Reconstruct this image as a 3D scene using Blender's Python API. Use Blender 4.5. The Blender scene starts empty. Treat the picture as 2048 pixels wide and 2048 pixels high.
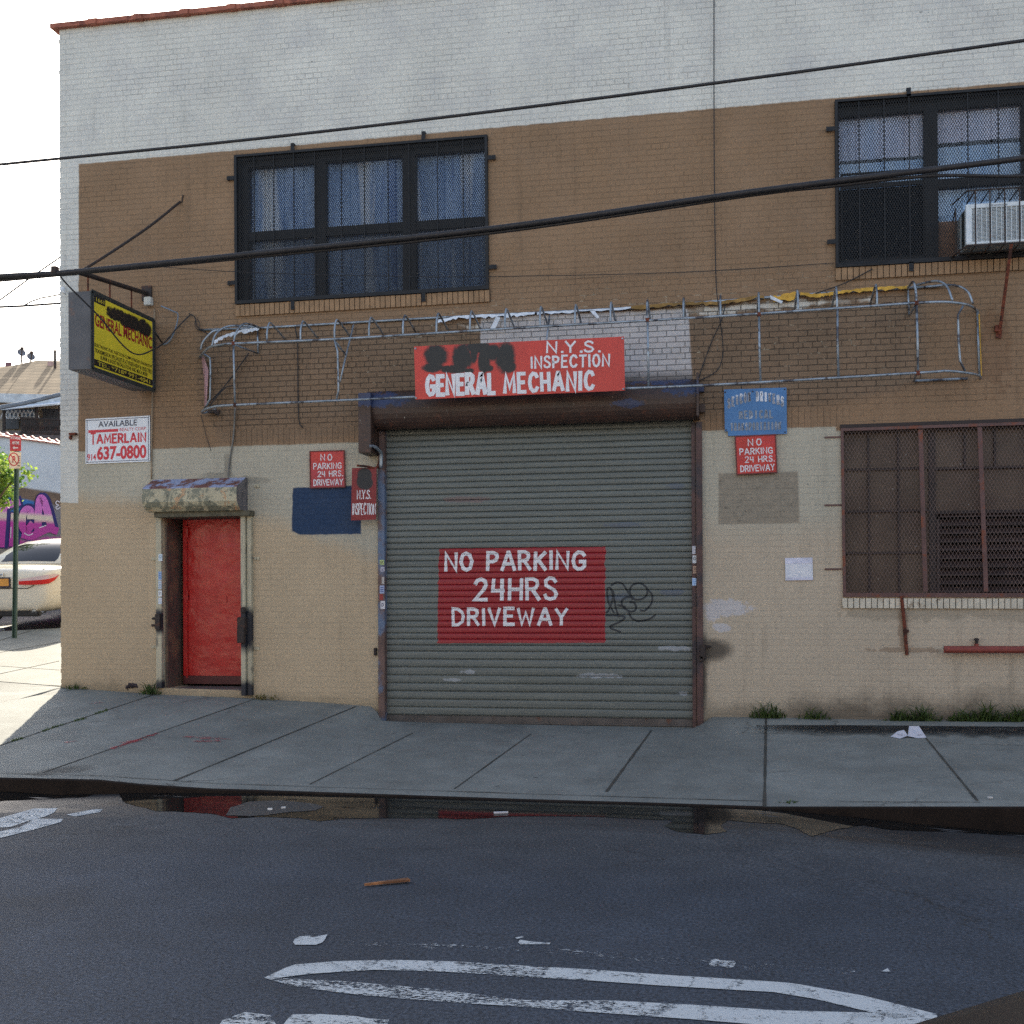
import bpy, bmesh, math, random
from mathutils import Vector, Matrix, noise as mnoise
from mathutils.bvhtree import BVHTree

# ------------------------------------------------------------------ camera, sky, sun, exposure
R = math.radians
scene = bpy.context.scene
COL = scene.collection
F, D, H = 2288.0, 14.0, 1.72
YAW, PITCH, ROLL = R(10.5), R(0.4), R(0.34)
CX, CY = 1024.0, 1165.0
CAM = Vector((0, -D, H))
_f = Vector((-math.sin(YAW)*math.cos(PITCH), math.cos(YAW)*math.cos(PITCH), math.sin(PITCH)))
_r0 = Vector((math.cos(YAW), math.sin(YAW), 0))
_u0 = _r0.cross(_f)
_r = _r0*math.cos(ROLL) - _u0*math.sin(ROLL)
_u = _u0*math.cos(ROLL) + _r0*math.sin(ROLL)
cam = bpy.data.cameras.new('camera')
camo = bpy.data.objects.new('camera', cam)
COL.objects.link(camo)
mw = Matrix((( _r.x, _u.x, -_f.x, CAM.x), (_r.y, _u.y, -_f.y, CAM.y), (_r.z, _u.z, -_f.z, CAM.z), (0, 0, 0, 1)))
camo.matrix_world = mw
cam.sensor_width = 36
cam.lens = F/2048*36
cam.shift_y = (CY-1024)/2048
cam.clip_end = 2000
scene.camera = camo

SUN_EL, SUN_AZ = R(27), R(-23)
world = bpy.data.worlds.new("World")
scene.world = world
world.use_nodes = True
wn = world.node_tree
sky = wn.nodes.new('ShaderNodeTexSky')
sky.sky_type = 'NISHITA'
sky.sun_disc = False
sky.sun_elevation = SUN_EL
sky.sun_rotation = SUN_AZ
sky.air_density = 1.0
sky.dust_density = 1.6
sky.ozone_density = 1.0
hs = wn.nodes.new('ShaderNodeHueSaturation')
hs.inputs['Saturation'].default_value = 0.72
wn.links.new(sky.outputs[0], hs.inputs['Color'])
wn.links.new(hs.outputs[0], wn.nodes['Background'].inputs[0])
wn.nodes['Background'].inputs[1].default_value = 0.13
sl = bpy.data.lights.new('sun', 'SUN')
sl.energy = 4.2
sl.angle = R(0.5)
sl.color = (1.0, 0.9, 0.72)
so = bpy.data.objects.new('sun', sl)
COL.objects.link(so)
to_sun = Vector((math.sin(SUN_AZ)*math.cos(SUN_EL), math.cos(SUN_AZ)*math.cos(SUN_EL), math.sin(SUN_EL)))
so.rotation_euler = to_sun.to_track_quat('Z', 'Y').to_euler()
so.location = (0, 0, 30)
vs = scene.view_settings
vs.view_transform = 'Standard'
vs.look = 'None'
vs.gamma = 1
vs.exposure = 1.28
scene.cycles.max_bounces = 6
scene.cycles.transparent_max_bounces = 16
scene.cycles.use_denoising = False
scene.cycles.sample_clamp_indirect = 3.0

# ------------------------------------------------------------------ geometry helpers
def ray(px, py):
    return _f + _r*((px-CX)/F) - _u*((py-CY)/F)
def W(px, py, off=0.0):
    """point on the vertical plane `off` metres in front of the facade"""
    d = ray(px, py)
    return CAM + d*((D-off)/d.y)
def G(px, py, z=0.0):
    d = ray(px, py)
    return CAM + d*((z-CAM.z)/d.z)
def DP(px, py, depth):
    return CAM + ray(px, py)*depth
def PX(px, py, X):
    d = ray(px, py)
    return CAM + d*((X-CAM.x)/d.x)
def plane_pt(px, py, p0, n):
    d = ray(px, py)
    return CAM + d*((p0-CAM).dot(n)/d.dot(n))
def V(*a):
    return Vector(a)

def wloc(o):
    v = Vector((0, 0, 0))
    while o is not None:
        v += o.location
        o = o.parent
    return v

class MB:
    def __init__(s):
        s.v, s.f, s.m = [], [], []
    def face(s, pts, m=0):
        i = len(s.v)
        s.v += [Vector(p) for p in pts]
        s.f.append(tuple(range(i, i+len(pts))))
        s.m.append(m)
    def hexa(s, a, b, m=0):
        """box between two quads a and b (matching corner order)"""
        i = len(s.v)
        s.v += [Vector(p) for p in a] + [Vector(p) for p in b]
        for q in ((0, 1, 2, 3), (7, 6, 5, 4), (0, 4, 5, 1), (1, 5, 6, 2), (2, 6, 7, 3), (3, 7, 4, 0)):
            s.f.append(tuple(i+k for k in q))
            s.m.append(m)
    def box(s, c, d, m=0, rot=None):
        c = Vector(c); x, y, z = d[0]/2, d[1]/2, d[2]/2
        P = [V(-x, -y, -z), V(x, -y, -z), V(x, -y, z), V(-x, -y, z)]
        Q = [V(p.x, y, p.z) for p in P]
        if rot is not None:
            P = [rot @ p for p in P]; Q = [rot @ p for p in Q]
        s.hexa([p+c for p in P], [p+c for p in Q], m)
    def slab(s, quad, t, n, m=0):
        n = Vector(n).normalized()
        s.hexa(quad, [Vector(p)+n*t for p in quad], m)
    def bar(s, a, b, w, t, n=(0, -1, 0), m=0):
        """flat bar from a to b, w wide in the plane facing n, t thick along -n"""
        a, b, n = Vector(a), Vector(b), Vector(n).normalized()
        d = (b-a).normalized()
        k = d.cross(n).normalized()*(w/2)
        s.hexa([a-k, b-k, b+k, a+k], [p-n*t for p in (a-k, b-k, b+k, a+k)], m)
    def tube(s, pts, r, n=8, m=0, cap=True):
        pts = [Vector(p) for p in pts]
        rr = r if isinstance(r, (list, tuple)) else [r]*len(pts)
        base = len(s.v)
        prev = None
        for k, p in enumerate(pts):
            t = (pts[min(k+1, len(pts)-1)] - pts[max(k-1, 0)])
            if t.length < 1e-9: t = V(0, 0, 1)
            t.normalize()
            if prev is None:
                a = t.orthogonal().normalized()
            else:
                a = prev - t*prev.dot(t)
                a = a.normalized() if a.length > 1e-6 else t.orthogonal().normalized()
            prev = a
            b = t.cross(a)
            for j in range(n):
                an = 2*math.pi*j/n
                s.v.append(p + (a*math.cos(an) + b*math.sin(an))*rr[k])
        for k in range(len(pts)-1):
            for j in range(n):
                j2 = (j+1) % n
                s.f.append((base+k*n+j, base+k*n+j2, base+(k+1)*n+j2, base+(k+1)*n+j)); s.m.append(m)
        if cap:
            s.f.append(tuple(base+j for j in range(n-1, -1, -1))); s.m.append(m)
            s.f.append(tuple(base+(len(pts)-1)*n+j for j in range(n))); s.m.append(m)
    def sheet(s, rows, m=0):
        """grid of points, rows of equal length"""
        base = len(s.v); nc = len(rows[0])
        for r_ in rows: s.v += [Vector(p) for p in r_]
        for i in range(len(rows)-1):
            for j in range(nc-1):
                s.f.append((base+i*nc+j, base+i*nc+j+1, base+(i+1)*nc+j+1, base+(i+1)*nc+j)); s.m.append(m)
    def build(s, name, mats, parent=None, smooth=False, local=False, bevel=0, fixn=True):
        if not isinstance(mats, (list, tuple)): mats = [mats]
        off = Vector((0, 0, 0)); org = Vector((0, 0, 0))
        if not local:
            if parent is not None:
                off = wloc(parent)
            elif s.v:
                lo = [min(p[k] for p in s.v) for k in range(3)]; hi = [max(p[k] for p in s.v) for k in range(3)]
                org = V((lo[0]+hi[0])/2, (lo[1]+hi[1])/2, lo[2]); off = org
        me = bpy.data.meshes.new(name)
        me.from_pydata([tuple(p-off) for p in s.v], [], s.f)
        for mt in mats: me.materials.append(mt)
        me.polygons.foreach_set('material_index', s.m)
        if smooth: me.polygons.foreach_set('use_smooth', [True]*len(s.f))
        if fixn or bevel:
            bm = bmesh.new(); bm.from_mesh(me)
            if smooth: bmesh.ops.remove_doubles(bm, verts=bm.verts, dist=1e-6)
            bmesh.ops.recalc_face_normals(bm, faces=bm.faces)
            if bevel:
                bmesh.ops.bevel(bm, geom=[e for e in bm.edges if len(e.link_faces) == 2 and e.calc_face_angle(0) > 0.6],
                                offset=bevel, segments=2, affect='EDGES', clamp_overlap=True)
            bm.to_mesh(me); bm.free()
        me.update()
        o = bpy.data.objects.new(name, me)
        COL.objects.link(o)
        if parent is not None: o.parent = parent
        else: o.location = org
        return o

def tag(o, label=None, cat=None, group=None, kind=None):
    if label: o['label'] = label
    if cat: o['category'] = cat
    if group: o['group'] = group
    if kind: o['kind'] = kind
    return o
def thing(name, label, cat, loc=(0, 0, 0), group=None, rz=0):
    o = bpy.data.objects.new(name, None)
    COL.objects.link(o)
    o.empty_display_size = 0.1
    o.location = loc; o.rotation_euler = (0, 0, rz)
    return tag(o, label, cat, group)
def copy_tree(o, parent=None):
    c = o.copy(); COL.objects.link(c)
    if parent is not None: c.parent = parent
    for ch in list(o.children): copy_tree(ch, c)
    return c
def spline(pts, n=8):
    pts = [Vector(p) for p in pts]
    P = [pts[0]*2-pts[1]] + pts + [pts[-1]*2-pts[-2]]
    out = []
    for i in range(1, len(P)-2):
        a, b, c, d = P[i-1], P[i], P[i+1], P[i+2]
        for k in range(n):
            t = k/n
            out.append(0.5*((2*b)+(c-a)*t+(2*a-5*b+4*c-d)*t*t+(3*b-a-3*c+d)*t**3))
    out.append(pts[-1])
    return out

# ------------------------------------------------------------------ material helpers
def lin(c):
    return tuple(((x/12.92) if x <= 0.04045 else ((x+0.055)/1.055)**2.4) for x in c)
def rgb(r, g, b):
    return lin((r/255, g/255, b/255))

class NM:
    def __init__(s, name):
        s.mat = bpy.data.materials.new(name); s.mat.use_nodes = True
        s.t = s.mat.node_tree; s.n = s.t.nodes; s.b = s.n['Principled BSDF']
        s._pos = None
    def set(s, sock, v):
        if isinstance(v, (int, float)):
            sock.default_value = v
        elif isinstance(v, tuple):
            sock.default_value = v if len(v) == len(sock.default_value) else tuple(v)+(1,)
        elif v is not None:
            s.t.links.new(v, sock)
    def m(s, op, a, b=None, c=None, clamp=False):
        n = s.n.new('ShaderNodeMath'); n.operation = op; n.use_clamp = clamp
        s.set(n.inputs[0], a)
        if b is not None: s.set(n.inputs[1], b)
        if c is not None: s.set(n.inputs[2], c)
        return n.outputs[0]
    def pos(s, local=False):
        if local:
            return s.n.new('ShaderNodeTexCoord').outputs['Object']
        if s._pos is None: s._pos = s.n.new('ShaderNodeNewGeometry').outputs['Position']
        return s._pos
    def xyz(s, v=None):
        n = s.n.new('ShaderNodeSeparateXYZ'); s.set(n.inputs[0], v if v is not None else s.pos())
        return n.outputs[0], n.outputs[1], n.outputs[2]
    def comb(s, x, y, z):
        n = s.n.new('ShaderNodeCombineXYZ')
        for k, q in enumerate((x, y, z)): s.set(n.inputs[k], q)
        return n.outputs[0]
    def scale(s, v, f):
        n = s.n.new('ShaderNodeVectorMath'); n.operation = 'MULTIPLY'
        s.set(n.inputs[0], v); n.inputs[1].default_value = f if isinstance(f, tuple) else (f, f, f)
        return n.outputs[0]
    def noise(s, sc, det=3, rough=0.55, v=None, dist=0.0):
        n = s.n.new('ShaderNodeTexNoise')
        s.set(n.inputs['Vector'], v if v is not None else s.pos())
        n.inputs['Scale'].default_value = sc; n.inputs['Detail'].default_value = det
        n.inputs['Roughness'].default_value = rough; n.inputs['Distortion'].default_value = dist
        return n.outputs[0]
    def ramp(s, x, a, b, lo=0.0, hi=1.0):
        n = s.n.new('ShaderNodeMapRange'); n.clamp = True
        s.set(n.inputs[0], x)
        for k, q in enumerate((a, b, lo, hi)): n.inputs[k+1].default_value = q
        return n.outputs[0]
    def mix(s, f, a, b, mode='MIX'):
        n = s.n.new('ShaderNodeMix'); n.data_type = 'RGBA'; n.blend_type = mode
        s.set(n.inputs[0], f); s.set(n.inputs[6], a); s.set(n.inputs[7], b)
        return n.outputs[2]
    def bright(s, col, f):
        """multiply a colour by a scalar socket"""
        n = s.n.new('ShaderNodeVectorMath'); n.operation = 'SCALE'
        s.set(n.inputs[0], col if not isinstance(col, tuple) else col[:3]); s.set(n.inputs['Scale'], f)
        return n.outputs[0]
    def brick(s, v, bw, rh, ms, smooth=0.1, squash=1.0, freq=2, off=0.5):
        n = s.n.new('ShaderNodeTexBrick')
        s.set(n.inputs['Vector'], v)
        n.inputs['Scale'].default_value = 1; n.inputs['Mortar Size'].default_value = ms
        n.inputs['Mortar Smooth'].default_value = smooth
        n.inputs['Brick Width'].default_value = bw; n.inputs['Row Height'].default_value = rh
        n.inputs['Color1'].default_value = (0, 0, 0, 1); n.inputs['Color2'].default_value = (1, 1, 1, 1)
        n.squash = squash; n.squash_frequency = freq; n.offset = off
        return n.outputs['Fac'], n.outputs['Color']
    def bump(s, h, strength=0.5, dist=0.01, prev=None):
        n = s.n.new('ShaderNodeBump'); n.inputs['Strength'].default_value = strength
        n.inputs['Distance'].default_value = dist
        s.set(n.inputs['Height'], h)
        if prev is not None: s.set(n.inputs['Normal'], prev)
        return n.outputs[0]
    def poly(s, a, b, pts, wob=None, amp=0.0, soft=0.01):
        """mask of a convex polygon in the (a, b) coordinates, its edge shifted by wob*amp"""
        cx = sum(p[0] for p in pts)/len(pts); cz = sum(p[1] for p in pts)/len(pts)
        d = None
        for i in range(len(pts)):
            (x0, z0), (x1, z1) = pts[i], pts[(i+1) % len(pts)]
            L = math.hypot(x1-x0, z1-z0); nx, nz = -(z1-z0)/L, (x1-x0)/L
            c = -(nx*x0+nz*z0)
            if nx*cx+nz*cz+c < 0: nx, nz, c = -nx, -nz, -c
            e = s.m('ADD', s.m('MULTIPLY_ADD', a, nx, c), s.m('MULTIPLY', b, nz))
            d = e if d is None else s.m('MINIMUM', d, e)
        if wob is not None: d = s.m('ADD', d, s.m('MULTIPLY_ADD', wob, amp, -amp*0.5))
        return s.ramp(d, -soft, soft)
    def above(s, a, b, p, q, wob=None, amp=0.0, soft=0.01):
        """mask of everything above the line through p and q"""
        k = (q[1]-p[1])/(q[0]-p[0])
        d = s.m('SUBTRACT', b, s.m('MULTIPLY_ADD', a, k, p[1]-k*p[0]))
        if wob is not None: d = s.m('ADD', d, s.m('MULTIPLY_ADD', wob, amp, -amp*0.5))
        return s.ramp(d, -soft, soft)
    def rag(s, sc=6.0):
        return s.ramp(s.noise(sc, 6, .74), .34, .66)
    def blobs(s, a, b, els, wob=None, amp=0.5, soft=0.15):
        """union of ellipses (x, z, rx, rz), 1 inside"""
        d = None
        for (x, z, rx, rz) in els:
            u = s.m('MULTIPLY', s.m('SUBTRACT', a, x), 1/rx); w = s.m('MULTIPLY', s.m('SUBTRACT', b, z), 1/rz)
            e = s.m('SUBTRACT', 1.0, s.m('ADD', s.m('MULTIPLY', u, u), s.m('MULTIPLY', w, w)))
            d = e if d is None else s.m('MAXIMUM', d, e)
        if wob is not None: d = s.m('ADD', d, s.m('MULTIPLY_ADD', wob, amp, -amp*0.5))
        return s.ramp(d, -soft, soft)
    def out(s, col, rough=0.7, metal=0.0, normal=None, alpha=None, spec=None):
        s.set(s.b.inputs['Base Color'], col); s.set(s.b.inputs['Roughness'], rough)
        s.set(s.b.inputs['Metallic'], metal)
        if normal is not None: s.set(s.b.inputs['Normal'], normal)
        if alpha is not None: s.set(s.b.inputs['Alpha'], alpha)
        if spec is not None: s.b.inputs['Specular IOR Level'].default_value = spec
        return s.mat

def simple(name, col, rough=0.6, metal=0.0, var=0.25, sc=6.0, patch=None, thr=0.55, psc=4.0, bump=0.0, bsc=60, local=False, soft=0.04):
    k = NM(name)
    P = k.pos(local)
    c = k.bright(col, k.ramp(k.noise(sc, 4, v=P), 0.3, 0.7, 1-var, 1+var))
    if patch is not None:
        c = k.mix(k.ramp(k.noise(psc, 5, 0.65, v=P), thr-soft, thr+soft), c, patch)
    nr = k.bump(k.noise(bsc, 3, v=P), bump, 0.01) if bump else None
    return k.out(c, rough, metal, nr)

# ------------------------------------------------------------------ measured lines of the facade
def wx(px, py): return W(px, py).x
def wz(px, py): return W(px, py).z
def w2(px, py):
    p = W(px, py); return (p.x, p.z)
XL = wx(121, 700)                       # left corner of the building
XR = XL + 17.0
ZROOF = wz(335, 37)
OPEN = {
    'upper_left': [(471, 313), (976, 272), (979, 580), (473, 610)],
    'upper_right': [(1669, 203), (2240, 159), (2240, 504), (1671, 537)],
    'lower_right': [(1681, 857), (2140, 841), (2143, 1195), (1686, 1194)],
    'door': [(327, 1036), (487, 1032), (487, 1384), (327, 1376)],
    'shutter': [(765, 855), (1387, 832), (1391, 1455), (768, 1445)],
}
OQ = {k: [W(*p) for p in q] for k, q in OPEN.items()}      # TL TR BR BL
DEPTH = {'upper_left': .2, 'upper_right': .2, 'lower_right': .2, 'door': .55, 'shutter': .12}

# ------------------------------------------------------------------ facade paint
def facade_material():
    k = NM('painted_brick')
    X, Y, Z = k.xyz()
    wob = k.noise(7, 4, 0.6)
    wob2 = k.noise(2.2, 5, 0.65)
    big = k.noise(0.7, 5, 0.6)
    fine = k.noise(34, 5, .7)
    vx = k.comb(X, Z, 0.0)
    bf, bc = k.brick(vx, .222, .0695, .007, .35, 0.5, 6)
    tf, tc = k.brick(vx, .222, .0695, .0026, .2, 0.5, 6)
    rowtone = k.ramp(bc, 0, 1, .975, 1.02)
    # browns
    brown = k.bright(rgb(140, 113, 87), k.ramp(big, .3, .7, .86, 1.12))
    c = brown
    aw = k.poly(X, Z, [w2(395, 668), w2(1262, 612), w2(1850, 585), w2(1850, 800), w2(1660, 812), w2(1392, 880), w2(760, 890), w2(450, 900), w2(395, 800)], wob, .12, .05)
    aw2 = k.poly(X, Z, [w2(740, 650), w2(1840, 590), w2(1840, 760), w2(740, 800)], wob2, .8, .3)
    c = k.mix(k.m('MULTIPLY', aw, .5), c, k.bright(rgb(118, 99, 81), k.ramp(big, .3, .7, .85, 1.1)))
    c = k.mix(k.m('MULTIPLY', aw2, k.ramp(wob2, .4, .7, .0, .4)), c, rgb(92, 82, 70))
    # soldier course above the lower boundary: vertical brick joints, drawn as joints below
    b0, b1 = w2(303, 898), w2(1674, 853)
    def boundary(dy): return [(b0[0], b0[1]+dy), (b1[0], b1[1]+dy)]
    sold = k.m('MULTIPLY', k.above(X, Z, *boundary(.0)), k.m('SUBTRACT', 1.0, k.above(X, Z, *boundary(.225))))
    sf, sc_ = k.brick(k.comb(Z, X, 0.0), 5.0, .0735, .004, .3)
    # white upper paint, left strip
    white = k.bright(rgb(214, 213, 206), k.ramp(big, .3, .72, .86, 1.08))
    white = k.mix(k.ramp(k.noise(1.6, 6, .7), .45, .7, 0, .5), white, rgb(178, 178, 180))
    wl = k.above(X, Z, w2(159, 328), w2(2048, 163), wob, .03, .008)
    wob_up = k.m('MAXIMUM', wl, k.poly(X, Z, [w2(90, 250), w2(158, 250), w2(156, 1006), w2(90, 1004)], wob, .03, .008))
    # beige lower paint
    beige = k.bright(rgb(180, 174, 157), k.ramp(big, .3, .7, .88, 1.08))
    lower_left = k.bright(rgb(188, 169, 141), k.ramp(big, .3, .7, .9, 1.08))
    lower_right = k.bright(rgb(191, 177, 156), k.ramp(big, .3, .7, .9, 1.06))
    left = k.poly(X, Z, [w2(90, 940), w2(310, 955), w2(545, 1040), w2(720, 1062), w2(770, 1070), w2(770, 1500), w2(90, 1500)], wob2, .35, .12)
    right = k.poly(X, Z, [w2(1395, 1062), w2(2400, 1030), w2(2400, 1600), w2(1395, 1600)], wob2, .4, .2)
    beige = k.mix(left, beige, lower_left)
    beige = k.mix(right, beige, lower_right)
    corner_tan = k.poly(X, Z, [w2(90, 1004), w2(300, 1006), w2(300, 1500), w2(90, 1500)], wob, .05, .02)
    beige = k.mix(k.m('MULTIPLY', corner_tan, .35), beige, rgb(172, 150, 122))
    be = k.m('SUBTRACT', 1.0, k.above(X, Z, b0, b1, wob, .03, .008))
    be = k.m('MAXIMUM', be, k.poly(X, Z, [w2(150, 908), w2(306, 900), w2(306, 1010), w2(150, 1010)], wob, .02, .006))
    # brown comes down lower over the lower right window
    be = k.m('MULTIPLY', be, k.m('SUBTRACT', 1.0, k.poly(X, Z, [w2(1672, 800), w2(2500, 790), w2(2500, 860), w2(1672, 862)], wob, .02, .01)))
    c = k.mix(be, c, beige)
    c = k.mix(wob_up, c, white)
    # bare whitish patch where the old sign hung, sooty at its foot
    wp = k.poly(X, Z, [w2(961, 672), w2(962, 636), w2(1376, 618), w2(1378, 650), w2(1388, 745), w2(1388, 775), w2(961, 790)], wob, .03, .01)
    wpc = k.mix(k.ramp(Z, wz(1330, 762), wz(1330, 735), 0, 1), rgb(92, 86, 84), k.bright(rgb(190, 186, 186), k.ramp(k.noise(3, 5), .3, .7, .85, 1.1)))
    wp2 = k.poly(X, Z, [w2(905, 640), w2(1262, 618), w2(1500, 608), w2(1740, 590), w2(1740, 600), w2(1376, 632), w2(940, 660)], k.noise(5, 4), .22, .02)
    c = k.mix(k.m('MULTIPLY', wp2, k.ramp(bc, .25, .4, .4, 1)), c, rgb(205, 200, 190))
    c = k.mix(wp, c, wpc)
    rg = k.rag(7.0)
    # painted-out blocks
    blue = k.poly(X, Z, [w2(585, 975), w2(722, 971), w2(722, 1068), w2(600, 1070), w2(584, 1062)], wob, .035, .008)
    c = k.mix(blue, c, k.bright(rgb(36, 60, 92), k.ramp(fine, .3, .7, .8, 1.15)))
    grey = k.poly(X, Z, [w2(1437, 947), w2(1596, 943), w2(1599, 1046), w2(1437, 1049)], wob, .02, .012)
    c = k.mix(k.m('MULTIPLY', grey, .85), c, k.mix(k.ramp(k.noise(1.0, 5, .75, v=k.scale(k.pos(), (7, 1, 22))), .58, .64, 0, .75), k.bright(rgb(140, 130, 115), k.ramp(k.noise(9, 5, .7), .3, .6, .8, 1.08)), rgb(66, 62, 56)))
    sp = k.blobs(X, Z, [w2(1452, 1216)+(.28, .1), w2(1425, 1222)+(.12, .12), w2(1440, 1255)+(.1, .05)], rg, 1.9, .22)
    c = k.mix(k.m('MULTIPLY', sp, .55), c, rgb(200, 203, 214))
    soot = k.blobs(X, Z, [w2(1418, 1300)+(.26, .13), w2(1402, 1302)+(.12, .22), w2(1402, 1360)+(.07, .4)], wob2, 2.2, .6)
    c = k.mix(k.m('MULTIPLY', soot, .8), c, rgb(52, 46, 42))
    smear = k.blobs(X, Z, [w2(455, 948)+(.06, .25), w2(435, 955)+(.25, .07), w2(500, 960)+(.3, .05)], rg, 1.9, .22)
    c = k.mix(k.m('MULTIPLY', smear, .4), c, rgb(96, 92, 84))
    # rust and grime with a shape of their own
    rust = k.blobs(X, Z, [w2(1812, 1300)+(.4, .03), w2(1806, 1250)+(.05, .3), w2(1806, 1206)+(.12, .06), w2(147, 872)+(.07, .05), w2(920, 600)+(.5, .05), w2(700, 612)+(.3, .06), w2(1990, 700)+(.18, .5)], rg, 1.9, .22)
    c = k.mix(k.m('MULTIPLY', rust, .45), c, rgb(116, 84, 58))
    sill_g = k.blobs(X, Z, [w2(1850, 1224)+(.9, .1), w2(2100, 1226)+(.8, .1)], rg, 1.9, .22)
    c = k.mix(k.m('MULTIPLY', sill_g, .35), c, rgb(120, 112, 96))
    baseZ0, baseZ1 = w2(120, 1374), w2(760, 1414)
    gl = k.m('SUBTRACT', 1.0, k.above(X, Z, (baseZ0[0], baseZ0[1]+.06), (baseZ1[0], baseZ1[1]+.06), wob2, .3, .09))
    gr = k.poly(X, Z, [w2(1395, 1412), w2(2400, 1412), w2(2400, 1700), w2(1395, 1700)], wob2, .45, .1)
    gr2 = k.poly(X, Z, [w2(1600, 1402), w2(1700, 1396), w2(2400, 1396), w2(2400, 1700), w2(1600, 1700)], wob2, .6, .16)
    c = k.mix(k.m('MULTIPLY', gl, .5), c, rgb(86, 80, 62))
    c = k.mix(k.m('MULTIPLY', gr, .55), c, rgb(92, 82, 66))
    c = k.mix(k.m('MULTIPLY', gr2, .55), c, rgb(74, 66, 58))
    drip = k.m('MULTIPLY', k.ramp(k.noise(1.0, 5, .7, v=k.scale(k.pos(), (7, 1, .55))), .52, .7), k.ramp(k.noise(.6, 3), .42, .6))
    c = k.bright(c, k.m('MULTIPLY_ADD', drip, -.2, 1.0))
    # joints: a hairline over all paint, open and dark where the paint is thin
    inaw = k.m('MAXIMUM', aw, wp)
    streak = k.noise(1.0, 5, .75, v=k.scale(k.pos(), (1.6, 1, 6.5)))
    patchy = k.ramp(k.noise(.9, 5, .7), .42, .62, .12, 1.0)
    hair = k.m('MULTIPLY', k.m('MULTIPLY', tf, patchy), k.ramp(streak, .36, .6, .12, .95))
    hair = k.m('MULTIPLY', hair, k.m('MULTIPLY_ADD', be, -.68, 1.0))
    hair = k.m('MAXIMUM', hair, k.m('MULTIPLY', k.m('MULTIPLY', bf, k.m('MULTIPLY_ADD', be, -.7, 1.0)), k.ramp(wob2, .45, .7, .03, .26)))
    dark = k.m('MULTIPLY', bf, k.m('MULTIPLY', inaw, k.ramp(streak, .3, .5, .35, .95)))
    midb = k.m('MULTIPLY', tf, k.m('MULTIPLY', k.poly(X, Z, [w2(280, 560), w2(2400, 480), w2(2400, 800), w2(280, 900)], wob2, .5, .3), k.ramp(streak, .35, .6, .2, .9)))
    line = k.m('MAXIMUM', k.m('MAXIMUM', hair, dark), midb)
    line = k.m('MULTIPLY', line, k.m('SUBTRACT', 1.0, sold))
    soldl = k.m('MULTIPLY', k.m('MULTIPLY', sf, sold), k.m('MULTIPLY', k.ramp(wob2, .3, .5, .25, .9), k.poly(X, Z, [w2(452, 800), w2(760, 800), w2(760, 920), w2(452, 920)], wob, .1, .05)))
    sold2 = k.m('MULTIPLY', k.m('MULTIPLY', sf, sold), k.m('MULTIPLY', k.ramp(wob2, .35, .55, .1, .8), k.poly(X, Z, [w2(1400, 800), w2(1700, 790), w2(1700, 880), w2(1400, 890)], wob, .1, .05)))
    line = k.m('MAXIMUM', line, k.m('MAXIMUM', soldl, sold2))
    lm = k.m('MULTIPLY_ADD', line, -.68, 1.0)
    c = k.bright(c, k.m('MULTIPLY', lm, k.m('MULTIPLY', rowtone, k.ramp(fine, .3, .7, .88, 1.12))))
    # flakes of pale mortar under the old awning and beneath the right window
    flake = k.m('MULTIPLY', bf, k.m('MULTIPLY', k.m('MULTIPLY', aw, k.poly(X, Z, [w2(700, 600), w2(1850, 560), w2(1850, 740), w2(700, 790)], wob2, .6, .3)), k.ramp(k.noise(9, 3, .6), .59, .66)))
    flake2 = k.m('MULTIPLY', k.m('MULTIPLY', bf, k.poly(X, Z, [w2(880, 610), w2(1740, 545), w2(1740, 600), w2(880, 660)], wob2, .4, .15)), k.ramp(k.noise(8, 3, .6), .54, .62))
    c = k.mix(k.m('MULTIPLY', k.m('MAXIMUM', flake, flake2), .6), c, rgb(186, 174, 152))
    chips = k.ramp(k.noise(14, 2, .5), .71, .73)
    c = k.mix(k.m('MULTIPLY', chips, k.m('MULTIPLY', .6, k.ramp(big, .5, .6))), c, rgb(70, 64, 58))
    h = k.m('ADD', k.m('MULTIPLY', k.m('SUBTRACT', 1.0, bf), k.m('MULTIPLY_ADD', be, -.55, 1.0)), k.m('MULTIPLY', fine, .22))
    nr = k.bump(h, .55, .005)
    nr = k.bump(big, .25, .05, nr)
    return k.out(c, k.ramp(wob2, .3, .7, .55, .8), 0, nr, spec=.35)

M = {}
M['facade'] = facade_material()
M['terracotta'] = simple('terracotta', rgb(158, 94, 74), .7, var=.3, sc=5, patch=rgb(120, 66, 52), thr=.58, bump=.3)
M['roofing'] = simple('roof_felt', rgb(70, 70, 72), .9)
M['window_metal'] = simple('black_window_metal', rgb(13, 14, 18), .65, var=.3, sc=9, patch=rgb(28, 26, 26), thr=.62)
M['grille'] = simple('grille_steel', rgb(16, 19, 26), .65, var=.25, sc=12)
M['brown_steel'] = simple('brown_painted_steel', rgb(96, 68, 64), .55, var=.25, sc=5, patch=rgb(120, 62, 38), thr=.6, psc=6, bump=.2)
M['dark_brown'] = simple('dark_brown_steel', rgb(40, 28, 26), .6, var=.3, sc=7)
M['mesh_wire'] = simple('weathered_mesh', rgb(104, 86, 80), .6, var=.4, sc=2.5)
M['zinc'] = simple('galvanised_tube', rgb(150, 160, 170), .42, .5, var=.35, sc=7, patch=rgb(84, 84, 90), thr=.56, psc=5, bump=.1)
M['rust'] = simple('rusty_steel', rgb(112, 58, 40), .85, var=.4, sc=16, patch=rgb(62, 36, 28), thr=.52, psc=10, bump=.4)
M['black_cable'] = simple('black_cable', rgb(38, 38, 42), .6, var=.3, sc=20)
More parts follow.
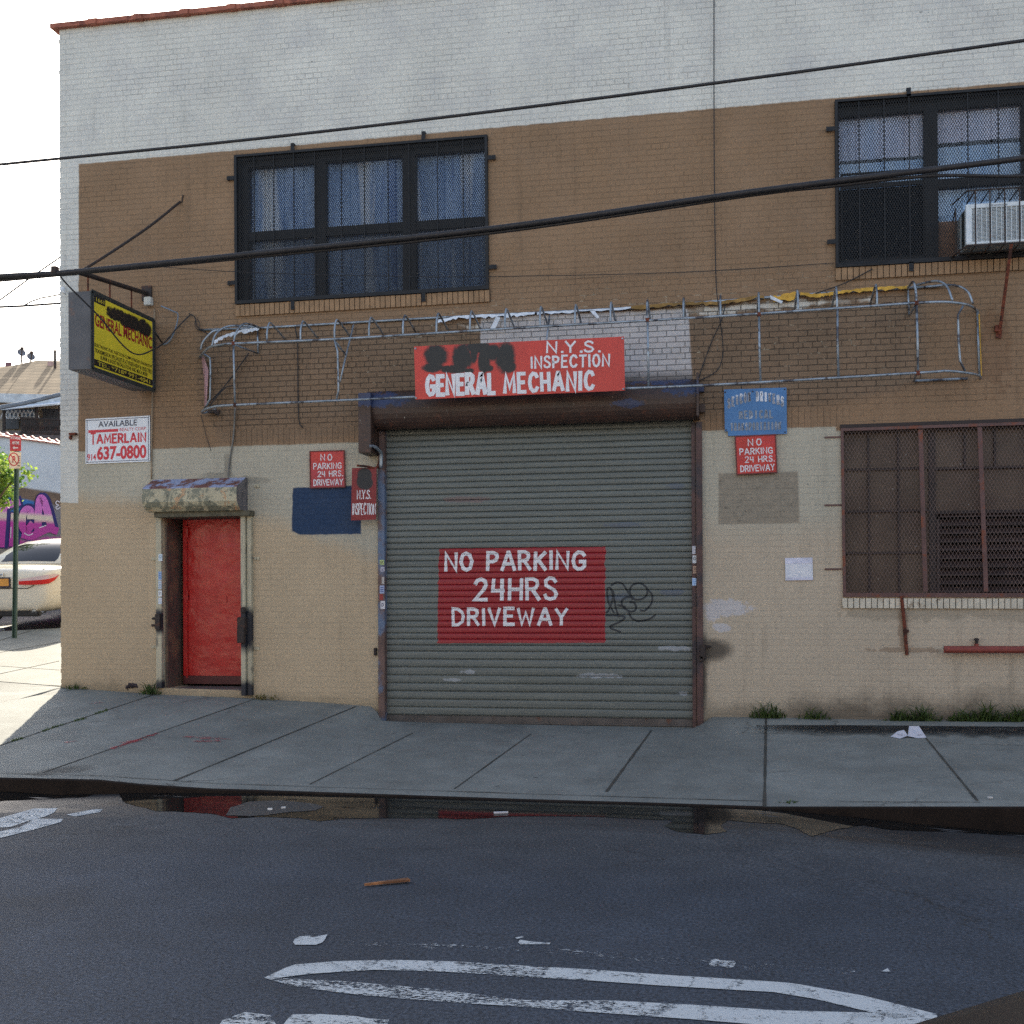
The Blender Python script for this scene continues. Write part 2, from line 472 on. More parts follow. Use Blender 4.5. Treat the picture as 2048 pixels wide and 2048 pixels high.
M['dark_iron'] = simple('dark_iron', rgb(48, 40, 38), .7, var=.35, sc=14, patch=rgb(80, 52, 40), thr=.6, psc=12)
M['sill_brown'] = simple('sill_brown_paint', rgb(150, 120, 90), .75, var=.2, sc=9, bump=.3)
M['sill_beige'] = simple('sill_beige_paint', rgb(206, 198, 180), .75, var=.15, sc=9, patch=rgb(120, 98, 74), thr=.62, psc=5, bump=.3)
M['mortar_dark'] = simple('dark_mortar', rgb(74, 62, 52), .9)

def glass_mat(name, tint=(1, 1, 1), refl=1.0, rough=0.02, base=.02):
    k = NM(name)
    n = k.n; t = k.t
    tr = n.new('ShaderNodeBsdfTransparent'); tr.inputs[0].default_value = tuple(tint)+(1,)
    gl = n.new('ShaderNodeBsdfGlossy'); gl.inputs['Roughness'].default_value = rough
    fr = n.new('ShaderNodeFresnel'); fr.inputs[0].default_value = 1.5
    f = k.m('MULTIPLY_ADD', fr.outputs[0], refl, base, True)
    mx = n.new('ShaderNodeMixShader')
    t.links.new(f, mx.inputs[0]); t.links.new(tr.outputs[0], mx.inputs[1]); t.links.new(gl.outputs[0], mx.inputs[2])
    t.links.new(mx.outputs[0], n['Material Output'].inputs[0])
    return k.mat
M['glass'] = glass_mat('window_glass', (.94, .96, .98), 1.4, .03, .05)
def screen_mat():
    k = NM('insect_screen')
    return k.out(rgb(34, 38, 44), .8, alpha=.42)
M['screen'] = screen_mat()
def curtain_mat(name, stops, sc):
    k = NM(name)
    X, Y, Z = k.xyz()
    a = k.noise(sc, 3, .6, v=k.comb(X, k.m('MULTIPLY', Z, .06), 0.0))
    c = stops[0]
    for i, col in enumerate(stops[1:]):
        c = k.mix(k.ramp(a, .36+.09*i, .42+.09*i), c, col)
    return k.out(c, .9)
M['curtain'] = curtain_mat('blue_striped_curtain', [rgb(84, 120, 180), rgb(140, 170, 212), rgb(112, 146, 194), rgb(194, 204, 222), rgb(222, 226, 230)], 3.2)
M['blind'] = curtain_mat('pale_blue_blind', [rgb(176, 200, 236), rgb(200, 208, 234), rgb(220, 220, 240)], 1.3)
M['blue_sheet'] = curtain_mat('bright_blue_sheet', [rgb(110, 166, 236), rgb(156, 198, 244), rgb(190, 218, 248)], 1.0)

# ------------------------------------------------------------------ the building
bld = thing('brick_building', 'two storey painted brick garage building, white above, brown and beige below', 'building', (XL+6, 5, 0))
def facade():
    mb = MB()
    xs = {XL, XR}; zs = {-0.6, ZROOF}
    for q in OQ.values():
        xs |= {round((q[0].x+q[3].x)/2, 4), round((q[1].x+q[2].x)/2, 4)}
        zs |= {round((q[0].z+q[1].z)/2, 4), round((q[2].z+q[3].z)/2, 4)}
    xs, zs = sorted(xs), sorted(zs)
    move = {}
    holes = []
    for key, q in OQ.items():
        x0, x1 = round((q[0].x+q[3].x)/2, 4), round((q[1].x+q[2].x)/2, 4)
        z1, z0 = round((q[0].z+q[1].z)/2, 4), round((q[2].z+q[3].z)/2, 4)
        holes.append((x0, x1, z0, z1))
        move[(x0, z1)] = q[0]; move[(x1, z1)] = q[1]; move[(x1, z0)] = q[2]; move[(x0, z0)] = q[3]
    ids = {}
    for x in xs:
        for z in zs:
            p = move.get((x, z)) or V(x, 0, z)
            ids[(x, z)] = len(mb.v); mb.v.append(V(p.x, 0, p.z))
    for i in range(len(xs)-1):
        for j in range(len(zs)-1):
            cx, cz = (xs[i]+xs[i+1])/2, (zs[j]+zs[j+1])/2
            if any(a < cx < b and c < cz < d for a, b, c, d in holes): continue
            mb.f.append((ids[(xs[i], zs[j])], ids[(xs[i+1], zs[j])], ids[(xs[i+1], zs[j+1])], ids[(xs[i], zs[j+1])])); mb.m.append(0)
    for key, q in OQ.items():
        d = V(0, DEPTH[key], 0)
        for a, b in ((0, 1), (1, 2), (2, 3), (3, 0)):
            mb.face([q[a], q[b], q[b]+d, q[a]+d])
    return mb.build('facade', M['facade'], bld, fixn=False)
facade()
mb = MB()
BD = 11.0
# left flank with the slightly ragged brick corner, back, right flank
mb.face([V(XL, 0, -.6), V(XL, BD, -.6), V(XL, BD, ZROOF), V(XL, 0, ZROOF)])
mb.face([V(XR, 0, -.6), V(XR, BD, -.6), V(XR, BD, ZROOF), V(XR, 0, ZROOF)])
mb.face([V(XL, BD, -.6), V(XR, BD, -.6), V(XR, BD, ZROOF), V(XL, BD, ZROOF)])
mb.build('flank_wall', M['facade'], bld, fixn=False)
mb = MB(); mb.box((XL/2+XR/2, BD/2, ZROOF-.35), (XR-XL-.02, BD-.02, .1)); mb.build('roof', M['roofing'], bld)
# ragged brick ends standing a few millimetres out of the corner
rnd = random.Random(5)
mb = MB()
z = 0.3
while z < ZROOF-.1:
    e = rnd.choice([.004, .008, .012, .016, .01])
    mb.box((XL-e/2+.0, .045+.003, z+.03), (e, .09, .058))
    z += .0695
mb.build('corner_quoin', M['facade'], bld)
# terracotta coping: tiles with raised collars
mb = MB()
def coping_run(a, b, n, outv):
    a, b = Vector(a), Vector(b); d = (b-a)/n; t = d.normalized()
    for i in range(n):
        p, q = a+d*i, a+d*(i+1)
        for (s0, s1, g) in ((0, 1, 0.0), (.86, 1.04, .022)):
            P0, P1 = p+d*s0, p+d*s1
            prof = [(-.07-g, -.0-g*.3), (-.07-g, .06), (.1, .12+g), (.3+g, .06), (.3+g, -.0-g*.3)]
            A = [P0-outv*u+V(0, 0, w) for u, w in prof]; B = [P1-outv*u+V(0, 0, w) for u, w in prof]
            for k in range(4): mb.face([A[k], A[k+1], B[k+1], B[k]])
            mb.face(A); mb.face(B[::-1]); mb.face([A[0], A[4], B[4], B[0]])
coping_run((XL-.1, 0, ZROOF), (XR, 0, ZROOF), 26, V(0, -1, 0))
coping_run((XL, .32, ZROOF+.001), (XL, BD, ZROOF+.001), 16, V(-1, 0, 0))
mb.build('coping', M['terracotta'], bld)

def lattice(mb, x0, z0, x1, z1, y, cw, ch, wire, m=0):
    k = ch/cw
    for s in (1, -1):
        lo = min(z0-s*k*x0, z0-s*k*x1); hi = max(z1-s*k*x0, z1-s*k*x1)
        c = lo
        while c < hi:
            c += ch
            pts = []
            for x in (x0, x1):
                z = s*k*x+c
                if z0 <= z <= z1: pts.append((x, z))
            for z in (z0, z1):
                x = (z-c)/(s*k)
                if x0 < x < x1: pts.append((x, z))
            if len(pts) >= 2:
                pts.sort()
                (ax, az), (bx, bz) = pts[0], pts[-1]
                L = math.hypot(bx-ax, bz-az)
                if L < .02: continue
                nx, nz = -(bz-az)/L*wire/2, (bx-ax)/L*wire/2
                yy = y + (.0015 if s > 0 else -.0015)
                mb.face([V(ax+nx, yy, az+nz), V(bx+nx, yy, bz+nz), V(bx-nx, yy, bz-nz), V(ax-nx, yy, az-nz)], m)

def sill_row(px0, px1, pyl, pyr, h, mat, parent, out=.035, proud=True):
    a, b = W(px0, pyl), W(px1, pyr)
    n = int((b.x-a.x)/.0665)
    mb = MB()
    rr = random.Random(3)
    for i in range(n):
        p = a.lerp(b, i/n); q = a.lerp(b, (i+.86)/n)
        e = out + rr.uniform(-.004, .004)
        mb.hexa([p+V(0, -e, 0), q+V(0, -e, 0), q+V(0, -e+.004, -h), p+V(0, -e+.004, -h)],
                [p+V(0, .01, 0), q+V(0, .01, 0), q+V(0, .01, -h), p+V(0, .01, -h)])
    mb.hexa([a+V(0, -out*.45, -.002), b+V(0, -out*.45, -.002), b+V(0, -out*.45, -h+.004), a+V(0, -out*.45, -h+.004)],
            [a+V(0, .008, -.002), b+V(0, .008, -.002), b+V(0, .008, -h+.004), a+V(0, .008, -h+.004)], 1)
    return mb.build('sill', [mat, M['mortar_dark']], parent, bevel=0)

def bracket(mb, p, dx, dz, y=-.055):
    """flat lug welded to the grille frame, with its bolt"""
    p = Vector(p); p.y = 0
    w = .05
    a = p; b = p+V(dx, 0, dz)
    n = V(0, -1, 0)
    mb.bar(a+V(0, y, 0), b+V(0, y, 0), w, .006, n)
    mb.bar(b+V(0, y+.006, 0)-V(dx, 0, dz).normalized()*.008, b+V(0, -.001, 0)-V(dx, 0, dz).normalized()*.008, w, .008, V(dx, 0, dz))
    e = p + V(dx, 0, dz)*.68
    mb.tube([e+V(0, y-.006, 0), e+V(0, y, 0)], .009, 8)

def frame_quad(mb, q, wl, wr, wt, wb, y0, t, m=0):
    """four flat members along a TL TR BR BL quad"""
    q = [V(p.x, y0, p.z) for p in q]
    TL, TR, BR, BL = q
    d = V(0, t, 0)
    def seg(a, b, c, e): mb.hexa([a, b, c, e], [p+d for p in (a, b, c, e)], m)
    iTL = TL+V(wl, 0, -wt); iTR = TR+V(-wr, 0, -wt); iBR = BR+V(-wr, 0, wb); iBL = BL+V(wl, 0, wb)
    seg(TL, TR, iTR, iTL); seg(TR, BR, iBR, iTR); seg(BR, BL, iBL, iBR); seg(BL, TL, iTL, iBL)
def shrink(q, l, r=None, t=None, b=None):
    r = l if r is None else r; t = l if t is None else t; b = l if b is None else b
    return [q[0]+V(l, 0, -t), q[1]+V(-r, 0, -t), q[2]+V(-r, 0, b), q[3]+V(l, 0, b)]

def pane_at(q, y, parent, name='pane', mat=None):
    mb = MB(); mb.face([V(p.x, y, p.z) for p in q]); return mb.build(name, mat or M['glass'], parent, fixn=False)

# ---- upper left window
def upper_left():
    q = OQ['upper_left']
    w = MB()
    frame_quad(w, q, .05, .05, .05, .05, .035, .12)
    cols = [((491, 331, 315), (625, 331, 315))]
    xs = [wx(491, 400), wx(625, 400), wx(647, 400), wx(802, 400), wx(828, 400), wx(968, 400)]
    top = W(560, 325).z; mid_t, mid_b = W(560, 459).z, W(560, 470).z; bot = W(560, 598).z
    x0, x1 = q[0].x+.05, q[1].x-.05
    zt, zb = (q[0].z+q[1].z)/2-.05, (q[2].z+q[3].z)/2+.05
    # heavy head, jambs, mullions, meeting rails
    w.box(((x0+x1)/2, .12, (top+zt)/2), (x1-x0, .09, zt-top))
    w.box(((x0+x1)/2, .12, (bot+zb)/2), (x1-x0, .09, bot-zb))
    for a, b in ((x0, xs[0]), (xs[1], xs[2]), (xs[3], xs[4]), (xs[5], x1)):
        w.box(((a+b)/2, .117, (top+bot)/2), (b-a, .096, top-bot-.002))
    for i in range(3):
        a, b = xs[2*i], xs[2*i+1]
        w.box(((a+b)/2, .125, (mid_t+mid_b)/2), (b-a-.002, .07, mid_t-mid_b+.045))
    win = w.build('window', M['window_metal'], bld)
    for i in range(3):
        a, b = xs[2*i], xs[2*i+1]
        pane_at([V(a, 0, top), V(b, 0, top), V(b, 0, mid_t), V(a, 0, mid_t)], .145, win)
        pane_at([V(a, 0, mid_b), V(b, 0, mid_b), V(b, 0, bot), V(a, 0, bot)], .15, win)
        pane_at([V(a, 0, mid_b), V(b, 0, mid_b), V(b, 0, bot), V(a, 0, bot)], .118, win, 'insect_screen', M['screen'])
    c = MB(); rr = random.Random(2)
    rows = []
    N = 240
    ph = 0; ys = []
    for i in range(N+1):
        ph += rr.uniform(.15, .5)
        ys.append(.235+.022*math.sin(ph)+.012*math.sin(ph*.37))
    for zz in (zt+.02, (zt+zb)/2, zb-.02):
        rows.append([V(q[0].x+(q[1].x-q[0].x)*i/N, ys[i], zz) for i in range(N+1)])
    c.sheet(rows); c.build('curtain', M['curtain'], win, smooth=True)
    g = MB()
    frame_quad(g, q, .035, .035, .03, .045, -.055, .03)
    g2 = shrink(q, .03, .03, .028, .04)
    for px in (511, 550, 590, 632, 685, 731, 778, 820, 877, 928):
        x = wx(px, 450)
        f = (x-q[0].x)/(q[1].x-q[0].x)
        za = q[0].z+(q[1].z-q[0].z)*f-.03; zb2 = q[3].z+(q[2].z-q[3].z)*f+.045
        g.box((x, -.035, (za+zb2)/2), (.011, .011, za-zb2))
    for p, dx, dz in ((W(471, 358), -.1, 0), (W(472.5, 567), -.1, 0), (W(977, 318), .1, 0), (W(979, 536), .1, 0),
                      (W(588, 303), 0, .09), (W(849, 283), 0, .11), (W(588, 604), 0, -.11), (W(849, 588), 0, -.11)):
        bracket(g, p, dx, dz)
    g.build('security_grille', M['grille'], win)
    l = MB(); lattice(l, q[0].x+.02, (q[2].z+q[3].z)/2+.02, q[1].x-.02, (q[0].z+q[1].z)/2-.02, -.024, .029, .052, .0062)
    l.build('wire_mesh', M['grille'], win, fixn=False)
    sill_row(473, 981, 611.5, 581, .145, M['sill_brown'], win)
upper_left()

# ---- upper right window
def upper_right():
    q = OQ['upper_right']
    w = MB()
    frame_quad(w, q, .04, .04, .04, .04, .035, .12)
    xs = [wx(1679, 300), wx(1851, 300), wx(1878, 300), wx(2048, 300), wx(2072, 300), wx(2215, 300)]
    top = W(1760, 222).z; zmid_t, zmid_b = W(1960, 350).z, W(1960, 362).z
    x0, x1 = q[0].x+.04, q[1].x-.04
    zt, zb = (q[0].z+q[1].z)/2-.04, (q[2].z+q[3].z)/2+.04
    bot = zb+.03
    w.box(((x0+x1)/2, .12, (top+zt)/2), (x1-x0, .09, zt-top))
    w.box(((x0+x1)/2, .12, (bot+zb)/2), (x1-x0, .09, bot-zb))
    for a, b in ((x0, xs[0]), (xs[1], xs[2]), (xs[3], xs[4]), (xs[5], x1)):
        w.box(((a+b)/2, .117, (top+bot)/2), (b-a, .096, top-bot-.002))
    for i in (1, 2):
        a, b = xs[2*i], xs[2*i+1]
        w.box(((a+b)/2, .125, (zmid_t+zmid_b)/2), (b-a-.002, .07, zmid_t-zmid_b+.03))
    win = w.build('window', M['window_metal'], bld)
    zs1 = W(1760, 360).z
    pane_at([V(xs[0], 0, top), V(xs[1], 0, top), V(xs[1], 0, zs1), V(xs[0], 0, zs1)], .145, win)
    f = MB()
    # raised lower sash of the first bay: its frame and the dark screen under it
    zr = W(1760, 337).z
    a, b = xs[0]+.03, xs[1]-.01
    for (u, v2, c1, c2) in ((a, b, zr, zr-.02), (a, b, zs1, zs1-.05), (a, b, bot+.05, bot)):
        f.box(((u+v2)/2, .1, (c1+c2)/2), (v2-u, .03, c1-c2))
    for u in (a, b): f.box((u, .1, (zr+bot)/2), (.02, .028, zr-bot))
    f.build('sash', M['window_metal'], win)
    pane_at([V(xs[0], 0, zs1-.05), V(xs[1], 0, zs1-.05), V(xs[1], 0, bot), V(xs[0], 0, bot)], .13, win, 'insect_screen', M['screen'])
    for i in (1, 2):
        a, b = xs[2*i], xs[2*i+1]
        pane_at([V(a, 0, top), V(b, 0, top), V(b, 0, zmid_t), V(a, 0, zmid_t)], .145, win)
        zlow = W(1960, 420).z if i == 1 else bot
        pane_at([V(a, 0, zmid_b), V(b, 0, zmid_b), V(b, 0, zlow), V(a, 0, zlow)], .15, win)
    c = MB(); rr = random.Random(8)
    for (xa, xb, z1, z0, m, y) in ((xs[0]-.02, xs[1]+.02, zt, W(1760, 305).z, 0, .2), (xs[0]-.02, xs[1]+.02, W(1760, 311).z, zs1-.02, 1, .215),
                                (xs[2]-.02, xs[5]+.02, zt, W(1960, 268).z, 0, .2), (xs[2]-.02, xs[5]+.02, W(1960, 276).z, W(1960, 352).z, 1, .215),
                                (xs[2]-.02, xs[5]+.02, W(1960, 362).z, W(1960, 432).z, 1, .23)):
        rows = []
        for zz in (z1, z0):
            rows.append([V(xa+(xb-xa)*i/60, y+.008*math.sin(i*1.1)+.004*math.sin(i*.31), zz) for i in range(61)])
        c.sheet(rows, m)
    c.build('curtain', [M['blind'], M['blue_sheet']], win, smooth=True)
    # plywood filler beside the air conditioner
    p = MB(); p.box(((xs[2]+xs[3])/2, .16, (W(1960, 432).z+bot)/2), (xs[3]-xs[2], .02, W(1960, 430).z-bot)); p.build('filler_board', simple('plywood', rgb(140, 108, 88), .8), win)
    g = MB()
    frame_quad(g, q, .03, .03, .03, .05, -.055, .03)
    for px in (1718, 1768, 1818, 1935, 1996, 2058, 2110, 2160):
        x = wx(px, 350); fr = (x-q[0].x)/(q[1].x-q[0].x)
        za = q[0].z+(q[1].z-q[0].z)*fr-.03; zb2 = q[3].z+(q[2].z-q[3].z)*fr+.05
        if px > 1900: zb2 = W(px, 400).z
        g.box((x, -.035, (za+zb2)/2), (.012, .012, za-zb2))
    for p_, dx, dz in ((W(1669, 260), -.1, 0), (W(1671, 485), -.1, 0), (W(1816, 196), 0, .1), (W(1821, 526), 0, -.11)):
        bracket(g, p_, dx, dz)
    g.build('security_grille', M['grille'], win)
    l = MB()
    x2 = wx(1925, 430)
    lattice(l, q[0].x+.02, (q[2].z+q[3].z)/2+.03, x2, (q[0].z+q[1].z)/2-.02, -.024, .03, .054, .006)
    lattice(l, x2, W(1960, 405).z, q[1].x-.02, (q[0].z+q[1].z)/2-.02, -.024, .03, .054, .006)
    l.build('wire_mesh', M['grille'], win, fixn=False)
    sill_row(1671, 2240, 538, 505.5, .14, M['sill_brown'], win)
upper_right()

# ---- lower right window: steel sash behind a brown mesh guard
def lower_right():
    q = OQ['lower_right']
    w = MB()
    zt, zb = (q[0].z+q[1].z)/2, (q[2].z+q[3].z)/2
    x0, x1 = q[0].x, q[1].x
    frame_quad(w, q, .04, .04, .05, .05, .1, .05)
    vx = [(wx(1740, 1000), .022), (wx(1800, 1000), .022), (wx(1868, 1000), .075), (wx(1933, 900), .022), (wx(1994, 900), .022), (wx(2060, 900), .03)]
    for i, (x, t) in enumerate(vx):
        zlo = zb if i < 3 else W(1960, 936).z
        w.box((x, .125, (zt-.05+zlo)/2), (t, .04, zt-.05-zlo))
    xm = vx[2][0]
    for py in (936, 1021, 1105):
        z = W(1760, py).z
        w.box(((x0+xm)/2, .127, z), (xm-x0-.04, .034, .026))
    w.box(((xm+x1)/2, .127, W(1960, 933).z), (x1-xm-.04, .034, .03))
    w.box(((xm+x1)/2, .127, W(1960, 1022).z), (x1-xm-.04, .05, .035))
    win = w.build('window', M['dark_brown'], bld)
    dirty = NM('grimy_glass'); X, Y, Z = dirty.xyz()
    gc = dirty.mix(dirty.ramp(dirty.noise(1.7, 5, .6), .35, .65), rgb(76, 62, 53), rgb(98, 84, 71))
    gc = dirty.mix(dirty.ramp(dirty.noise(26, 2), .72, .76), gc, rgb(170, 168, 164))
    dirty.out(gc, .4, spec=.25)
    cols = [x0+.04] + [v[0] for v in vx[:3]]
    rows = [zt-.05, W(1760, 936).z, W(1760, 1021).z, W(1760, 1105).z, zb+.04]
    for i in range(3):
        for j in range(4):
            pane_at([V(cols[i], 0, rows[j]), V(cols[i+1], 0, rows[j]), V(cols[i+1], 0, rows[j+1]), V(cols[i], 0, rows[j+1])], .14, win, 'pane', dirty.mat)
    cols = [xm] + [v[0] for v in vx[3:]] + [x1-.04]
    for i in range(4):
        pane_at([V(cols[i], 0, zt-.05), V(cols[i+1], 0, zt-.05), V(cols[i+1], 0, W(1960, 933).z), V(cols[i], 0, W(1960, 933).z)], .14, win, 'pane', dirty.mat)
    pane_at([V(xm, 0, W(1960, 936).z), V(x1-.04, 0, W(1960, 936).z), V(x1-.04, 0, W(1960, 1020).z), V(xm, 0, W(1960, 1020).z)], .16, win, 'pane', dirty.mat)
    lv = MB()
    z = W(1960, 1030).z
    xa = wx(1884, 1100)
    while z > zb+.06:
        lv.hexa([V(xa, .12, z), V(x1-.05, .12, z), V(x1-.05, .12, z-.012), V(xa, .12, z-.012)], [V(xa, .2, z+.06), V(x1-.05, .2, z+.06), V(x1-.05, .2, z+.048), V(xa, .2, z+.048)])
        z -= .098
    lv.box(((xm+.04+xa)/2, .13, (W(1960, 1030).z+zb)/2), (.03, .04, W(1960, 1030).z-zb-.06))
    lv.build('louvre', simple('louvre_paint', rgb(58, 44, 42), .6), win)
    g = MB()
    frame_quad(g, q, .032, .032, .036, .05, -.03, .03)
    for pa, pb, wd in (((1840, 855), (1850, 1190), .05), ((1958, 850), (1971, 1190), .05), ((2080, 848), (2090, 1190), .05)):
        a, b = W(*pa), W(*pb)
        g.bar(a+V(0, -.036, -.03), b+V(0, -.036, .04), wd, .012)
    # lintel angle above and the fixing straps on the left
    for py in (1010, 1138, 874):
        p = W(1684, py); g.bar(p+V(0, -.012, 0), p+V(-.2, -.012, .0), .02, .01)
    g.build('security_grille', M['brown_steel'], win)
    l = MB(); lattice(l, x0+.02, zb+.02, x1-.02, zt-.02, -.008, .0415, .075, .0042)
    l.build('wire_mesh', M['mesh_wire'], win, fixn=False)
    n = MB(); a, b = W(1680, 853), W(2143, 837)
    n.hexa([a+V(0, -.02, .02), b+V(0, -.02, .02), b+V(0, -.02, -.02), a+V(0, -.02, -.02)], [a+V(0, .1, .02), b+V(0, .1, .02), b+V(0, .1, -.02), a+V(0, .1, -.02)])
    n.build('lintel', M['dark_brown'], win)
    sill_row(1684, 2146, 1196.5, 1197.5, .115, M['sill_beige'], win)
lower_right()

# ------------------------------------------------------------------ roller shutter
SH = OQ['shutter']
SX0, SX1 = wx(764, 1150), wx(1391, 1150)
SZT, SZB = W(1077, 835).z, W(1077, 1449).z
YS = .06                                           # the slats hang this far inside the wall face
ZBREAK = W(1077, 1305).z
def slat_levels():
    L = []; z = SZB+.09
    while z < SZT:
        L.append(z); z += .101 if z < ZBREAK else .0762
    return L
LEV = slat_levels()
PROF = [(0.0, .0), (.05, -.002), (.09, .011), (.2, .0165), (.5, .018), (.78, .0155), (.9, .012), (.955, .009), (.975, -.002)]
def prof_rows():
    rows = []
    for i in range(len(LEV)-1):
        h = LEV[i+1]-LEV[i]
        for s, o in PROF: rows.append((LEV[i]+s*h, o))
    rows.append((LEV[-1], 0.0))
    return rows
PR = prof_rows()
def slat_y(z):
    for i in range(len(PR)-1):
        if PR[i][0] <= z <= PR[i+1][0]:
            t = (z-PR[i][0])/(PR[i+1][0]-PR[i][0]); return YS-(PR[i][1]*(1-t)+PR[i+1][1]*t)
    return YS
def dent(x, z):
    return .0055*mnoise.noise(V(x*.9, 3.1, z*2.2))+.0025*mnoise.noise(V(x*3.1, 7.7, z*11))
def shutter_mat():
    k = NM('shutter_paint')
    X, Y, Z = k.xyz()
    st = k.noise(1.0, 5, .7, v=k.scale(k.pos(), (1.1, 1, 26)))
    big = k.noise(1.1, 4, .6)
    c = k.bright(rgb(105, 111, 108), k.ramp(st, .3, .7, .74, 1.18))
    c = k.bright(c, k.ramp(k.noise(1.0, 2, .6, v=k.scale(k.pos(), (.12, 1, 9))), .3, .7, .84, 1.14))
    c = k.mix(k.ramp(k.noise(1.0, 5, .75, v=k.scale(k.pos(), (9, 1, 2.2))), .62, .7, 0, .4), c, rgb(72, 66, 62))
    c = k.mix(k.ramp(big, .35, .7, 0, .35), c, rgb(98, 100, 92))
    c = k.mix(k.ramp(k.noise(1.0, 4, .7, v=k.scale(k.pos(), (2.6, 1, 30))), .66, .7, 0, .75), c, rgb(52, 56, 60))
    c = k.mix(k.ramp(k.noise(1.0, 4, .6, v=k.scale(k.pos(), (1.6, 1, 22))), .73, .75, 0, .3), c, rgb(88, 100, 122))
    mk = k.blobs(X, Z, [w2(930, 998)+(.32, .035), w2(948, 1000)+(.1, .03)], k.rag(12), 1.8, .2)
    c = k.mix(k.m('MULTIPLY', mk, .5), c, rgb(120, 92, 92))
    wh = k.blobs(X, Z, [w2(935, 1344)+(.1, .03), w2(1200, 1352)+(.3, .03), w2(1365, 1387)+(.06, .03), w2(1345, 1297)+(.2, .03), w2(905, 1360)+(.12, .02)], k.rag(16), 1.9, .15)
    c = k.mix(k.m('MULTIPLY', wh, .4), c, rgb(190, 196, 206))
    bl = k.blobs(X, Z, [w2(1345, 1185)+(.15, .04), w2(1240, 1195)+(.2, .04), w2(1350, 971)+(.1, .04), w2(1250, 1050)+(.25, .03)], k.rag(14), 1.9, .2)
    c = k.mix(k.m('MULTIPLY', bl, .35), c, rgb(62, 78, 112))
    stair = k.m('MULTIPLY', k.m('SUBTRACT', k.noise(1.0, 1, .5, v=k.comb(0.0, 0.0, k.m('MULTIPLY', Z, 13.0))), .5), .06)
    red = k.poly(k.m('ADD', X, stair), Z, [w2(876, 1097), w2(1210, 1093), w2(1209, 1286), w2(873, 1287)], k.noise(9, 3), .02, .004)
    rc = k.bright(rgb(150, 34, 42), k.ramp(st, .3, .7, .85, 1.12))
    c = k.mix(red, c, rc)
    dk = k.ramp(k.noise(60, 3), .3, .7, .93, 1.07)
    return k.out(k.bright(c, dk), .48, 0, k.bump(k.noise(40, 3), .12, .01))
M['shutter'] = shutter_mat()
M['white_paint'] = simple('white_sign_paint', rgb(226, 226, 230), .5, var=.06, sc=20)
M['tag_paint'] = simple('black_marker', rgb(44, 48, 52), .6, var=.3, sc=20)

STROKES = {
 'A': (.72, [[(0, 0), (.33, 1), (.39, 1), (.72, 0)], [(.13, .33), (.59, .33)]]),
 'C': (.62, [[(.6, .8), (.5, .96), (.28, 1), (.09, .85), (0, .5), (.09, .15), (.28, 0), (.5, .04), (.62, .2)]]),
 'D': (.62, [[(0, 0), (0, 1), (.3, .97), (.54, .78), (.62, .5), (.54, .2), (.3, .02), (0, 0)]]),
 'E': (.5, [[(.5, 1), (0, 1), (0, 0), (.52, 0)], [(0, .52), (.42, .52)]]),
 'G': (.66, [[(.62, .8), (.5, .96), (.28, 1), (.09, .85), (0, .5), (.09, .15), (.28, 0), (.5, .03), (.64, .16), (.64, .44), (.38, .44)]]),
 'H': (.58, [[(0, 0), (0, 1)], [(.58, 0), (.58, 1)], [(0, .5), (.58, .5)]]),
 'I': (.06, [[(.03, 0), (.03, 1)]]),
 'K': (.58, [[(0, 0), (0, 1)], [(.54, 1), (.04, .46)], [(.16, .58), (.58, 0)]]),
 'L': (.46, [[(0, 1), (0, 0), (.46, 0)]]),
 'M': (.78, [[(0, 0), (.07, 1), (.39, .25), (.71, 1), (.78, 0)]]),
 'N': (.6, [[(0, 0), (0, 1), (.6, 0), (.6, 1)]]),
 'O': (.64, [[(.32, 1), (.12, .9), (0, .5), (.12, .1), (.32, 0), (.52, .1), (.64, .5), (.52, .9), (.32, 1)]]),
 'P': (.54, [[(0, 0), (0, 1), (.32, 1), (.5, .9), (.54, .74), (.46, .56), (.28, .48), (0, .48)]]),
 'R': (.58, [[(0, 0), (0, 1), (.32, 1), (.5, .9), (.53, .75), (.45, .57), (.28, .5), (0, .5)], [(.26, .5), (.58, 0)]]),
 'S': (.56, [[(.53, .82), (.42, .97), (.22, 1), (.05, .87), (.06, .66), (.25, .54), (.46, .42), (.56, .24), (.46, .05), (.24, 0), (.06, .06), (0, .2)]]),
 'T': (.62, [[(0, 1), (.62, 1)], [(.31, 1), (.31, 0)]]),
 'V': (.62, [[(0, 1), (.31, 0), (.62, 1)]]),
 'W': (.88, [[(0, 1), (.2, 0), (.44, .75), (.66, 0), (.88, 1)]]),
 'Y': (.62, [[(0, 1), (.31, .48), (.62, 1)], [(.31, .48), (.31, 0)]]),
 '2': (.56, [[(.02, .78), (.12, .95), (.32, 1), (.5, .9), (.54, .72), (.44, .5), (0, 0), (.58, 0)]]),
 '4': (.56, [[(.06, 1), (.02, .44), (.56, .44)], [(.48, .98), (.48, 0)]]),
 '.': (.06, [[(.0, .03), (.09, .03)]]), ' ': (.3, []),
}
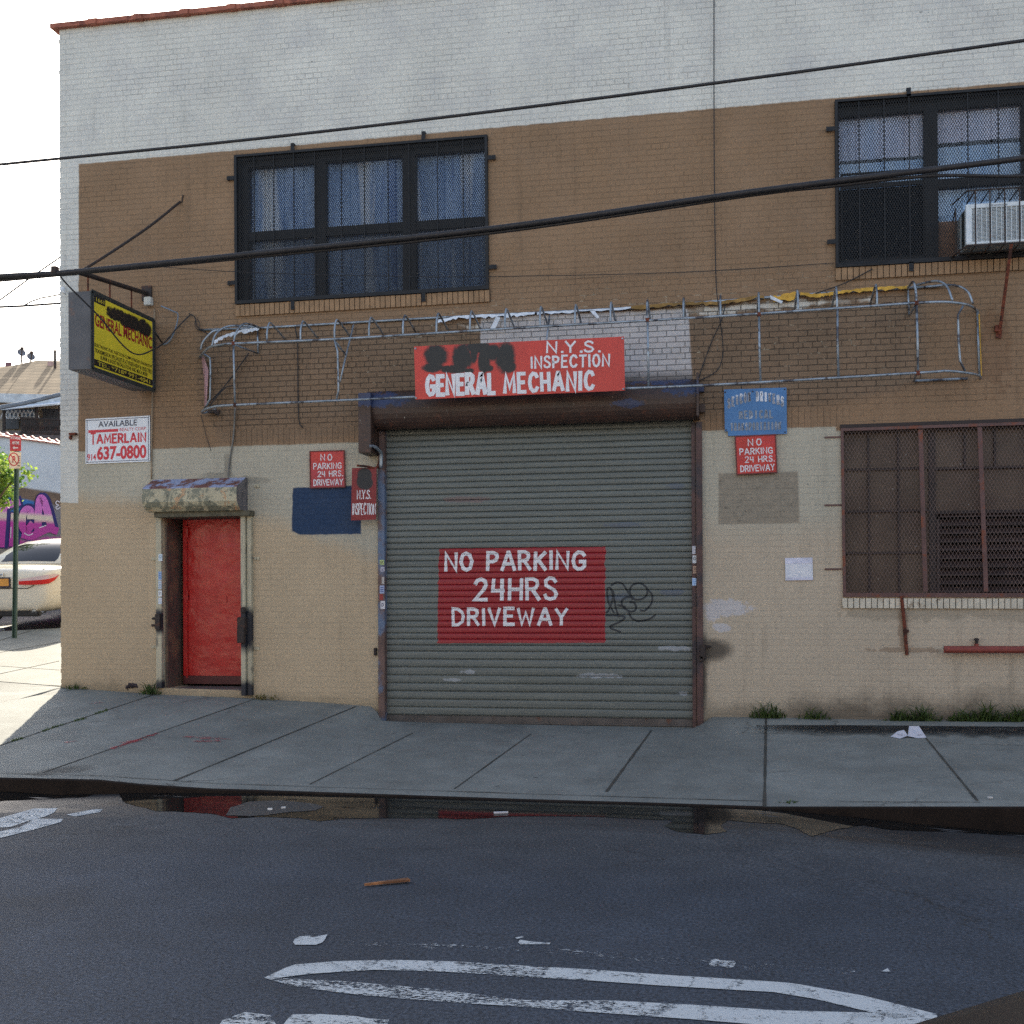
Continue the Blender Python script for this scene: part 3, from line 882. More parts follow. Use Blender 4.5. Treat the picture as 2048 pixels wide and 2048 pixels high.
def strip(pts, w):
    """outline rows (left, right) of a stroke of width w with mitred joins and square ends"""
    P = [Vector((p[0], p[1])) for p in pts]
    closed = (P[0]-P[-1]).length < 1e-6
    if closed: P = P[:-1]
    n = len(P); L = []
    for i in range(n):
        if closed:
            a, b, c = P[i-1], P[i], P[(i+1) % n]
        else:
            a, b, c = P[max(i-1, 0)], P[i], P[min(i+1, n-1)]
        d0 = (b-a) if (b-a).length > 1e-9 else (c-b); d1 = (c-b) if (c-b).length > 1e-9 else (b-a)
        d0 = d0.normalized(); d1 = d1.normalized()
        n0 = Vector((-d0.y, d0.x)); n1 = Vector((-d1.y, d1.x))
        mm = n0+n1
        mm = n0 if mm.length < .3 else mm.normalized()
        k = min(1/max(mm.dot(n0), .35), 1.9)
        bb = b
        if not closed and i == 0: bb = b-d1*w*.3
        if not closed and i == n-1: bb = b+d0*w*.3
        L.append((bb+mm*w/2*k, bb-mm*w/2*k))
    if closed: L.append(L[0])
    return L
def stroke_text(mb, text, quad, wfrac=.16, jit=.015, seed=1, gap=.24, place=None, nudge=None, m=0, lift=.0006):
    """hand-lettered text filling the TL TR BR BL quad of 3-D points; n is towards the viewer"""
    rr = random.Random(seed)
    TL, TR, BR, BL = [Vector(p) for p in quad]
    Wm = ((TR-TL).length+(BR-BL).length)/2; Hm = ((TL-BL).length+(TR-BR).length)/2
    nrm = (TR-TL).cross(TL-BL).normalized()
    adv = []; x = 0
    for ch in text:
        adv.append(x); x += STROKES[ch][0] + (gap if ch not in '.' else gap*.6)
    total = x-gap
    w = wfrac*Hm
    sx = (Wm-w)/total; sy = Hm-w
    for ch, ax in zip(text, adv):
        dy = rr.uniform(-1, 1)*jit*Hm; sk = rr.uniform(-1, 1)*jit*1.5; sc = 1+rr.uniform(-1, 1)*jit*1.5
        for si, st in enumerate(STROKES[ch][1]):
            pts = [((ax+px)*sx+w/2+sk*py*Hm, py*sy*sc+w/2+dy) for px, py in st]
            L = strip(pts, w*(1+rr.uniform(-.08, .08)))
            rows = []
            for a, b in L:
                row = []
                for p in (a, b):
                    u, v = p[0]/Wm, p[1]/Hm
                    q = BL.lerp(BR, u).lerp(TL.lerp(TR, u), v)
                    row.append(q+nrm*(lift*(1+si)))
                rows.append(row)
            mb.sheet(rows, m)
def font_mesh(text, quad, bold=0.0, lift=.002, keep=None, xs=1.0, arc=None):
    """printed text in the built-in typeface, fitted to a TL TR BR BL quad"""
    cu = bpy.data.curves.new('txt', 'FONT'); cu.body = text; cu.offset = bold; cu.resolution_u = 3
    o = bpy.data.objects.new('txt', cu); COL.objects.link(o)
    dg = bpy.context.evaluated_depsgraph_get(); dg.update()
    me = bpy.data.meshes.new_from_object(o.evaluated_get(dg))
    bpy.data.objects.remove(o); bpy.data.curves.remove(cu)
    vs_ = [v.co.copy() for v in me.vertices]; fs = [tuple(p.vertices) for p in me.polygons]
    bpy.data.meshes.remove(me)
    x0, x1 = min(v.x for v in vs_), max(v.x for v in vs_); y0, y1 = min(v.y for v in vs_), max(v.y for v in vs_)
    TL, TR, BR, BL = [Vector(p) for p in quad]
    nrm = (TR-TL).cross(TL-BL).normalized()
    out = []
    for v in vs_:
        u = (v.x-x0)/(x1-x0); w_ = (v.y-y0)/(y1-y0)
        q = BL.lerp(BR, u).lerp(TL.lerp(TR, u), w_)
        if arc: q = q+(TL-BL)*(arc*(1-(2*u-1)**2))
        out.append(q+nrm*lift)
    return out, fs
def add_font(mb, text, quad, bold=0.0, lift=.002, m=0, arc=None):
    vs_, fs = font_mesh(text, quad, bold, lift, arc=arc)
    b = len(mb.v); mb.v += vs_
    for f in fs: mb.f.append(tuple(b+i for i in f)); mb.m.append(m)

def on_slats(mb, name, mat, parent):
    """wrap flat strokes round the slat profile: cut at every profile level, then follow it"""
    bm = bmesh.new()
    lay = bm.verts.layers.float.new('e')
    vs_ = [bm.verts.new((p.x, 0, p.z)) for p in mb.v]
    extra = [-(p.y-YS) for p in mb.v]
    for v, e in zip(vs_, extra): v[lay] = e
    for f in mb.f:
        try: bm.faces.new([vs_[i] for i in f])
        except ValueError: pass
    z0, z1 = min(p.z for p in mb.v), max(p.z for p in mb.v)
    for z, _ in PR:
        if z0 < z < z1:
            bmesh.ops.bisect_plane(bm, geom=bm.verts[:]+bm.edges[:]+bm.faces[:], plane_co=(0, 0, z), plane_no=(0, 0, 1), dist=1e-5)
    out = MB()
    bm.verts.index_update()
    for v in bm.verts:
        out.v.append(V(v.co.x, slat_y(v.co.z)+dent(v.co.x, v.co.z)-v[lay]-.0022, v.co.z))
    for f in bm.faces: out.f.append(tuple(v.index for v in f.verts)); out.m.append(0)
    bm.free()
    return out.build(name, mat, parent, fixn=False)

def shutter():
    mb = MB()
    NX = 40
    mb.sheet([[V(SX0-.02+(SX1-SX0+.04)*i/NX, YS-o+dent(SX0-.02+(SX1-SX0+.04)*i/NX, z), z) for i in range(NX+1)] for z, o in PR])
    sh = mb.build('roller_shutter', M['shutter'], bld, fixn=False)
    b = MB()
    b.box(((SX0+SX1)/2, YS-.012, SZB+.05), (SX1-SX0, .05, .075))
    b.box(((SX0+SX1)/2, YS-.03, SZB+.012), (SX1-SX0, .06, .024))
    b.build('bottom_bar', simple('grimy_bottom_bar', rgb(86, 80, 76), .6, var=.3, sc=5, patch=rgb(96, 62, 46), thr=.66), sh, bevel=.004)
    # left guide
    g = MB()
    a, c = W(757.5, 862), W(759, 1436); a2, c2 = W(771, 862), W(772, 1436)
    g.hexa([V(a.x, -.05, a.z), V(a2.x, -.05, a.z), V(c2.x, -.05, SZB), V(c.x, -.05, SZB)], [V(a.x, .06, a.z), V(a2.x, .06, a.z), V(c2.x, .06, SZB), V(c.x, .06, SZB)])
    g.build('guide_rail', simple('left_guide_paint', rgb(104, 82, 76), .6, var=.3, sc=6, patch=rgb(96, 112, 138), thr=.52, psc=1.6, bump=.2), sh, bevel=.004)
    g = MB()
    for (xa, xb, y0) in ((1383.5, 1391.5, -.03), (1392.5, 1405, -.055)):
        a, c = W(xa-1, 845), W(xa+2, 1452); a2, c2 = W(xb-1, 845), W(xb+2, 1452)
        g.hexa([V(a.x, y0, a.z), V(a2.x, y0, a.z), V(c2.x, y0, SZB-.01), V(c.x, y0, SZB-.01)], [V(a.x, .06, a.z), V(a2.x, .06, a.z), V(c2.x, .06, SZB-.01), V(c.x, .06, SZB-.01)])
    g.build('guide_rail', simple('right_guide_paint', rgb(86, 62, 58), .6, var=.3, sc=5, patch=rgb(58, 50, 54), thr=.55, psc=2, bump=.2), sh, bevel=.004)
    # barrel hood
    hm = NM('hood_paint'); X, Y, Z = hm.xyz(); wob = hm.noise(3, 6, .7)
    c = hm.bright(rgb(68, 49, 41), hm.ramp(hm.noise(2.2, 5), .3, .7, .75, 1.15))
    bl = hm.blobs(X, Z, [w2(772, 806)+(.3, .1), w2(730, 806)+(.18, .1), w2(1360, 785)+(.25, .1), w2(1320, 772)+(.4, .05), w2(1200, 780)+(.4, .04), w2(1260, 815)+(.2, .05)], hm.rag(5), 2.2, .12)
    c = hm.mix(hm.m('MULTIPLY', bl, .7), c, rgb(42, 66, 108))
    c = hm.mix(hm.ramp(hm.noise(3.2, 6, .75), .5, .62, 0, .7), c, rgb(50, 40, 38))
    c = hm.mix(hm.ramp(hm.noise(6, 6, .75), .58, .63, 0, .6), c, rgb(104, 62, 44))
    sc_ = hm.m('MULTIPLY', hm.ramp(hm.noise(1.0, 4, .7, v=hm.scale(hm.pos(), (26, 8, 9))), .66, .69), hm.poly(X, Z, [w2(700, 812), w2(1400, 800), w2(1400, 848), w2(700, 862)], wob, .1, .03))
    c = hm.mix(hm.m('MULTIPLY', sc_, .7), c, rgb(150, 144, 136))
    hm.out(c, .5, 0, hm.bump(hm.noise(5, 4), .35, .03))
    h = MB()
    x0, x1 = wx(744, 820), wx(1393, 820)
    zt, zb = W(1077, 774).z, W(1077, 847).z
    prof = [(.0, zt), (.18, zt-.01)]
    for i in range(11):
        a = R(60-150*i/10)
        prof.append((.17+.17*math.cos(a), (zt+zb)/2-.03+.24*math.sin(a)))
    prof += [(.1, zb+.0), (.02, zb+.01)]
    h.sheet([[V(x0, -p, z), V(x1, -p, z)] for p, z in prof])
    h.face([V(x0, -p, z) for p, z in prof]); h.face([V(x1, -p, z) for p, z in prof][::-1])
    h.bar(V(x0+.02, -.115, zb-.005), V(x1-.02, -.115, zb-.005), .02, .01)
    ho = h.build('hood', hm.mat, sh)
    e = MB()
    a, b2 = W(716, 786, .40), W(742, 905, .40)
    e.box(((a.x+b2.x)/2, -.2, (a.z+b2.z)/2), (b2.x-a.x, .4, a.z-b2.z))
    e.build('end_housing', hm.mat, sh, bevel=.006)
    e = MB(); e.box((x1+.022, -.19, (zt+zb)/2+.0), (.03, .4, zt-zb+.06)); e.build('end_plate', hm.mat, sh, bevel=.006)
    for bx in ((x1+.072, -.07, zt-.35), (x1+.062, -.05, zt-.1)):
        e = MB(); e.box(bx, (.065, .1, .1)); e.build('hood_bracket', hm.mat, sh, bevel=.006)
    cd = MB()
    pts = [W(738, 892, .40), W(748, 893, .36), W(757, 900, .22), W(762, 908, .12), W(762, 936, .1)]
    cd.tube(spline(pts, 5), .022, 10)
    cd.build('conduit', M['zinc'], sh, smooth=True)
    # the painted notice
    t = MB()
    def sq(x0, y0, x1, y1, x2, y2, x3, y3): return [W(x0, y0, -YS), W(x1, y1, -YS), W(x2, y2, -YS), W(x3, y3, -YS)]
    stroke_text(t, 'NO PARKING', sq(889, 1103, 1173, 1100, 1173, 1141, 889, 1144), .17, .02, 3, gap=.3)
    stroke_text(t, '24HRS', sq(947, 1156, 1117, 1153, 1117, 1202, 947, 1203), .15, .015, 5, gap=.3)
    stroke_text(t, 'DRIVEWAY', sq(904, 1214, 1137, 1214, 1137, 1252, 904, 1253), .17, .02, 7, gap=.3)
    on_slats(t, 'lettering', M['white_paint'], sh)
    tg = MB()
    def S(x, y): return (860+x*.2381, 1080+y*.2381)
    lines = [[(1480, 610), (1500, 590), (1535, 500), (1530, 430), (1510, 400), (1490, 420), (1500, 520), (1545, 610)],
             [(1525, 380), (1570, 355), (1620, 370), (1660, 430), (1690, 470)], [(1540, 430), (1560, 560), (1585, 645)],
             [(1700, 500), (1680, 430), (1700, 380), (1760, 362), (1815, 395), (1825, 450), (1790, 490), (1730, 500), (1690, 470)],
             [(1830, 420), (1865, 460), (1860, 530), (1810, 590), (1770, 590)],
             [(1690, 480), (1640, 485), (1610, 520), (1630, 570), (1690, 600), (1730, 580), (1720, 530), (1680, 520)],
             [(1580, 545), (1640, 560)], [(1670, 600), (1690, 650), (1750, 680), (1840, 665), (1890, 630)],
             [(1480, 632), (1610, 636), (1635, 655), (1590, 690), (1520, 720), (1530, 745), (1600, 770)]]
    for i, ln in enumerate(lines):
        pts = [W(*S(*p), -YS) for p in ln]
        sp_ = spline(pts, 5)
        L = strip([(p.x, p.z) for p in sp_], .021)
        tg.sheet([[V(a[0], YS-.0004*i, a[1]), V(b[0], YS-.0004*i, b[1])] for a, b in L])
    on_slats(tg, 'graffiti_tag', M['tag_paint'], sh)
    lk = MB()
    p = W(1406, 1303); lk.box(p+V(0, -.06, 0), (.07, .1, .17)); lk.box(p+V(.06, -.04, .06), (.08, .03, .03)); lk.box(p+V(-.02, -.08, -.08), (.05, .06, .06))
    lk.build('padlock', M['dark_iron'], sh, bevel=.006)
    lk = MB(); p = W(752, 1303); lk.box(p+V(0, -.03, 0), (.03, .05, .1)); lk.build('latch', M['dark_iron'], sh, bevel=.006)
    return sh
shutter()

# ------------------------------------------------------------------ red door with its little roll gate
def door():
    q = OQ['door']
    yd = .43
    dm = NM('red_door_paint'); X, Y, Z = dm.xyz()
    fn = dm.noise(4.5, 5, .7)
    c = dm.bright(rgb(184, 42, 40), dm.ramp(dm.noise(2, 4), .3, .7, .88, 1.1))
    c = dm.mix(dm.ramp(dm.noise(11, 5, .7), .64, .68, 0, .6), c, rgb(120, 30, 34))
    dm.out(c, dm.ramp(fn, .4, .6, .22, .42), 0, dm.bump(dm.noise(3.2, 3, .5), .55, .05))
    xl, xr = W(368, 1200, -yd).x, q[1].x+.03
    zt, zb = W(420, 1040, -yd).z, W(420, 1364, -yd).z
    f = MB()                                        # brown reveal lining, red frame
    f.box((q[0].x+.012, .25, (q[0].z+q[3].z)/2), (.024, .4, q[0].z-q[3].z+.1))
    f.box((q[1].x-.012, .25, (q[0].z+q[3].z)/2), (.024, .4, q[0].z-q[3].z+.1))
    fo = f.build('door_reveal', simple('reveal_paint', rgb(94, 78, 70), .7, var=.25, sc=4, patch=rgb(120, 96, 78), thr=.55, psc=3, bump=.2), bld)
    d = MB()
    d.box(((xl+xr)/2, yd+.03, (zt+zb)/2), (xr-xl-.1, .05, zt-zb-.1))
    do = d.build('door', dm.mat, bld, bevel=.004)
    fr = MB()
    fr.box((xl+.03, yd+.02, (zt+zb)/2), (.06, .1, zt-zb)); fr.box((xr-.02, yd+.02, (zt+zb)/2), (.06, .1, zt-zb)); fr.box(((xl+xr)/2, yd+.022, zt+.0), (xr-xl, .1, .1))
    fr.build('door_frame', dm.mat, do, bevel=.004)
    for py in (1065, 1190, 1345):
        hg = MB(); p = W(374, py, -yd); hg.tube([p+V(.02, -.035, -.07), p+V(.02, -.035, .07)], .011, 8); hg.build('hinge', dm.mat, do)
    kp = MB(); kp.box(((xl+xr)/2, yd-.005, zb+.03), (xr-xl, .06, .11)); kp.build('kick_plate', simple('dark_red_plate', rgb(74, 26, 30), .5), do, bevel=.004)
    ml = MB(); p = W(440, 1198, -yd); ml.box(p+V(0, .0, 0), (.2, .016, .09)); ml.build('mail_slot', dm.mat, do, bevel=.004)
    cl = MB(); cl.box(((q[0].x+q[1].x)/2, .3, q[0].z+.02), (q[1].x-q[0].x, .5, .05)); cl.build('door_head', simple('grimy_head', rgb(84, 70, 64), .8), bld)
    cl = MB(); cl.box(((q[0].x+q[1].x)/2, .32, (q[2].z+q[3].z)/2-.035), (q[1].x-q[0].x, .62, .1))
    cl.build('threshold', simple('dirty_concrete', rgb(112, 100, 96), .85, var=.3, sc=6), bld)
    # guides
    gm = NM('peeling_gate_paint'); X, Y, Z = gm.xyz()
    gc = gm.bright(rgb(186, 178, 152), gm.ramp(gm.noise(3, 5), .3, .7, .82, 1.1))
    pn = gm.noise(5.2, 6, .72, dist=1.2)
    gc = gm.mix(gm.ramp(pn, .5, .53), gc, rgb(128, 128, 112))
    gc = gm.mix(gm.ramp(gm.noise(3.4, 5, .7, dist=1.5), .57, .6), gc, rgb(186, 152, 118))
    gc = gm.mix(gm.ramp(gm.noise(6, 6, .75, v=gm.scale(gm.pos(), (1, 1, .8))), .60, .63), gc, rgb(74, 70, 66))
    gm.out(gc, .65, 0, gm.bump(pn, .4, .01))
    rail = NM('gate_rail_paint'); X, Y, Z = rail.xyz()
    rc = rail.bright(rgb(188, 180, 156), rail.ramp(rail.noise(3, 5), .3, .7, .8, 1.08))
    rc = rail.mix(rail.ramp(rail.noise(1.0, 5, .7, v=rail.scale(rail.pos(), (14, 3, 2.2))), .55, .62, 0, .7), rc, rgb(104, 100, 92))
    rc = rail.mix(rail.blobs(X, Z, [w2(320, 1243)+(.12, .16), w2(492, 1260)+(.2, .28), w2(330, 1385)+(.25, .16), w2(492, 1392)+(.3, .2)], rail.noise(4, 4), 1.4, .4), rc, rgb(40, 42, 50))
    rail.out(rc, .6)
    g = MB()
    for (xa, xb, yo) in ((314.5, 326, .05), (487, 496, .1), (497, 506, .06)):
        ZT = W(400, 1028).z
        a, c2 = W(xa, 1034), W(xb, 1034); zb_ = W(xa, 1376 if xa < 400 else 1390).z
        g.box(((a.x+c2.x)/2, -yo/2+.02, (ZT+zb_)/2), (c2.x-a.x, yo+.04, ZT-zb_))
    for (px, py) in ((309, 1118), (309, 1294), (514, 1117), (514, 1297), (514, 972)):
        p = W(px, py); g.box(p+V(0, -.008, 0), (.075, .016, .04)); g.tube([p+V(0, -.024, 0), p+V(0, -.012, 0)], .012, 8)
    ge = g.build('gate_rail', rail.mat, bld, bevel=.004)
    # hood of the roll gate
    hd = MB()
    x0, x1 = W(285, 990, .33).x, W(474, 990, .33).x
    zA = W(400, 958).z; z1 = W(380, 976, .34).z; z2 = W(380, 1003, .34).z; z3 = W(380, 1022, .22).z
    prof = [(0, zA), (.05, zA), (.32, z1+.02), (.34, z1), (.345, (z1+z2)/2), (.34, z2), (.3, (z2+z3)/2), (.22, z3), (.0, z3)]
    def run(i0, i1, m):
        for i in range(i0, i1):
            (pa, za), (pb, zb_) = prof[i], prof[i+1]
            hd.face([V(x0, -pa, za), V(x1, -pa, za), V(x1, -pb, zb_), V(x0, -pb, zb_)], m)
    run(0, 3, 1); run(3, 8, 0)
    hd.face([V(x0, -p, z) for p, z in prof], 0); hd.face([V(x1, -p, z) for p, z in prof][::-1], 2)
    topm = simple('peeling_top', rgb(112, 72, 66), .6, var=.2, sc=6, patch=rgb(150, 160, 190), thr=.5, psc=5, bump=.3)
    endm = simple('grey_streaked_end', rgb(112, 106, 106), .7, var=.35, sc=9)
    hd.build('gate_hood', [gm.mat, topm, endm], bld)
    lp = MB(); a = W(316, 1027, .05); b = W(506, 1024, .05)
    lp.hexa([V(a.x, -.16, z3), V(b.x, -.16, z3), V(b.x, -.16, z3-.07), V(a.x, -.16, z3-.07)], [V(a.x, .0, z3), V(b.x, .0, z3), V(b.x, .0, z3-.07), V(a.x, .0, z3-.07)])
    lp.build('gate_bar', simple('grimy_bar', rgb(92, 88, 72), .7, var=.4, sc=12), bld, bevel=.004)
    lk = MB(); p = W(321, 1243); lk.box(p+V(0, -.05, 0), (.07, .08, .2)); lk.tube([p+V(-.09, -.05, .04), p+V(0, -.05, .04)], .017, 8); lk.tube([p+V(-.1, -.05, -.05), p+V(0, -.05, -.05)], .018, 8); lk.build('gate_lock', M['dark_iron'], bld, bevel=.004)
    lk = MB(); p = W(491, 1254); lk.box(p+V(.0, -.1, .02), (.11, .08, .22)); lk.box(p+V(.0, -.13, -.1), (.1, .06, .2)); lk.tube([p+V(.02, -.12, .19), p+V(.02, -.12, .26)], .035, 10)
    lk.build('gate_lock', M['dark_iron'], bld, bevel=.006)
door()

# ------------------------------------------------------------------ signs
def panel(mb, quad, n, t, m=0):
    mb.hexa(quad, [Vector(p)-n*t for p in quad], m)
NF = V(0, -1, 0)
def sign_red(name, pts, off, label, group=None, mat=None, cat='sign', border=None):
    q = [W(x, y, off) for x, y in pts]
    mb = MB(); panel(mb, q, NF, .014)
    o = mb.build(name, mat, None)
    return tag(o, label, cat, group), q
def sub(q, u0, u1, v0, v1):
    """sub-quad of a TL TR BR BL quad, v measured downwards"""
    TL, TR, BR, BL = q
    def at(u, v): return TL.lerp(TR, u).lerp(BL.lerp(BR, u), v)
    return [at(u0, v0), at(u1, v0), at(u1, v1), at(u0, v1)]

# the large red board hung on the awning frame
def big_sign():
    q = [W(828, 693, .68), W(1248, 673, .68), W(1250, 781, .68), W(831, 799, .68)]
    k = NM('red_board'); X, Y, Z = k.xyz()
    wob = k.noise(6, 4, .6)
    c = k.bright(rgb(200, 58, 46), k.ramp(k.noise(2.2, 4), .3, .7, .86, 1.12))
    def e(px, py, rx, ry):
        p = W(px, py, .68); return (p.x, p.z, rx*.0062, ry*.0062)
    sp = k.blobs(X, Z, [e(872, 712, 24, 22), e(866, 735, 22, 10), e(893, 738, 12, 7), e(925, 715, 20, 28), e(915, 738, 22, 9), e(938, 742, 10, 6), e(955, 694, 26, 12), e(968, 720, 12, 26), e(985, 705, 20, 16), e(1010, 715, 20, 30), e(1018, 733, 14, 12), e(972, 737, 14, 7), e(948, 705, 8, 20)], k.noise(11, 5, .7), 1.5, .3)
    c = k.mix(sp, c, rgb(16, 16, 18))
    k.out(c, .4, 0, k.bump(k.noise(120, 2), .12, .005))
    mb = MB(); panel(mb, q, NF, .012)
    o = mb.build('hanging_sign', k.mat); tag(o, 'long red hand painted board reading general mechanic, black spray over one corner', 'sign')
    t = MB()
    def sq(*p): return [W(p[0], p[1], .683), W(p[2], p[3], .683), W(p[4], p[5], .683), W(p[6], p[7], .683)]
    stroke_text(t, 'N.Y.S.', sq(1092, 682, 1197, 680, 1197, 705, 1092, 708), .17, .02, 2, gap=.36)
    stroke_text(t, 'INSPECTION', sq(1061, 712, 1220, 707, 1220, 734, 1061, 738), .16, .02, 4, gap=.32)
    stroke_text(t, 'GENERAL', sq(849, 749, 993, 743, 993, 790, 850, 794), .19, .012, 6, gap=.36)
    stroke_text(t, 'MECHANIC', sq(1005, 745, 1190, 739, 1190, 782, 1006, 788), .18, .02, 8, gap=.38)
    for f in range(len(t.v)): pass
    t.build('lettering', M['white_paint'], o, fixn=False)
    for x, y in ((832, 796), (1247, 778), (831, 697), (1245, 677)):
        b = MB(); p = W(x, y, .683); b.tube([p, p+V(0, -.006, 0)], .012, 8); b.build('screw', M['zinc'], o)
big_sign()

def np_sign(pts, off, label, seed, c0, name='no_parking_sign', stain=None):
    q = [W(x, y, off) for x, y in pts]
    k = NM('red_tin'); X, Y, Z = k.xyz()
    c = k.bright(c0, k.ramp(k.noise(3, 5), .3, .7, .75, 1.15))
    if stain: c = k.mix(k.ramp(Z, q[3].z, q[0].z, .75, 0), c, stain)
    k.out(c, .35, 0, k.bump(k.noise(3.5, 3), .6, .05))
    mb = MB(); panel(mb, q, NF, .012)
    o = mb.build('no_parking_sign', k.mat); tag(o, label, 'sign', 'red no parking driveway signs on the wall')
    b = MB(); frame_quad(b, [p+V(0, -.001, 0) for p in q], .014, .014, .014, .014, q[0].y-.008, .01)
    b.build('rim', simple('dark_red_rim', rgb(104, 32, 32), .5, var=.3, sc=9), o, bevel=.002)
    t = MB(); lift = V(0, -.002, 0)
    for txt, r_, sd, g in (('NO', (.31, .65, .09, .275), 1, .5), ('PARKING', (.1, .91, .325, .5), 2, .26), ('24 HRS.', (.22, .93, .54, .705), 3, .28), ('DRIVEWAY', (.1, .94, .76, .935), 4, .24)):
        stroke_text(t, txt, [p+lift for p in sub(q, *r_)], .14, .015, seed*10+sd, gap=g)
    t.build('lettering', M['white_paint'], o, fixn=False)
np_sign([(619, 902), (689, 900), (691, 975), (620, 977)], .03, 'square red no parking sign above the dark blue painted block', 1, rgb(206, 50, 44), stain=rgb(150, 42, 66))
np_sign([(1469, 872), (1552, 868), (1555, 946), (1473, 950)], .045, 'dented red no parking sign fixed under the blue sign', 2, rgb(196, 36, 34))

def nys_sign():
    q = [W(704, 936, .2), W(753, 935, .16), W(752, 1039, .16), W(702, 1041, .2)]
    k = NM('dark_red_board'); X, Y, Z = k.xyz()
    def e(px, py, rx, ry):
        p = W(px, py, .2); return (p.x, p.z, rx*.0062, ry*.0062)
    c = k.bright(rgb(134, 30, 36), k.ramp(k.noise(3, 4), .3, .7, .85, 1.12))
    sp = k.blobs(X, Z, [e(728, 950, 15, 15), e(731, 965, 14, 14), e(724, 962, 12, 16)], k.noise(6, 4), .6, .2)
    c = k.mix(sp, c, rgb(28, 30, 36)); k.out(c, .5)
    n = (q[1]-q[0]).cross(q[0]-q[3]).normalized()
    mb = MB(); mb.slab(q, .012, -n)
    o = mb.build('inspection_sign', k.mat); tag(o, 'narrow upright dark red sign hanging beside the shutter, its top sprayed black', 'sign')
    t = MB()
    stroke_text(t, 'N.Y.S.', [p+n*.002 for p in sub(q, .22, .78, .42, .6)], .1, .02, 31, gap=.22)
    stroke_text(t, 'INSPECTION', [p+n*.002 for p in sub(q, .04, .99, .68, .9)], .065, .03, 33, gap=.22)
    t.build('lettering', M['white_paint'], o, fixn=False)
    b = MB(); b.tube([W(714, 931, .3), W(735, 933, .2), W(748, 936, .16), W(759, 934, .05)], .014, 8); b.tube([W(752, 936, .12), W(759, 922, .05)], .008, 6)
    b.build('hanger', M['rust'], o)
nys_sign()

def blue_sign():
    q = [W(1448, 779, .03), W(1573, 775, .03), W(1574, 869, .03), W(1450, 872, .03)]
    k = NM('blue_tin'); c = k.bright(rgb(66, 122, 178), k.ramp(k.noise(2.5, 4), .3, .7, .86, 1.1))
    k.out(c, .45)
    TL, TR, BR, BL = q
    poly = [TL, TR, TR.lerp(BR, .86), TR.lerp(BR, .985)+V(-.0, 0, 0), BR.lerp(BL, .94), BL.lerp(BR, .05)+V(0, 0, .0), BL.lerp(BR, .05).lerp(TL.lerp(TR, .05), .1), BL.lerp(TL, .1)]
    mb = MB(); mb.face(poly); back = [p+V(0, .01, 0) for p in poly]; mb.face(back[::-1])
    for i in range(len(poly)): mb.face([poly[i], poly[(i+1) % len(poly)], back[(i+1) % len(poly)], back[i]])
    o = mb.build('medical_transport_sign', k.mat); tag(o, 'flaking blue sign with worn lettering above the right red sign', 'sign')
    wm = NM('flaked_lettering'); nz = wm.noise(11, 4, .7)
    cc = wm.mix(wm.ramp(wm.noise(5.5, 4, .6), .5, .56), rgb(150, 156, 168), rgb(222, 228, 238))
    wm.out(cc, .6, alpha=wm.ramp(nz, .3, .36, .35, .98))
    wm2 = NM('ghost_lettering'); wm2.out(wm2.mix(wm2.ramp(wm2.noise(9, 4), .6, .66), rgb(136, 146, 160), rgb(190, 200, 212)), .6, alpha=wm2.ramp(wm2.noise(13, 4, .7), .3, .38, .45, .95))
    t = MB(); L = V(0, -.0025, 0)
    def row(txt, r_, m, bow=0):
        u0, u1, v0, v1 = r_
        n = len(txt)
        for i, ch in enumerate(txt):
            if ch == ' ': continue
            a, b = u0+(u1-u0)*i/n, u0+(u1-u0)*(i+.82)/n
            mid = ((a+b)/2-u0)/(u1-u0)*2-1
            dv = bow*mid*mid
            stroke_text(t, ch, [p+L for p in sub(q, a, b, v0+dv, v1+dv)], .2, .0, i, m=m)
    row('SETCON', (.06, .43, .08, .27), 0, .0)
    t.v.clear(); t.f.clear(); t.m.clear()
    row('SETCON DRIVERS', (.05, .97, .06, .28), 0, .15)
    t.build('lettering', [wm.mat, wm2.mat], o, fixn=False); t = MB()
    row('MEDICAL', (.23, .8, .46, .65), 1)
    row('TRANSPORTATION', (.09, .92, .72, .9), 1)
    t.build('lettering', [wm.mat, wm2.mat], o, fixn=False)
    for u, v in ((.02, .06), (.97, .04), (.46, .06), (.02, .87), (.97, .95)):
        b = MB(); p = sub(q, u, u, v, v)[0]; b.tube([p, p+V(0, -.006, 0)], .009, 8); b.build('screw', M['dark_iron'], o)
blue_sign()

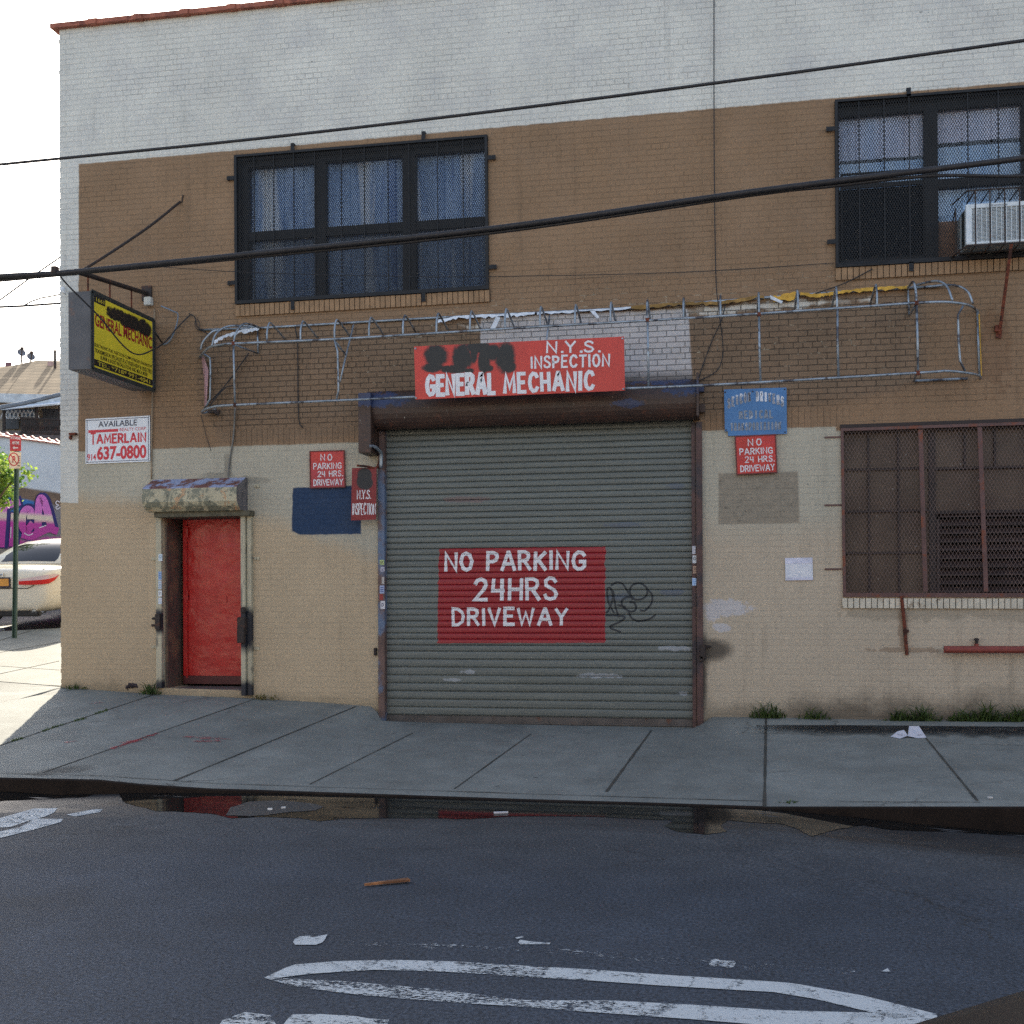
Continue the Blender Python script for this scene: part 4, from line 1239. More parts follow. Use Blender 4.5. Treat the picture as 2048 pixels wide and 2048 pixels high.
def realty_sign():
    q = [W(171, 838, .02), W(300, 831, .02), W(300, 923, .02), W(171, 928, .02)]
    mb = MB(); panel(mb, q, NF, .008)
    white = simple('white_plastic_sheet', rgb(226, 230, 236), .4, var=.05)
    o = mb.build('realty_sign', white); tag(o, 'white property agent sign with large red lettering below the projecting box', 'sign')
    b = MB(); frame_quad(b, [p+V(0, -.0015, 0) for p in sub(q, .02, .98, .03, .97)], .008, .008, .008, .008, q[0].y-.0018, .0015)
    b.build('border', simple('navy_ink', rgb(48, 58, 84), .4), o)
    red = simple('red_ink', rgb(206, 44, 58), .4, var=.05); navy = simple('dark_ink', rgb(44, 48, 70), .4)
    t = MB(); L = V(0, -.0018, 0)
    def put(txt, r_, bold, m): add_font(t, txt, [p+L for p in sub(q, *r_)], bold, .0, m)
    put('AVAILABLE', (.2, .8, .07, .2), .012, 1)
    put('REALTY CORP.', (.535, .95, .24, .31), .0, 0)
    put('T', (.08, .16, .29, .58), .03, 0)
    t.face([p+L*1.3 for p in sub(q, .045, .51, .255, .315)], 0)
    stroke_text(t, 'AMERLAIN', [p+L for p in sub(q, .17, .945, .35, .575)], .19, 0, 1, gap=.3, m=0, lift=.0003)
    put('914', (.03, .165, .78, .93), .02, 0)
    put('637-0800', (.18, .945, .62, .93), .035, 0)
    t.build('lettering', [red, navy], o, fixn=False)
    for u, v in ((.015, .03), (.985, .02), (.02, .96), (.98, .97)):
        b = MB(); p = sub(q, u, u, v, v)[0]; b.tube([p, p+V(0, -.005, 0)], .009, 8); b.build('screw', M['zinc'], o)
realty_sign()

# projecting box sign and its pole
def box_sign():
    Xs = W(373, 627).x+.0
    # where the plane x = Xf meets the two visible upright edges of the yellow face
    near = None
    Xf = None
    best = 1e9
    for i in range(400):
        X = W(330, 640).x - .2 + i*.003
        p = PX(307, 640, X)
        if abs(-p.y-.12) < best: best = abs(-p.y-.12); Xf = X
    def Q(px, py): return PX(px, py, Xf)
    q = [Q(183, 582), Q(308, 624), Q(305, 770), Q(183, 748)]
    zt, zb = q[0].z, (q[3].z+q[2].z)/2
    y0, y1 = q[0].y, q[1].y
    q = [V(Xf, y0, zt), V(Xf, y1, zt), V(Xf, y1, zb), V(Xf, y0, zb)]
    n = V(1, 0, 0)
    th = Xf - W(137, 660, -y0).x
    cab = simple('sign_cabinet', rgb(84, 84, 88), .5, var=.15, sc=5, patch=rgb(104, 84, 76), thr=.64, psc=3)
    mb = MB(); mb.hexa([p for p in q], [p-n*th for p in q])
    o = mb.build('projecting_sign', cab); tag(o, 'yellow and black projecting box sign hung from a pole near the corner', 'sign')
    fr = MB()
    for a, b in ((0, 1), (1, 2), (2, 3), (3, 0)):
        fr.bar(q[a]+n*.008, q[b]+n*.008, .045, .012, n)
    fr.build('rim', simple('dark_green_rim', rgb(48, 54, 54), .5), o)
    k = NM('yellow_face'); X, Y, Z = k.xyz()
    ye = k.bright(rgb(238, 214, 56), k.ramp(k.noise(1.5, 4), .3, .7, .92, 1.06))
    def e(u, v, ru, rv):
        p = sub(q, u, u, v, v)[0]; return (p.y, p.z, ru*abs(y1-y0), rv*(zt-zb))
    sp = k.blobs(Y, Z, [e(.4, .15, .18, .075), e(.5, .17, .2, .09), e(.64, .17, .22, .1), e(.8, .17, .15, .11), e(.84, .22, .1, .07), e(.34, .18, .12, .07), e(.55, .235, .14, .05)], k.rag(9), .9, .2)
    ye = k.mix(sp, ye, rgb(26, 26, 28)); k.out(ye, .35)
    fc = MB(); fc.face([p+n*.003 for p in sub(q, .035, .965, .035, .965)]); fc.build('face', k.mat, o, fixn=False)
    t = MB(); red = simple('crimson_vinyl', rgb(160, 30, 42), .4); blk = simple('black_vinyl', rgb(30, 30, 30), .4); yl = simple('yellow_vinyl', rgb(208, 186, 60), .4)
    def put(txt, r_, bold, m, z=.0055): add_font(t, txt, [p+n*z for p in sub(q, *r_)], bold, 0, m)
    def slab_(r_, m): t.face([p+n*.0042 for p in sub(q, *r_)], m)
    slab_((.035, .2, .035, .125), 1); put('1661', (.06, .18, .055, .105), .02, 2)
    put('GENERAL MECHANIC', (.045, .955, .26, .43), .022, 0)
    put('ELECTRONIC FUEL INJECTION-COMPUTERIZED DIAGNOSTIC', (.04, .955, .655, .71), .008, 1)
    put('TRANSMISSION SPECIALIST-FLAT FIXED-NEW & USED TIRES', (.04, .955, .72, .775), .008, 1)
    put('ALARM & RADIO INSTALLATIONS AND MUCH MORE', (.12, .88, .785, .84), .008, 1)
    slab_((.035, .965, .86, .945), 1); put('TEL: *718* 991-4041', (.08, .92, .872, .932), .015, 2)
    t.build('lettering', [red, blk, yl], o, fixn=False)
    # hangers down to the cabinet
    Xm = Xf-th/2
    a, b = PX(160, 547, Xm), PX(376, 629, Xm)
    b.y = 0
    pole_t = lambda y: a.z+(b.z-a.z)*(y-a.y)/(b.y-a.y)
    for f in (.12, .45, .8):
        h = MB(); y = y0+(y1-y0)*f; h.bar(V(Xm, y, pole_t(y)), V(Xm, y, zt), .03, .006, n); h.build('hanger', M['rust'], o)
    p = thing('sign_pole', 'rusty pole with a bent stay rod that carries the projecting sign', 'pole', (Xm, 0, b.z))
    pb = MB(); pb.tube([a+V(0, -.1, .0), b], .03, 10); pb.box(b+V(0, -.012, 0), (.14, .024, .2)); pb.build('arm', M['dark_iron'], p, smooth=False)
    st = MB(); e0 = a+V(0, .05, .05)
    s1 = W(362, 402)
    st.tube(spline([e0, W(225, 503, 1.35), W(300, 452, .6), W(360, 404, .03)], 8), .017, 8)
    st.tube([W(360, 404, .03), W(364, 404, .0), W(366, 390, .01)], .01, 6)
    st.build('stay_rod', M['dark_iron'], p)
    jb = thing('junction_box', 'small pale electrical box on the wall behind the sign pole', 'box', W(297, 603))
    m2 = MB(); m2.box(W(297, 603, .05), (.1, .08, .11)); m2.build('cover', simple('pale_grey_box', rgb(196, 196, 190), .5, var=.2), jb, bevel=.008)
    return Xm, a, b, y0, y1, zt
BS = box_sign()
def mesh_thing(name, label, cat, mb, mat, group=None, **kw):
    return tag(mb.build(name, mat, None, **kw), label, cat, group)

# ------------------------------------------------------------------ stripped awning frame
AO = .6
def awning():
    t = thing('awning_frame', 'bare galvanised awning frame with rounded ends, its canvas gone', 'awning frame', W(1100, 720, .3))
    r = .0145
    def A(px, py, off=AO): return W(px, py, off)
    mb = MB()
    mb.tube(spline([A(398, 716, .0), A(404, 709, .2), A(420, 694, .42), A(447, 689, .56), A(470, 687), A(676, 678), A(1040, 656), A(1400, 635), A(1700, 615), A(1833, 606), A(1890, 604, .58), A(1928, 608, .45), A(1945, 614, .25), A(1955, 622, 0)], 5), r, 8)
    mb.build('top_rail', M['zinc'], t, smooth=True)
    mb = MB()
    mb.tube(spline([A(432, 818, .0), A(408, 826, .12), A(405, 822, .3), A(425, 814, .5), A(470, 810), A(700, 800), A(1040, 784, .62), A(1400, 771), A(1833, 746), A(1890, 742, .58), A(1935, 746, .44), A(1958, 751, .22), A(1961, 757, 0)], 5), r, 8)
    mb.build('bottom_rail', M['zinc'], t, smooth=True)
    mb = MB(); mb.tube([A(398, 660, .02), A(520, 656, .02), A(881, 635, .02), A(1262, 616, .02), A(1674, 584, .02), A(1880, 572, .02)], .015, 8)
    mb.build('wall_rail', M['zinc'], t, smooth=True)
    mb = MB(); mb.tube([A(1828, 762, .03), A(1935, 757, .03)], .015, 8); mb.tube([A(1833, 746), A(1828, 762, .03)], .012, 6); mb.build('wall_rail', M['zinc'], t)
    ribs = [534, 601, 669, 738, 806, 873, 940, 1010, 1080, 1150, 1221, 1294, 1367, 1441, 1518, 1596, 1674, 1754]
    ztop = lambda px: (A(470, 687).z*(1833-px)+A(1833, 605).z*(px-470))/1363
    rail = [(470, 687), (676, 678), (1040, 656), (1400, 635), (1700, 615), (1833, 606)]
    def raily(px):
        for (a, b), (c, d) in zip(rail, rail[1:]):
            if px <= c: return b+(d-b)*(px-a)/(c-a)
        return rail[-1][1]
    for px in ribs:
        b = A(px, raily(px))
        m2 = MB()
        m2.tube(spline([b, b+V(0, .005, .13), b+V(0, .06, .235), b+V(0, .13, .262), b+V(0, .35, .22), b+V(0, AO-.02, .165)], 5), .0125, 8)
        m2.build('rib', M['zinc'], t, smooth=True)
    # rounded ends
    for pts in ([A(467, 687), A(472, 665, .58), A(487, 648, .5), A(505, 650, .3), A(520, 656, .03)],
                [A(423, 694, .42), A(432, 668, .4), A(455, 653, .3), A(490, 652, .14), A(518, 655, .03)],
                [A(401, 700, .1), A(406, 684, .1), A(424, 664, .08), A(440, 660, .03)],
                [A(1833, 606), A(1831, 578, .58), A(1826, 564, .5), A(1818, 572, .2), A(1815, 577, .03)],
                [A(1905, 601, .54), A(1893, 572, .46), A(1872, 562, .34), A(1834, 570, .1), A(1822, 576, .03)],
                [A(1946, 607, .2), A(1934, 582, .16), A(1905, 570, .1), A(1850, 574, .03)]):
        m2 = MB(); m2.tube(spline(pts, 6), .0135, 8); m2.build('rib', M['zinc'], t, smooth=True)
    for pts in ([A(467, 687), A(468, 740), A(470, 810)], [A(669, 680), A(675, 703), A(677, 780), A(673, 799)],
                [A(1295, 640), A(1296, 700), A(1297, 777)], [A(1518, 629), A(1519, 700), A(1521, 762)], [A(1675, 617), A(1675, 680), A(1677, 754)],
                [A(1833, 606), A(1835, 680), A(1836, 746)],
                [A(405, 706, .15), A(420, 716, .15), A(421, 742, .15), A(420, 798, .15), A(409, 818, .15)],
                [A(1926, 612, .3), A(1916, 630, .3), A(1917, 680, .3), A(1920, 722, .3), A(1930, 742, .3)],
                [A(1955, 622, .02), A(1957, 700, .02), A(1959, 752, .02)]):
        m2 = MB(); m2.tube(pts, .0135, 8); m2.build('upright', M['zinc'], t, smooth=True)
    for pts in ([A(707, 650, .04), A(691, 715, .3), A(680, 764, .5)], [A(672, 685), A(691, 709, .3)], [A(515, 656, .03), A(516, 707, .03)], [A(470, 690), A(516, 707, .04)],
                [A(1099, 632, .05), A(1092, 690, .5)], [A(1816, 580, .03), A(1818, 630, .03)], [A(1833, 608), A(1818, 632, .04)]):
        m2 = MB(); m2.tube(pts, .0115, 8); m2.build('brace', M['zinc'], t, smooth=True)
    # tatters of canvas left along the wall rail
    def tatter(name, pts, w, mat, seed):
        rr = random.Random(seed); sp = spline([A(*p) for p in pts], 10)
        rows = [[p+V(0, -.015, rr.uniform(.0, w*.25)) for p in sp], [p+V(0, -.035+rr.uniform(-.01, .01), -w*rr.uniform(.35, 1.0)) for p in sp]]
        m2 = MB(); m2.sheet(rows); m2.build(name, mat, t, fixn=False)
    yel = simple('yellow_canvas', rgb(196, 152, 60), .8, var=.35, sc=9); wht = simple('white_canvas', rgb(214, 220, 228), .75, var=.2, sc=12)
    tatter('canvas_scrap', [(1262, 614, .04), (1367, 606, .04), (1440, 604, .04), (1518, 592, .04), (1530, 600, .04)], .05, simple('stained_canvas', rgb(140, 108, 58), .85, var=.4, sc=9), 1)
    tatter('canvas_scrap', [(1546, 596, .04), (1590, 586, .04), (1596, 584, .04)], .1, yel, 2)
    tatter('canvas_scrap', [(1600, 586, .04), (1640, 589, .04), (1674, 584, .04), (1740, 577, .04), (1816, 573, .04)], .05, yel, 3)
    tatter('canvas_scrap', [(877, 640, .04), (930, 632, .04), (1000, 630, .04), (1070, 625, .04)], .05, wht, 4)
    tatter('canvas_scrap', [(1075, 626, .04), (1150, 622, .04), (1262, 615, .04)], .035, wht, 5)
    tatter('canvas_scrap', [(425, 684, .25), (450, 672, .2), (485, 661, .08), (520, 655, .04)], .06, wht, 6)
    m2 = MB(); a = A(1000, 632, .3)
    m2.face([A(992, 633, .1), A(1001, 635, .1), A(990, 658, .12), A(980, 658, .12)]); m2.face([A(1180, 622, .1), A(1190, 622, .1), A(1199, 635, .12), A(1194, 637, .12)])
    m2.face([A(1541, 598, .1), A(1540, 590, .1), A(1560, 600, .1), A(1566, 602, .1), A(1563, 607, .1)])
    m2.build('canvas_scrap', wht, t, fixn=False)
    m2 = MB(); m2.face([A(403, 714, .03), A(408, 714, .08), A(417, 740, .1), A(413, 812, .1), A(409, 812, .04), A(408, 760, .03)]); m2.build('canvas_scrap', simple('pink_canvas', rgb(176, 140, 146), .8), t, fixn=False)
    m2 = MB(); m2.tube([A(1958, 628, .05), A(1961, 700, .05), A(1963, 752, .05)], .007, 6); m2.build('canvas_scrap', yel, t)
    for p in ((467, 687), (470, 810), (1833, 606), (1836, 746), (1518, 629), (1295, 640)):
        m2 = MB(); q = A(*p); m2.tube([q+V(0, 0, -.022), q+V(0, 0, .022)], .024, 8); m2.build('clamp', M['rust'], t)
    m2 = MB(); m2.box(A(428, 823, .06), (.12, .1, .04)); m2.tube([A(430, 826, .1), A(437, 826, .1)], .022, 8); m2.tube([A(436, 820, .1), A(436, 831, .1)], .014, 8); m2.build('wall_fixing', M['dark_iron'], t)
awning()

# ------------------------------------------------------------------ air conditioner in its cage
def aircon():
    f0 = .42
    a = W(1932, 409, f0); zb = W(1932, 489, f0).z
    x0, x1, zt = a.x, a.x+.86, a.z
    white = simple('ac_enamel', rgb(214, 222, 228), .4, var=.08)
    t = thing('air_conditioner', 'white window air conditioner jutting out of the upper right window', 'air conditioner', (x0+.43, -f0/2, zb))
    b = MB(); b.box(((x0+x1)/2, -f0/2+.13, (zt+zb)/2), (x1-x0-.02, f0+.2, zt-zb-.02)); b.build('case', simple('ac_side', rgb(150, 158, 160), .5), t, bevel=.006)
    g = MB()
    frame_quad(g, [V(x0, 0, zt), V(x1, 0, zt), V(x1, 0, zb), V(x0, 0, zb)], .062, .062, .048, .026, -f0, .05)
    g.build('bezel', white, t, bevel=.004)
    fin = MB(); ix0, ix1, iz0, iz1 = x0+.062, x1-.062, zb+.026, zt-.048
    n = 26
    for i in range(n+1):
        z = iz0+(iz1-iz0)*i/n; fin.box(((ix0+ix1)/2, -f0+.02, z), (ix1-ix0, .012, .0045))
    for i in range(15):
        x = ix0+(ix1-ix0)*i/14; fin.box((x, -f0+.01, (iz0+iz1)/2), (.006, .01, iz1-iz0))
    fin.build('grille', white, t)
    co = MB(); co.box(((ix0+ix1)/2, -f0+.037, (iz0+iz1)/2), (ix1-ix0, .01, iz1-iz0)); co.build('coil', simple('coil', rgb(110, 112, 118), .6, var=.3, sc=90), t)
    sd = MB()
    for i in range(22):
        z = zb+.04+i*(zt-zb-.08)/21; sd.box((x0+.006, -f0*.52, z), (.012, .13, .006))
    sd.build('side_vent', simple('vent_shadow', rgb(56, 60, 60), .6), t)
    l = MB(); add_font(l, 'Kenmore', [V(x0+.27, -f0-.002, zt-.012), V(x0+.44, -f0-.002, zt-.012), V(x0+.44, -f0-.002, zt-.038), V(x0+.27, -f0-.002, zt-.038)], .005, 0)
    l.build('lettering', simple('grey_print', rgb(90, 94, 104), .5), t, fixn=False)
    c = thing('security_cage', 'dark bar cage wrapped round the window air conditioner', 'cage', (x0+.43, -.25, zb-.1))
    fo = f0+.07; zlo, zhi = zb-.035, zt+.13
    xs_ = [x0-.07+.155*i for i in range(7)]
    for x in xs_[0:]:
        m2 = MB(); m2.tube([V(x, -.03, zhi), V(x, -fo, zhi-.0), V(x, -fo, zlo), V(x, -.03, zlo-.0)] if x > x0 else [V(x, -.03, zhi-.2), V(x, -.2, zhi-.1), V(x, -.2, zlo), V(x, -.03, zlo)], .0085, 6); m2.build('bar', M['dark_iron'], c)
    for pts in ([V(x0-.075, -.03, zhi), V(x0-.0, -fo, zhi), V(xs_[-1], -fo, zhi)], [V(x0-.1, -.03, zlo), V(x0-.01, -fo, zlo), V(xs_[-1], -fo, zlo)], [V(x0-.08, -.2, zlo), V(xs_[-1], -.2, zlo)]):
        m2 = MB(); m2.tube(pts, .009, 6); m2.build('rail', M['dark_iron'], c)
    s = MB(); s.bar(W(2023, 488, fo+.01), W(1999, 668, .03), .034, .012, V(0, -1, 0)); s.box(W(1994, 657, .03), (.05, .05, .07)); s.bar(W(1999, 660, .02), W(1997, 676, .02), .06, .012, V(0, -1, 0))
    s.build('strut', M['rust'], c)
aircon()

# ------------------------------------------------------------------ bits on the wall
def wall_tube(name, label, cat, pts, r, mat, group=None, n=6, k=6):
    mb = MB(); mb.tube(spline([W(*p) for p in pts], k) if len(pts) > 2 else [W(*p) for p in pts], r, n)
    return tag(mb.build(name, mat, None, smooth=True), label, cat, group)
cab = M['black_cable']
wall_tube('drop_cable', 'thin black cable dropping straight down the wall between the two upper windows', 'cable', [(1428, -20, .05), (1428, 200, .05), (1429, 390, .04), (1432, 560, .04), (1437, 610, .1), (1441, 650, .1)], .0065, cab)
wall_tube('cable_loop', 'slack black cable loop beside the right end of the shutter hood', 'cable', [(1452, 606, .05), (1441, 645, .08), (1425, 680, .04), (1404, 735, .04), (1398, 757, .03)], .007, cab)
wall_tube('cable_loop', 'second slack cable bellying right before it reaches the hood end', 'cable', [(1441, 648, .08), (1445, 680, .05), (1445, 715, .04), (1432, 743, .04), (1398, 762, .03)], .006, cab)
wall_tube('span_cable', 'fine dark wire sagging across the wall below the upper windows', 'cable', [(285, 531, .3), (480, 544, .25), (760, 552, .2), (980, 553, .12), (1350, 545, .1), (1670, 526, .1), (1780, 521, .1)], .004, cab)
wall_tube('span_cable', 'short slanting wire under the upper right window sill', 'cable', [(1628, 588, .05), (1690, 566, .05), (1745, 538, .06)], .006, cab)
wall_tube('tail_cable', 'black cable tail hanging down to the soldier bricks left of the shutter', 'cable', [(590, 652, .03), (595, 690, .02), (596, 780, .02), (598, 840, .02), (605, 856, .02)], .007, cab)
wall_tube('feed_cable', 'grey cable running down from the awning end to the door hood', 'cable', [(470, 815, .05), (467, 870, .02), (459, 925, .02), (455, 960, .03)], .011, simple('grey_cable', rgb(110, 108, 104), .6, var=.3, sc=9))
wall_tube('feed_cable', 'thin wire slanting from the awning corner to the wall beside the sign', 'cable', [(402, 830, .03), (412, 870, .02), (422, 902, .02)], .004, cab)
wall_tube('brace_cable', 'dark cable slung diagonally inside the left end of the awning frame', 'cable', [(498, 706, .05), (455, 765, .1), (424, 800, .15)], .008, cab)
wall_tube('brace_cable', 'lower of the two cables inside the left end of the awning frame', 'cable', [(466, 771, .05), (450, 776, .1), (424, 805, .2), (418, 815, .2)], .007, cab)
wall_tube('wall_conduit', 'thin painted conduit running down from the junction box to the door hood', 'conduit', [(309, 618, .025), (308, 700, .025), (304, 830, .025), (303, 958, .025)], .011, simple('painted_conduit', rgb(140, 122, 100), .6))
wall_tube('sign_cable', 'black cable sagging across the yellow sign face to the wall', 'cable', [(120, 552, 2.5), (140, 575, 2.3), (200, 635, 1.9), (245, 690, 1.6), (275, 709, 1.3), (305, 700, .8), (330, 684, .3), (355, 655, .1), (382, 628, .04)], .009, cab)
wall_tube('sign_cable', 'pale blue cable looping from the pole foot behind the yellow sign', 'cable', [(322, 612, .1), (345, 622, .12), (356, 630, .1), (350, 660, .08), (338, 683, .06), (326, 690, .05)], .009, simple('pale_blue_cable', rgb(116, 132, 150), .6))
wall_tube('sign_cable', 'short dark spike of cable at the lower right of the yellow sign', 'cable', [(308, 662, .3), (324, 685, .05)], .011, cab)
wall_tube('pole_cable', 'black cable curling from the pole foot to the awning corner', 'cable', [(378, 627, .05), (390, 635, .05), (394, 652, .05), (405, 662, .05), (416, 668, .1)], .007, cab)
wall_tube('pole_cable', 'small hanging ring of cable under the pole foot', 'cable', [(392, 636, .05), (390, 650, .05), (396, 660, .05), (400, 648, .05), (394, 638, .05)], .005, cab)
mesh_thing('wall_hook', 'small rusty stub on the white corner strip', 'hook', (lambda m: (m.box(W(146, 868, .03), (.1, .06, .03)), m.box(W(141, 875, .02), (.03, .04, .05)), m)[2])(MB()), M['rust'], bevel=.004)
mesh_thing('insulator', 'pale porcelain insulator on the corner above the sign cabinet', 'insulator', (lambda m: (m.tube([W(131, 576, .05), W(126, 577, .1), W(126, 584, .12), W(131, 588, .12)], [.015, .03, .028, .015], 10), m)[1])(MB()), simple('porcelain', rgb(214, 216, 216), .3), smooth=True)
mesh_thing('rust_rod', 'rusty rod leaning down the wall under the lower right window', 'rod', (lambda m: (m.tube([W(1803, 1192, .05), W(1809, 1250, .03), W(1814, 1310, .02)], .02, 8), m.box(W(1812, 1262, .03), (.06, .04, .03)), m)[2])(MB()), M['rust'])
mesh_thing('pipe_rail', 'red brown horizontal pipe fixed low on the wall at the right', 'pipe', (lambda m: (m.tube([W(1888, 1299, .12), W(2250, 1300, .12)], .042, 12), m.box(W(1953, 1292, .05), (.03, .1, .05)), m.box(W(2160, 1292, .05), (.03, .1, .05)), m)[3])(MB()), simple('red_pipe', rgb(140, 66, 56), .55, var=.25, sc=4, patch=rgb(92, 50, 44), thr=.58), smooth=False)
mesh_thing('valve_stem', 'little dark stem on the wall above the red pipe', 'stem', (lambda m: (m.box(W(1953, 1283, .03), (.025, .05, .08)), m.box(W(1953, 1279, .05), (.05, .03, .02)), m)[2])(MB()), M['dark_iron'])
def notice():
    q = [W(1570, 1116, .015), W(1625, 1115, .015), W(1626, 1160, .015), W(1571, 1161, .015)]
    mb = MB(); panel(mb, q, NF, .004)
    k = NM('blank_paper'); X, Y, Z = k.xyz()
    c = k.mix(k.ramp(k.noise(9, 4), .35, .6), rgb(226, 228, 234), rgb(214, 218, 228))
    k.out(c, .5)
    o = mb.build('paper_notice', k.mat); tag(o, 'sun bleached blank white notice on the wall left of the mesh window', 'notice')
    lil = simple('lilac_band', rgb(206, 208, 226), .5)
    for r_ in ((0, 1, 0, .26), (.04, 1, .87, 1)):
        b = MB(); panel(b, [p+V(0, -.003, 0) for p in sub(q, *r_)], NF, .002); b.build('band', lil, o)
notice()
# stickers: each its own slip of paper
def sticker(x0, y0, x1, y1, off, col, label, group, mark=None, mcol=(50, 56, 80)):
    q = [W(x0, y0, off), W(x1, y0, off), W(x1, y1, off), W(x0, y1, off)]
    mb = MB(); panel(mb, q, NF, .002)
    o = mb.build('sticker', simple('sticker_paper', rgb(*col), .5, var=.1, sc=30)); tag(o, label, 'sticker', group)
    if mark:
        m2 = MB()
        if mark == 'ring':
            c = sub(q, .5, .5, .38, .38)[0]; r = (q[1]-q[0]).length*.3
            pts = [(c.x+r*math.cos(a*math.pi/6), c.z+r*math.sin(a*math.pi/6)) for a in range(13)]
            L = strip(pts, r*.5); m2.sheet([[V(a[0], c.y-.001, a[1]), V(b[0], c.y-.001, b[1])] for a, b in L])
        elif mark == 'letter':
            add_font(m2, 'D', [p+V(0, -.001, 0) for p in sub(q, .22, .78, .25, .68)], .03, 0)
        else:
            for v0, v1 in ((.2, .3), (.42, .56), (.7, .8)):
                m2.face([p+V(0, -.001, 0) for p in sub(q, .15, .85, v0, v1)])
        m2.build('print', simple('sticker_ink', rgb(*mcol), .5), o, fixn=False)
gL, gR, gD = 'stickers on the left shutter guide', 'stickers on the right shutter guide', 'stickers on the door gate rail'
sticker(1384.5, 1092, 1391, 1108, .033, (200, 200, 208), 'plain white upright sticker, topmost on the right shutter guide', gR, 'lines', (160, 164, 176))
sticker(1385, 1111, 1393, 1126.5, .033, (206, 212, 216), 'white sticker with a dark ring emblem on the right shutter guide', gR, 'ring', (70, 82, 92))
sticker(1386, 1132, 1394, 1147, .034, (180, 150, 128), 'tan sticker on the right shutter guide', gR, 'lines', (110, 84, 72))
sticker(1384.5, 1156, 1392.5, 1171, .033, (176, 206, 240), 'pale blue sticker, lowest on the right shutter guide', gR, 'lines', (112, 150, 200))
sticker(761, 1202, 770, 1218, .053, (208, 206, 212), 'white sticker with a dark printed letter, lowest on the left shutter guide', gL, 'letter', (80, 80, 104))
sticker(759, 1188.5, 766, 1200, .053, (150, 52, 50), 'red sticker above the white lettered one on the left shutter guide', gL)
sticker(759.5, 1171, 768.5, 1187, .053, (160, 172, 206), 'blue and white sticker in the middle of the left shutter guide', gL, 'lines', (78, 92, 140))
sticker(763.5, 1154, 768.5, 1168, .053, (172, 168, 166), 'torn pale scrap of sticker on the left shutter guide', gL)
sticker(761, 1134, 769, 1143, .053, (190, 190, 206), 'round torn white sticker near the top of the left shutter guide', gL, 'lines', (96, 92, 116))
sticker(759.5, 1120, 768, 1129.5, .053, (176, 196, 132), 'lime green sticker, topmost on the left shutter guide', gL, 'lines', (96, 90, 70))
sticker(317, 1108, 324.5, 1122, .052, (206, 218, 226), 'pale blue sticker, topmost on the left door rail', gD, 'ring', (120, 150, 180))
sticker(316.5, 1143, 323, 1160, .052, (150, 178, 214), 'strong blue striped sticker on the left door rail', gD, 'lines', (84, 120, 176))
sticker(316.5, 1161.5, 323, 1178, .052, (186, 200, 214), 'faded grey blue sticker below the striped one on the left door rail', gD, 'lines', (150, 164, 182))
sticker(316.5, 1181, 323.5, 1193, .052, (224, 228, 232), 'white sticker with a dark printed letter on the left door rail', gD, 'letter', (70, 84, 108))
sticker(316.5, 1195.5, 323.5, 1208, .052, (214, 220, 228), 'white sticker with faint lines, lowest on the left door rail', gD, 'lines', (166, 176, 190))

# ------------------------------------------------------------------ overhead lines
def line(name, label, pts, off, r, mat=cab, n=8):
    mb = MB(); sp = spline([W(x, y, off if len(p) == 0 else p[0]) for x, y, *p in pts], 8)
    sp = [sp[0]+(sp[0]-sp[1]).normalized()*22]+sp+[sp[-1]+(sp[-1]-sp[-2]).normalized()*22]
    mb.tube(sp, r, n); return tag(mb.build(name, mat, None, smooth=True), label, 'cable', 'overhead utility lines')
line('utility_line', 'upper thin utility line crossing the white brickwork', [(-250, 356), (0, 329), (500, 279), (1000, 221), (1500, 157), (2048, 81), (2350, 38)], 5.5, .0125)
line('utility_cable', 'thick bundled utility cable sagging in front of both upper windows', [(-250, 572), (0, 553), (143, 544), (500, 508), (1000, 455), (1500, 384), (2048, 316), (2350, 270)], 6.0, .021)
line('utility_cable', 'second strand lashed along the underside of the thick utility cable', [(143, 548), (500, 515), (1000, 464), (1500, 391), (1668, 372), (1860, 352), (2048, 352), (2350, 340)], 5.98, .012)
mesh_thing('cable_clamp', 'small dark clamp on the thick utility cable near the corner', 'clamp', (lambda m: (m.box(W(110, 540, 6.0), (.04, .05, .05)), m)[1])(MB()), M['dark_iron'])
def far_line(label, pts, dep, r):
    mb = MB(); mb.tube([DP(x, y, dep) for x, y in pts], r, 6); return tag(mb.build('distant_line', cab, None), label, 'cable', 'lines above the side street')
far_line('thin line slanting up behind the building corner', [(-60, 634), (0, 600), (60, 556), (128, 509)], 19, .013)
far_line('nearly level line over the far house', [(-80, 619), (0, 614), (45, 612), (128, 606)], 20, .019)
far_line('thin branch line rising from the level line to the corner', [(48, 611), (62, 603), (82, 596), (110, 591), (128, 587)], 20, .013)

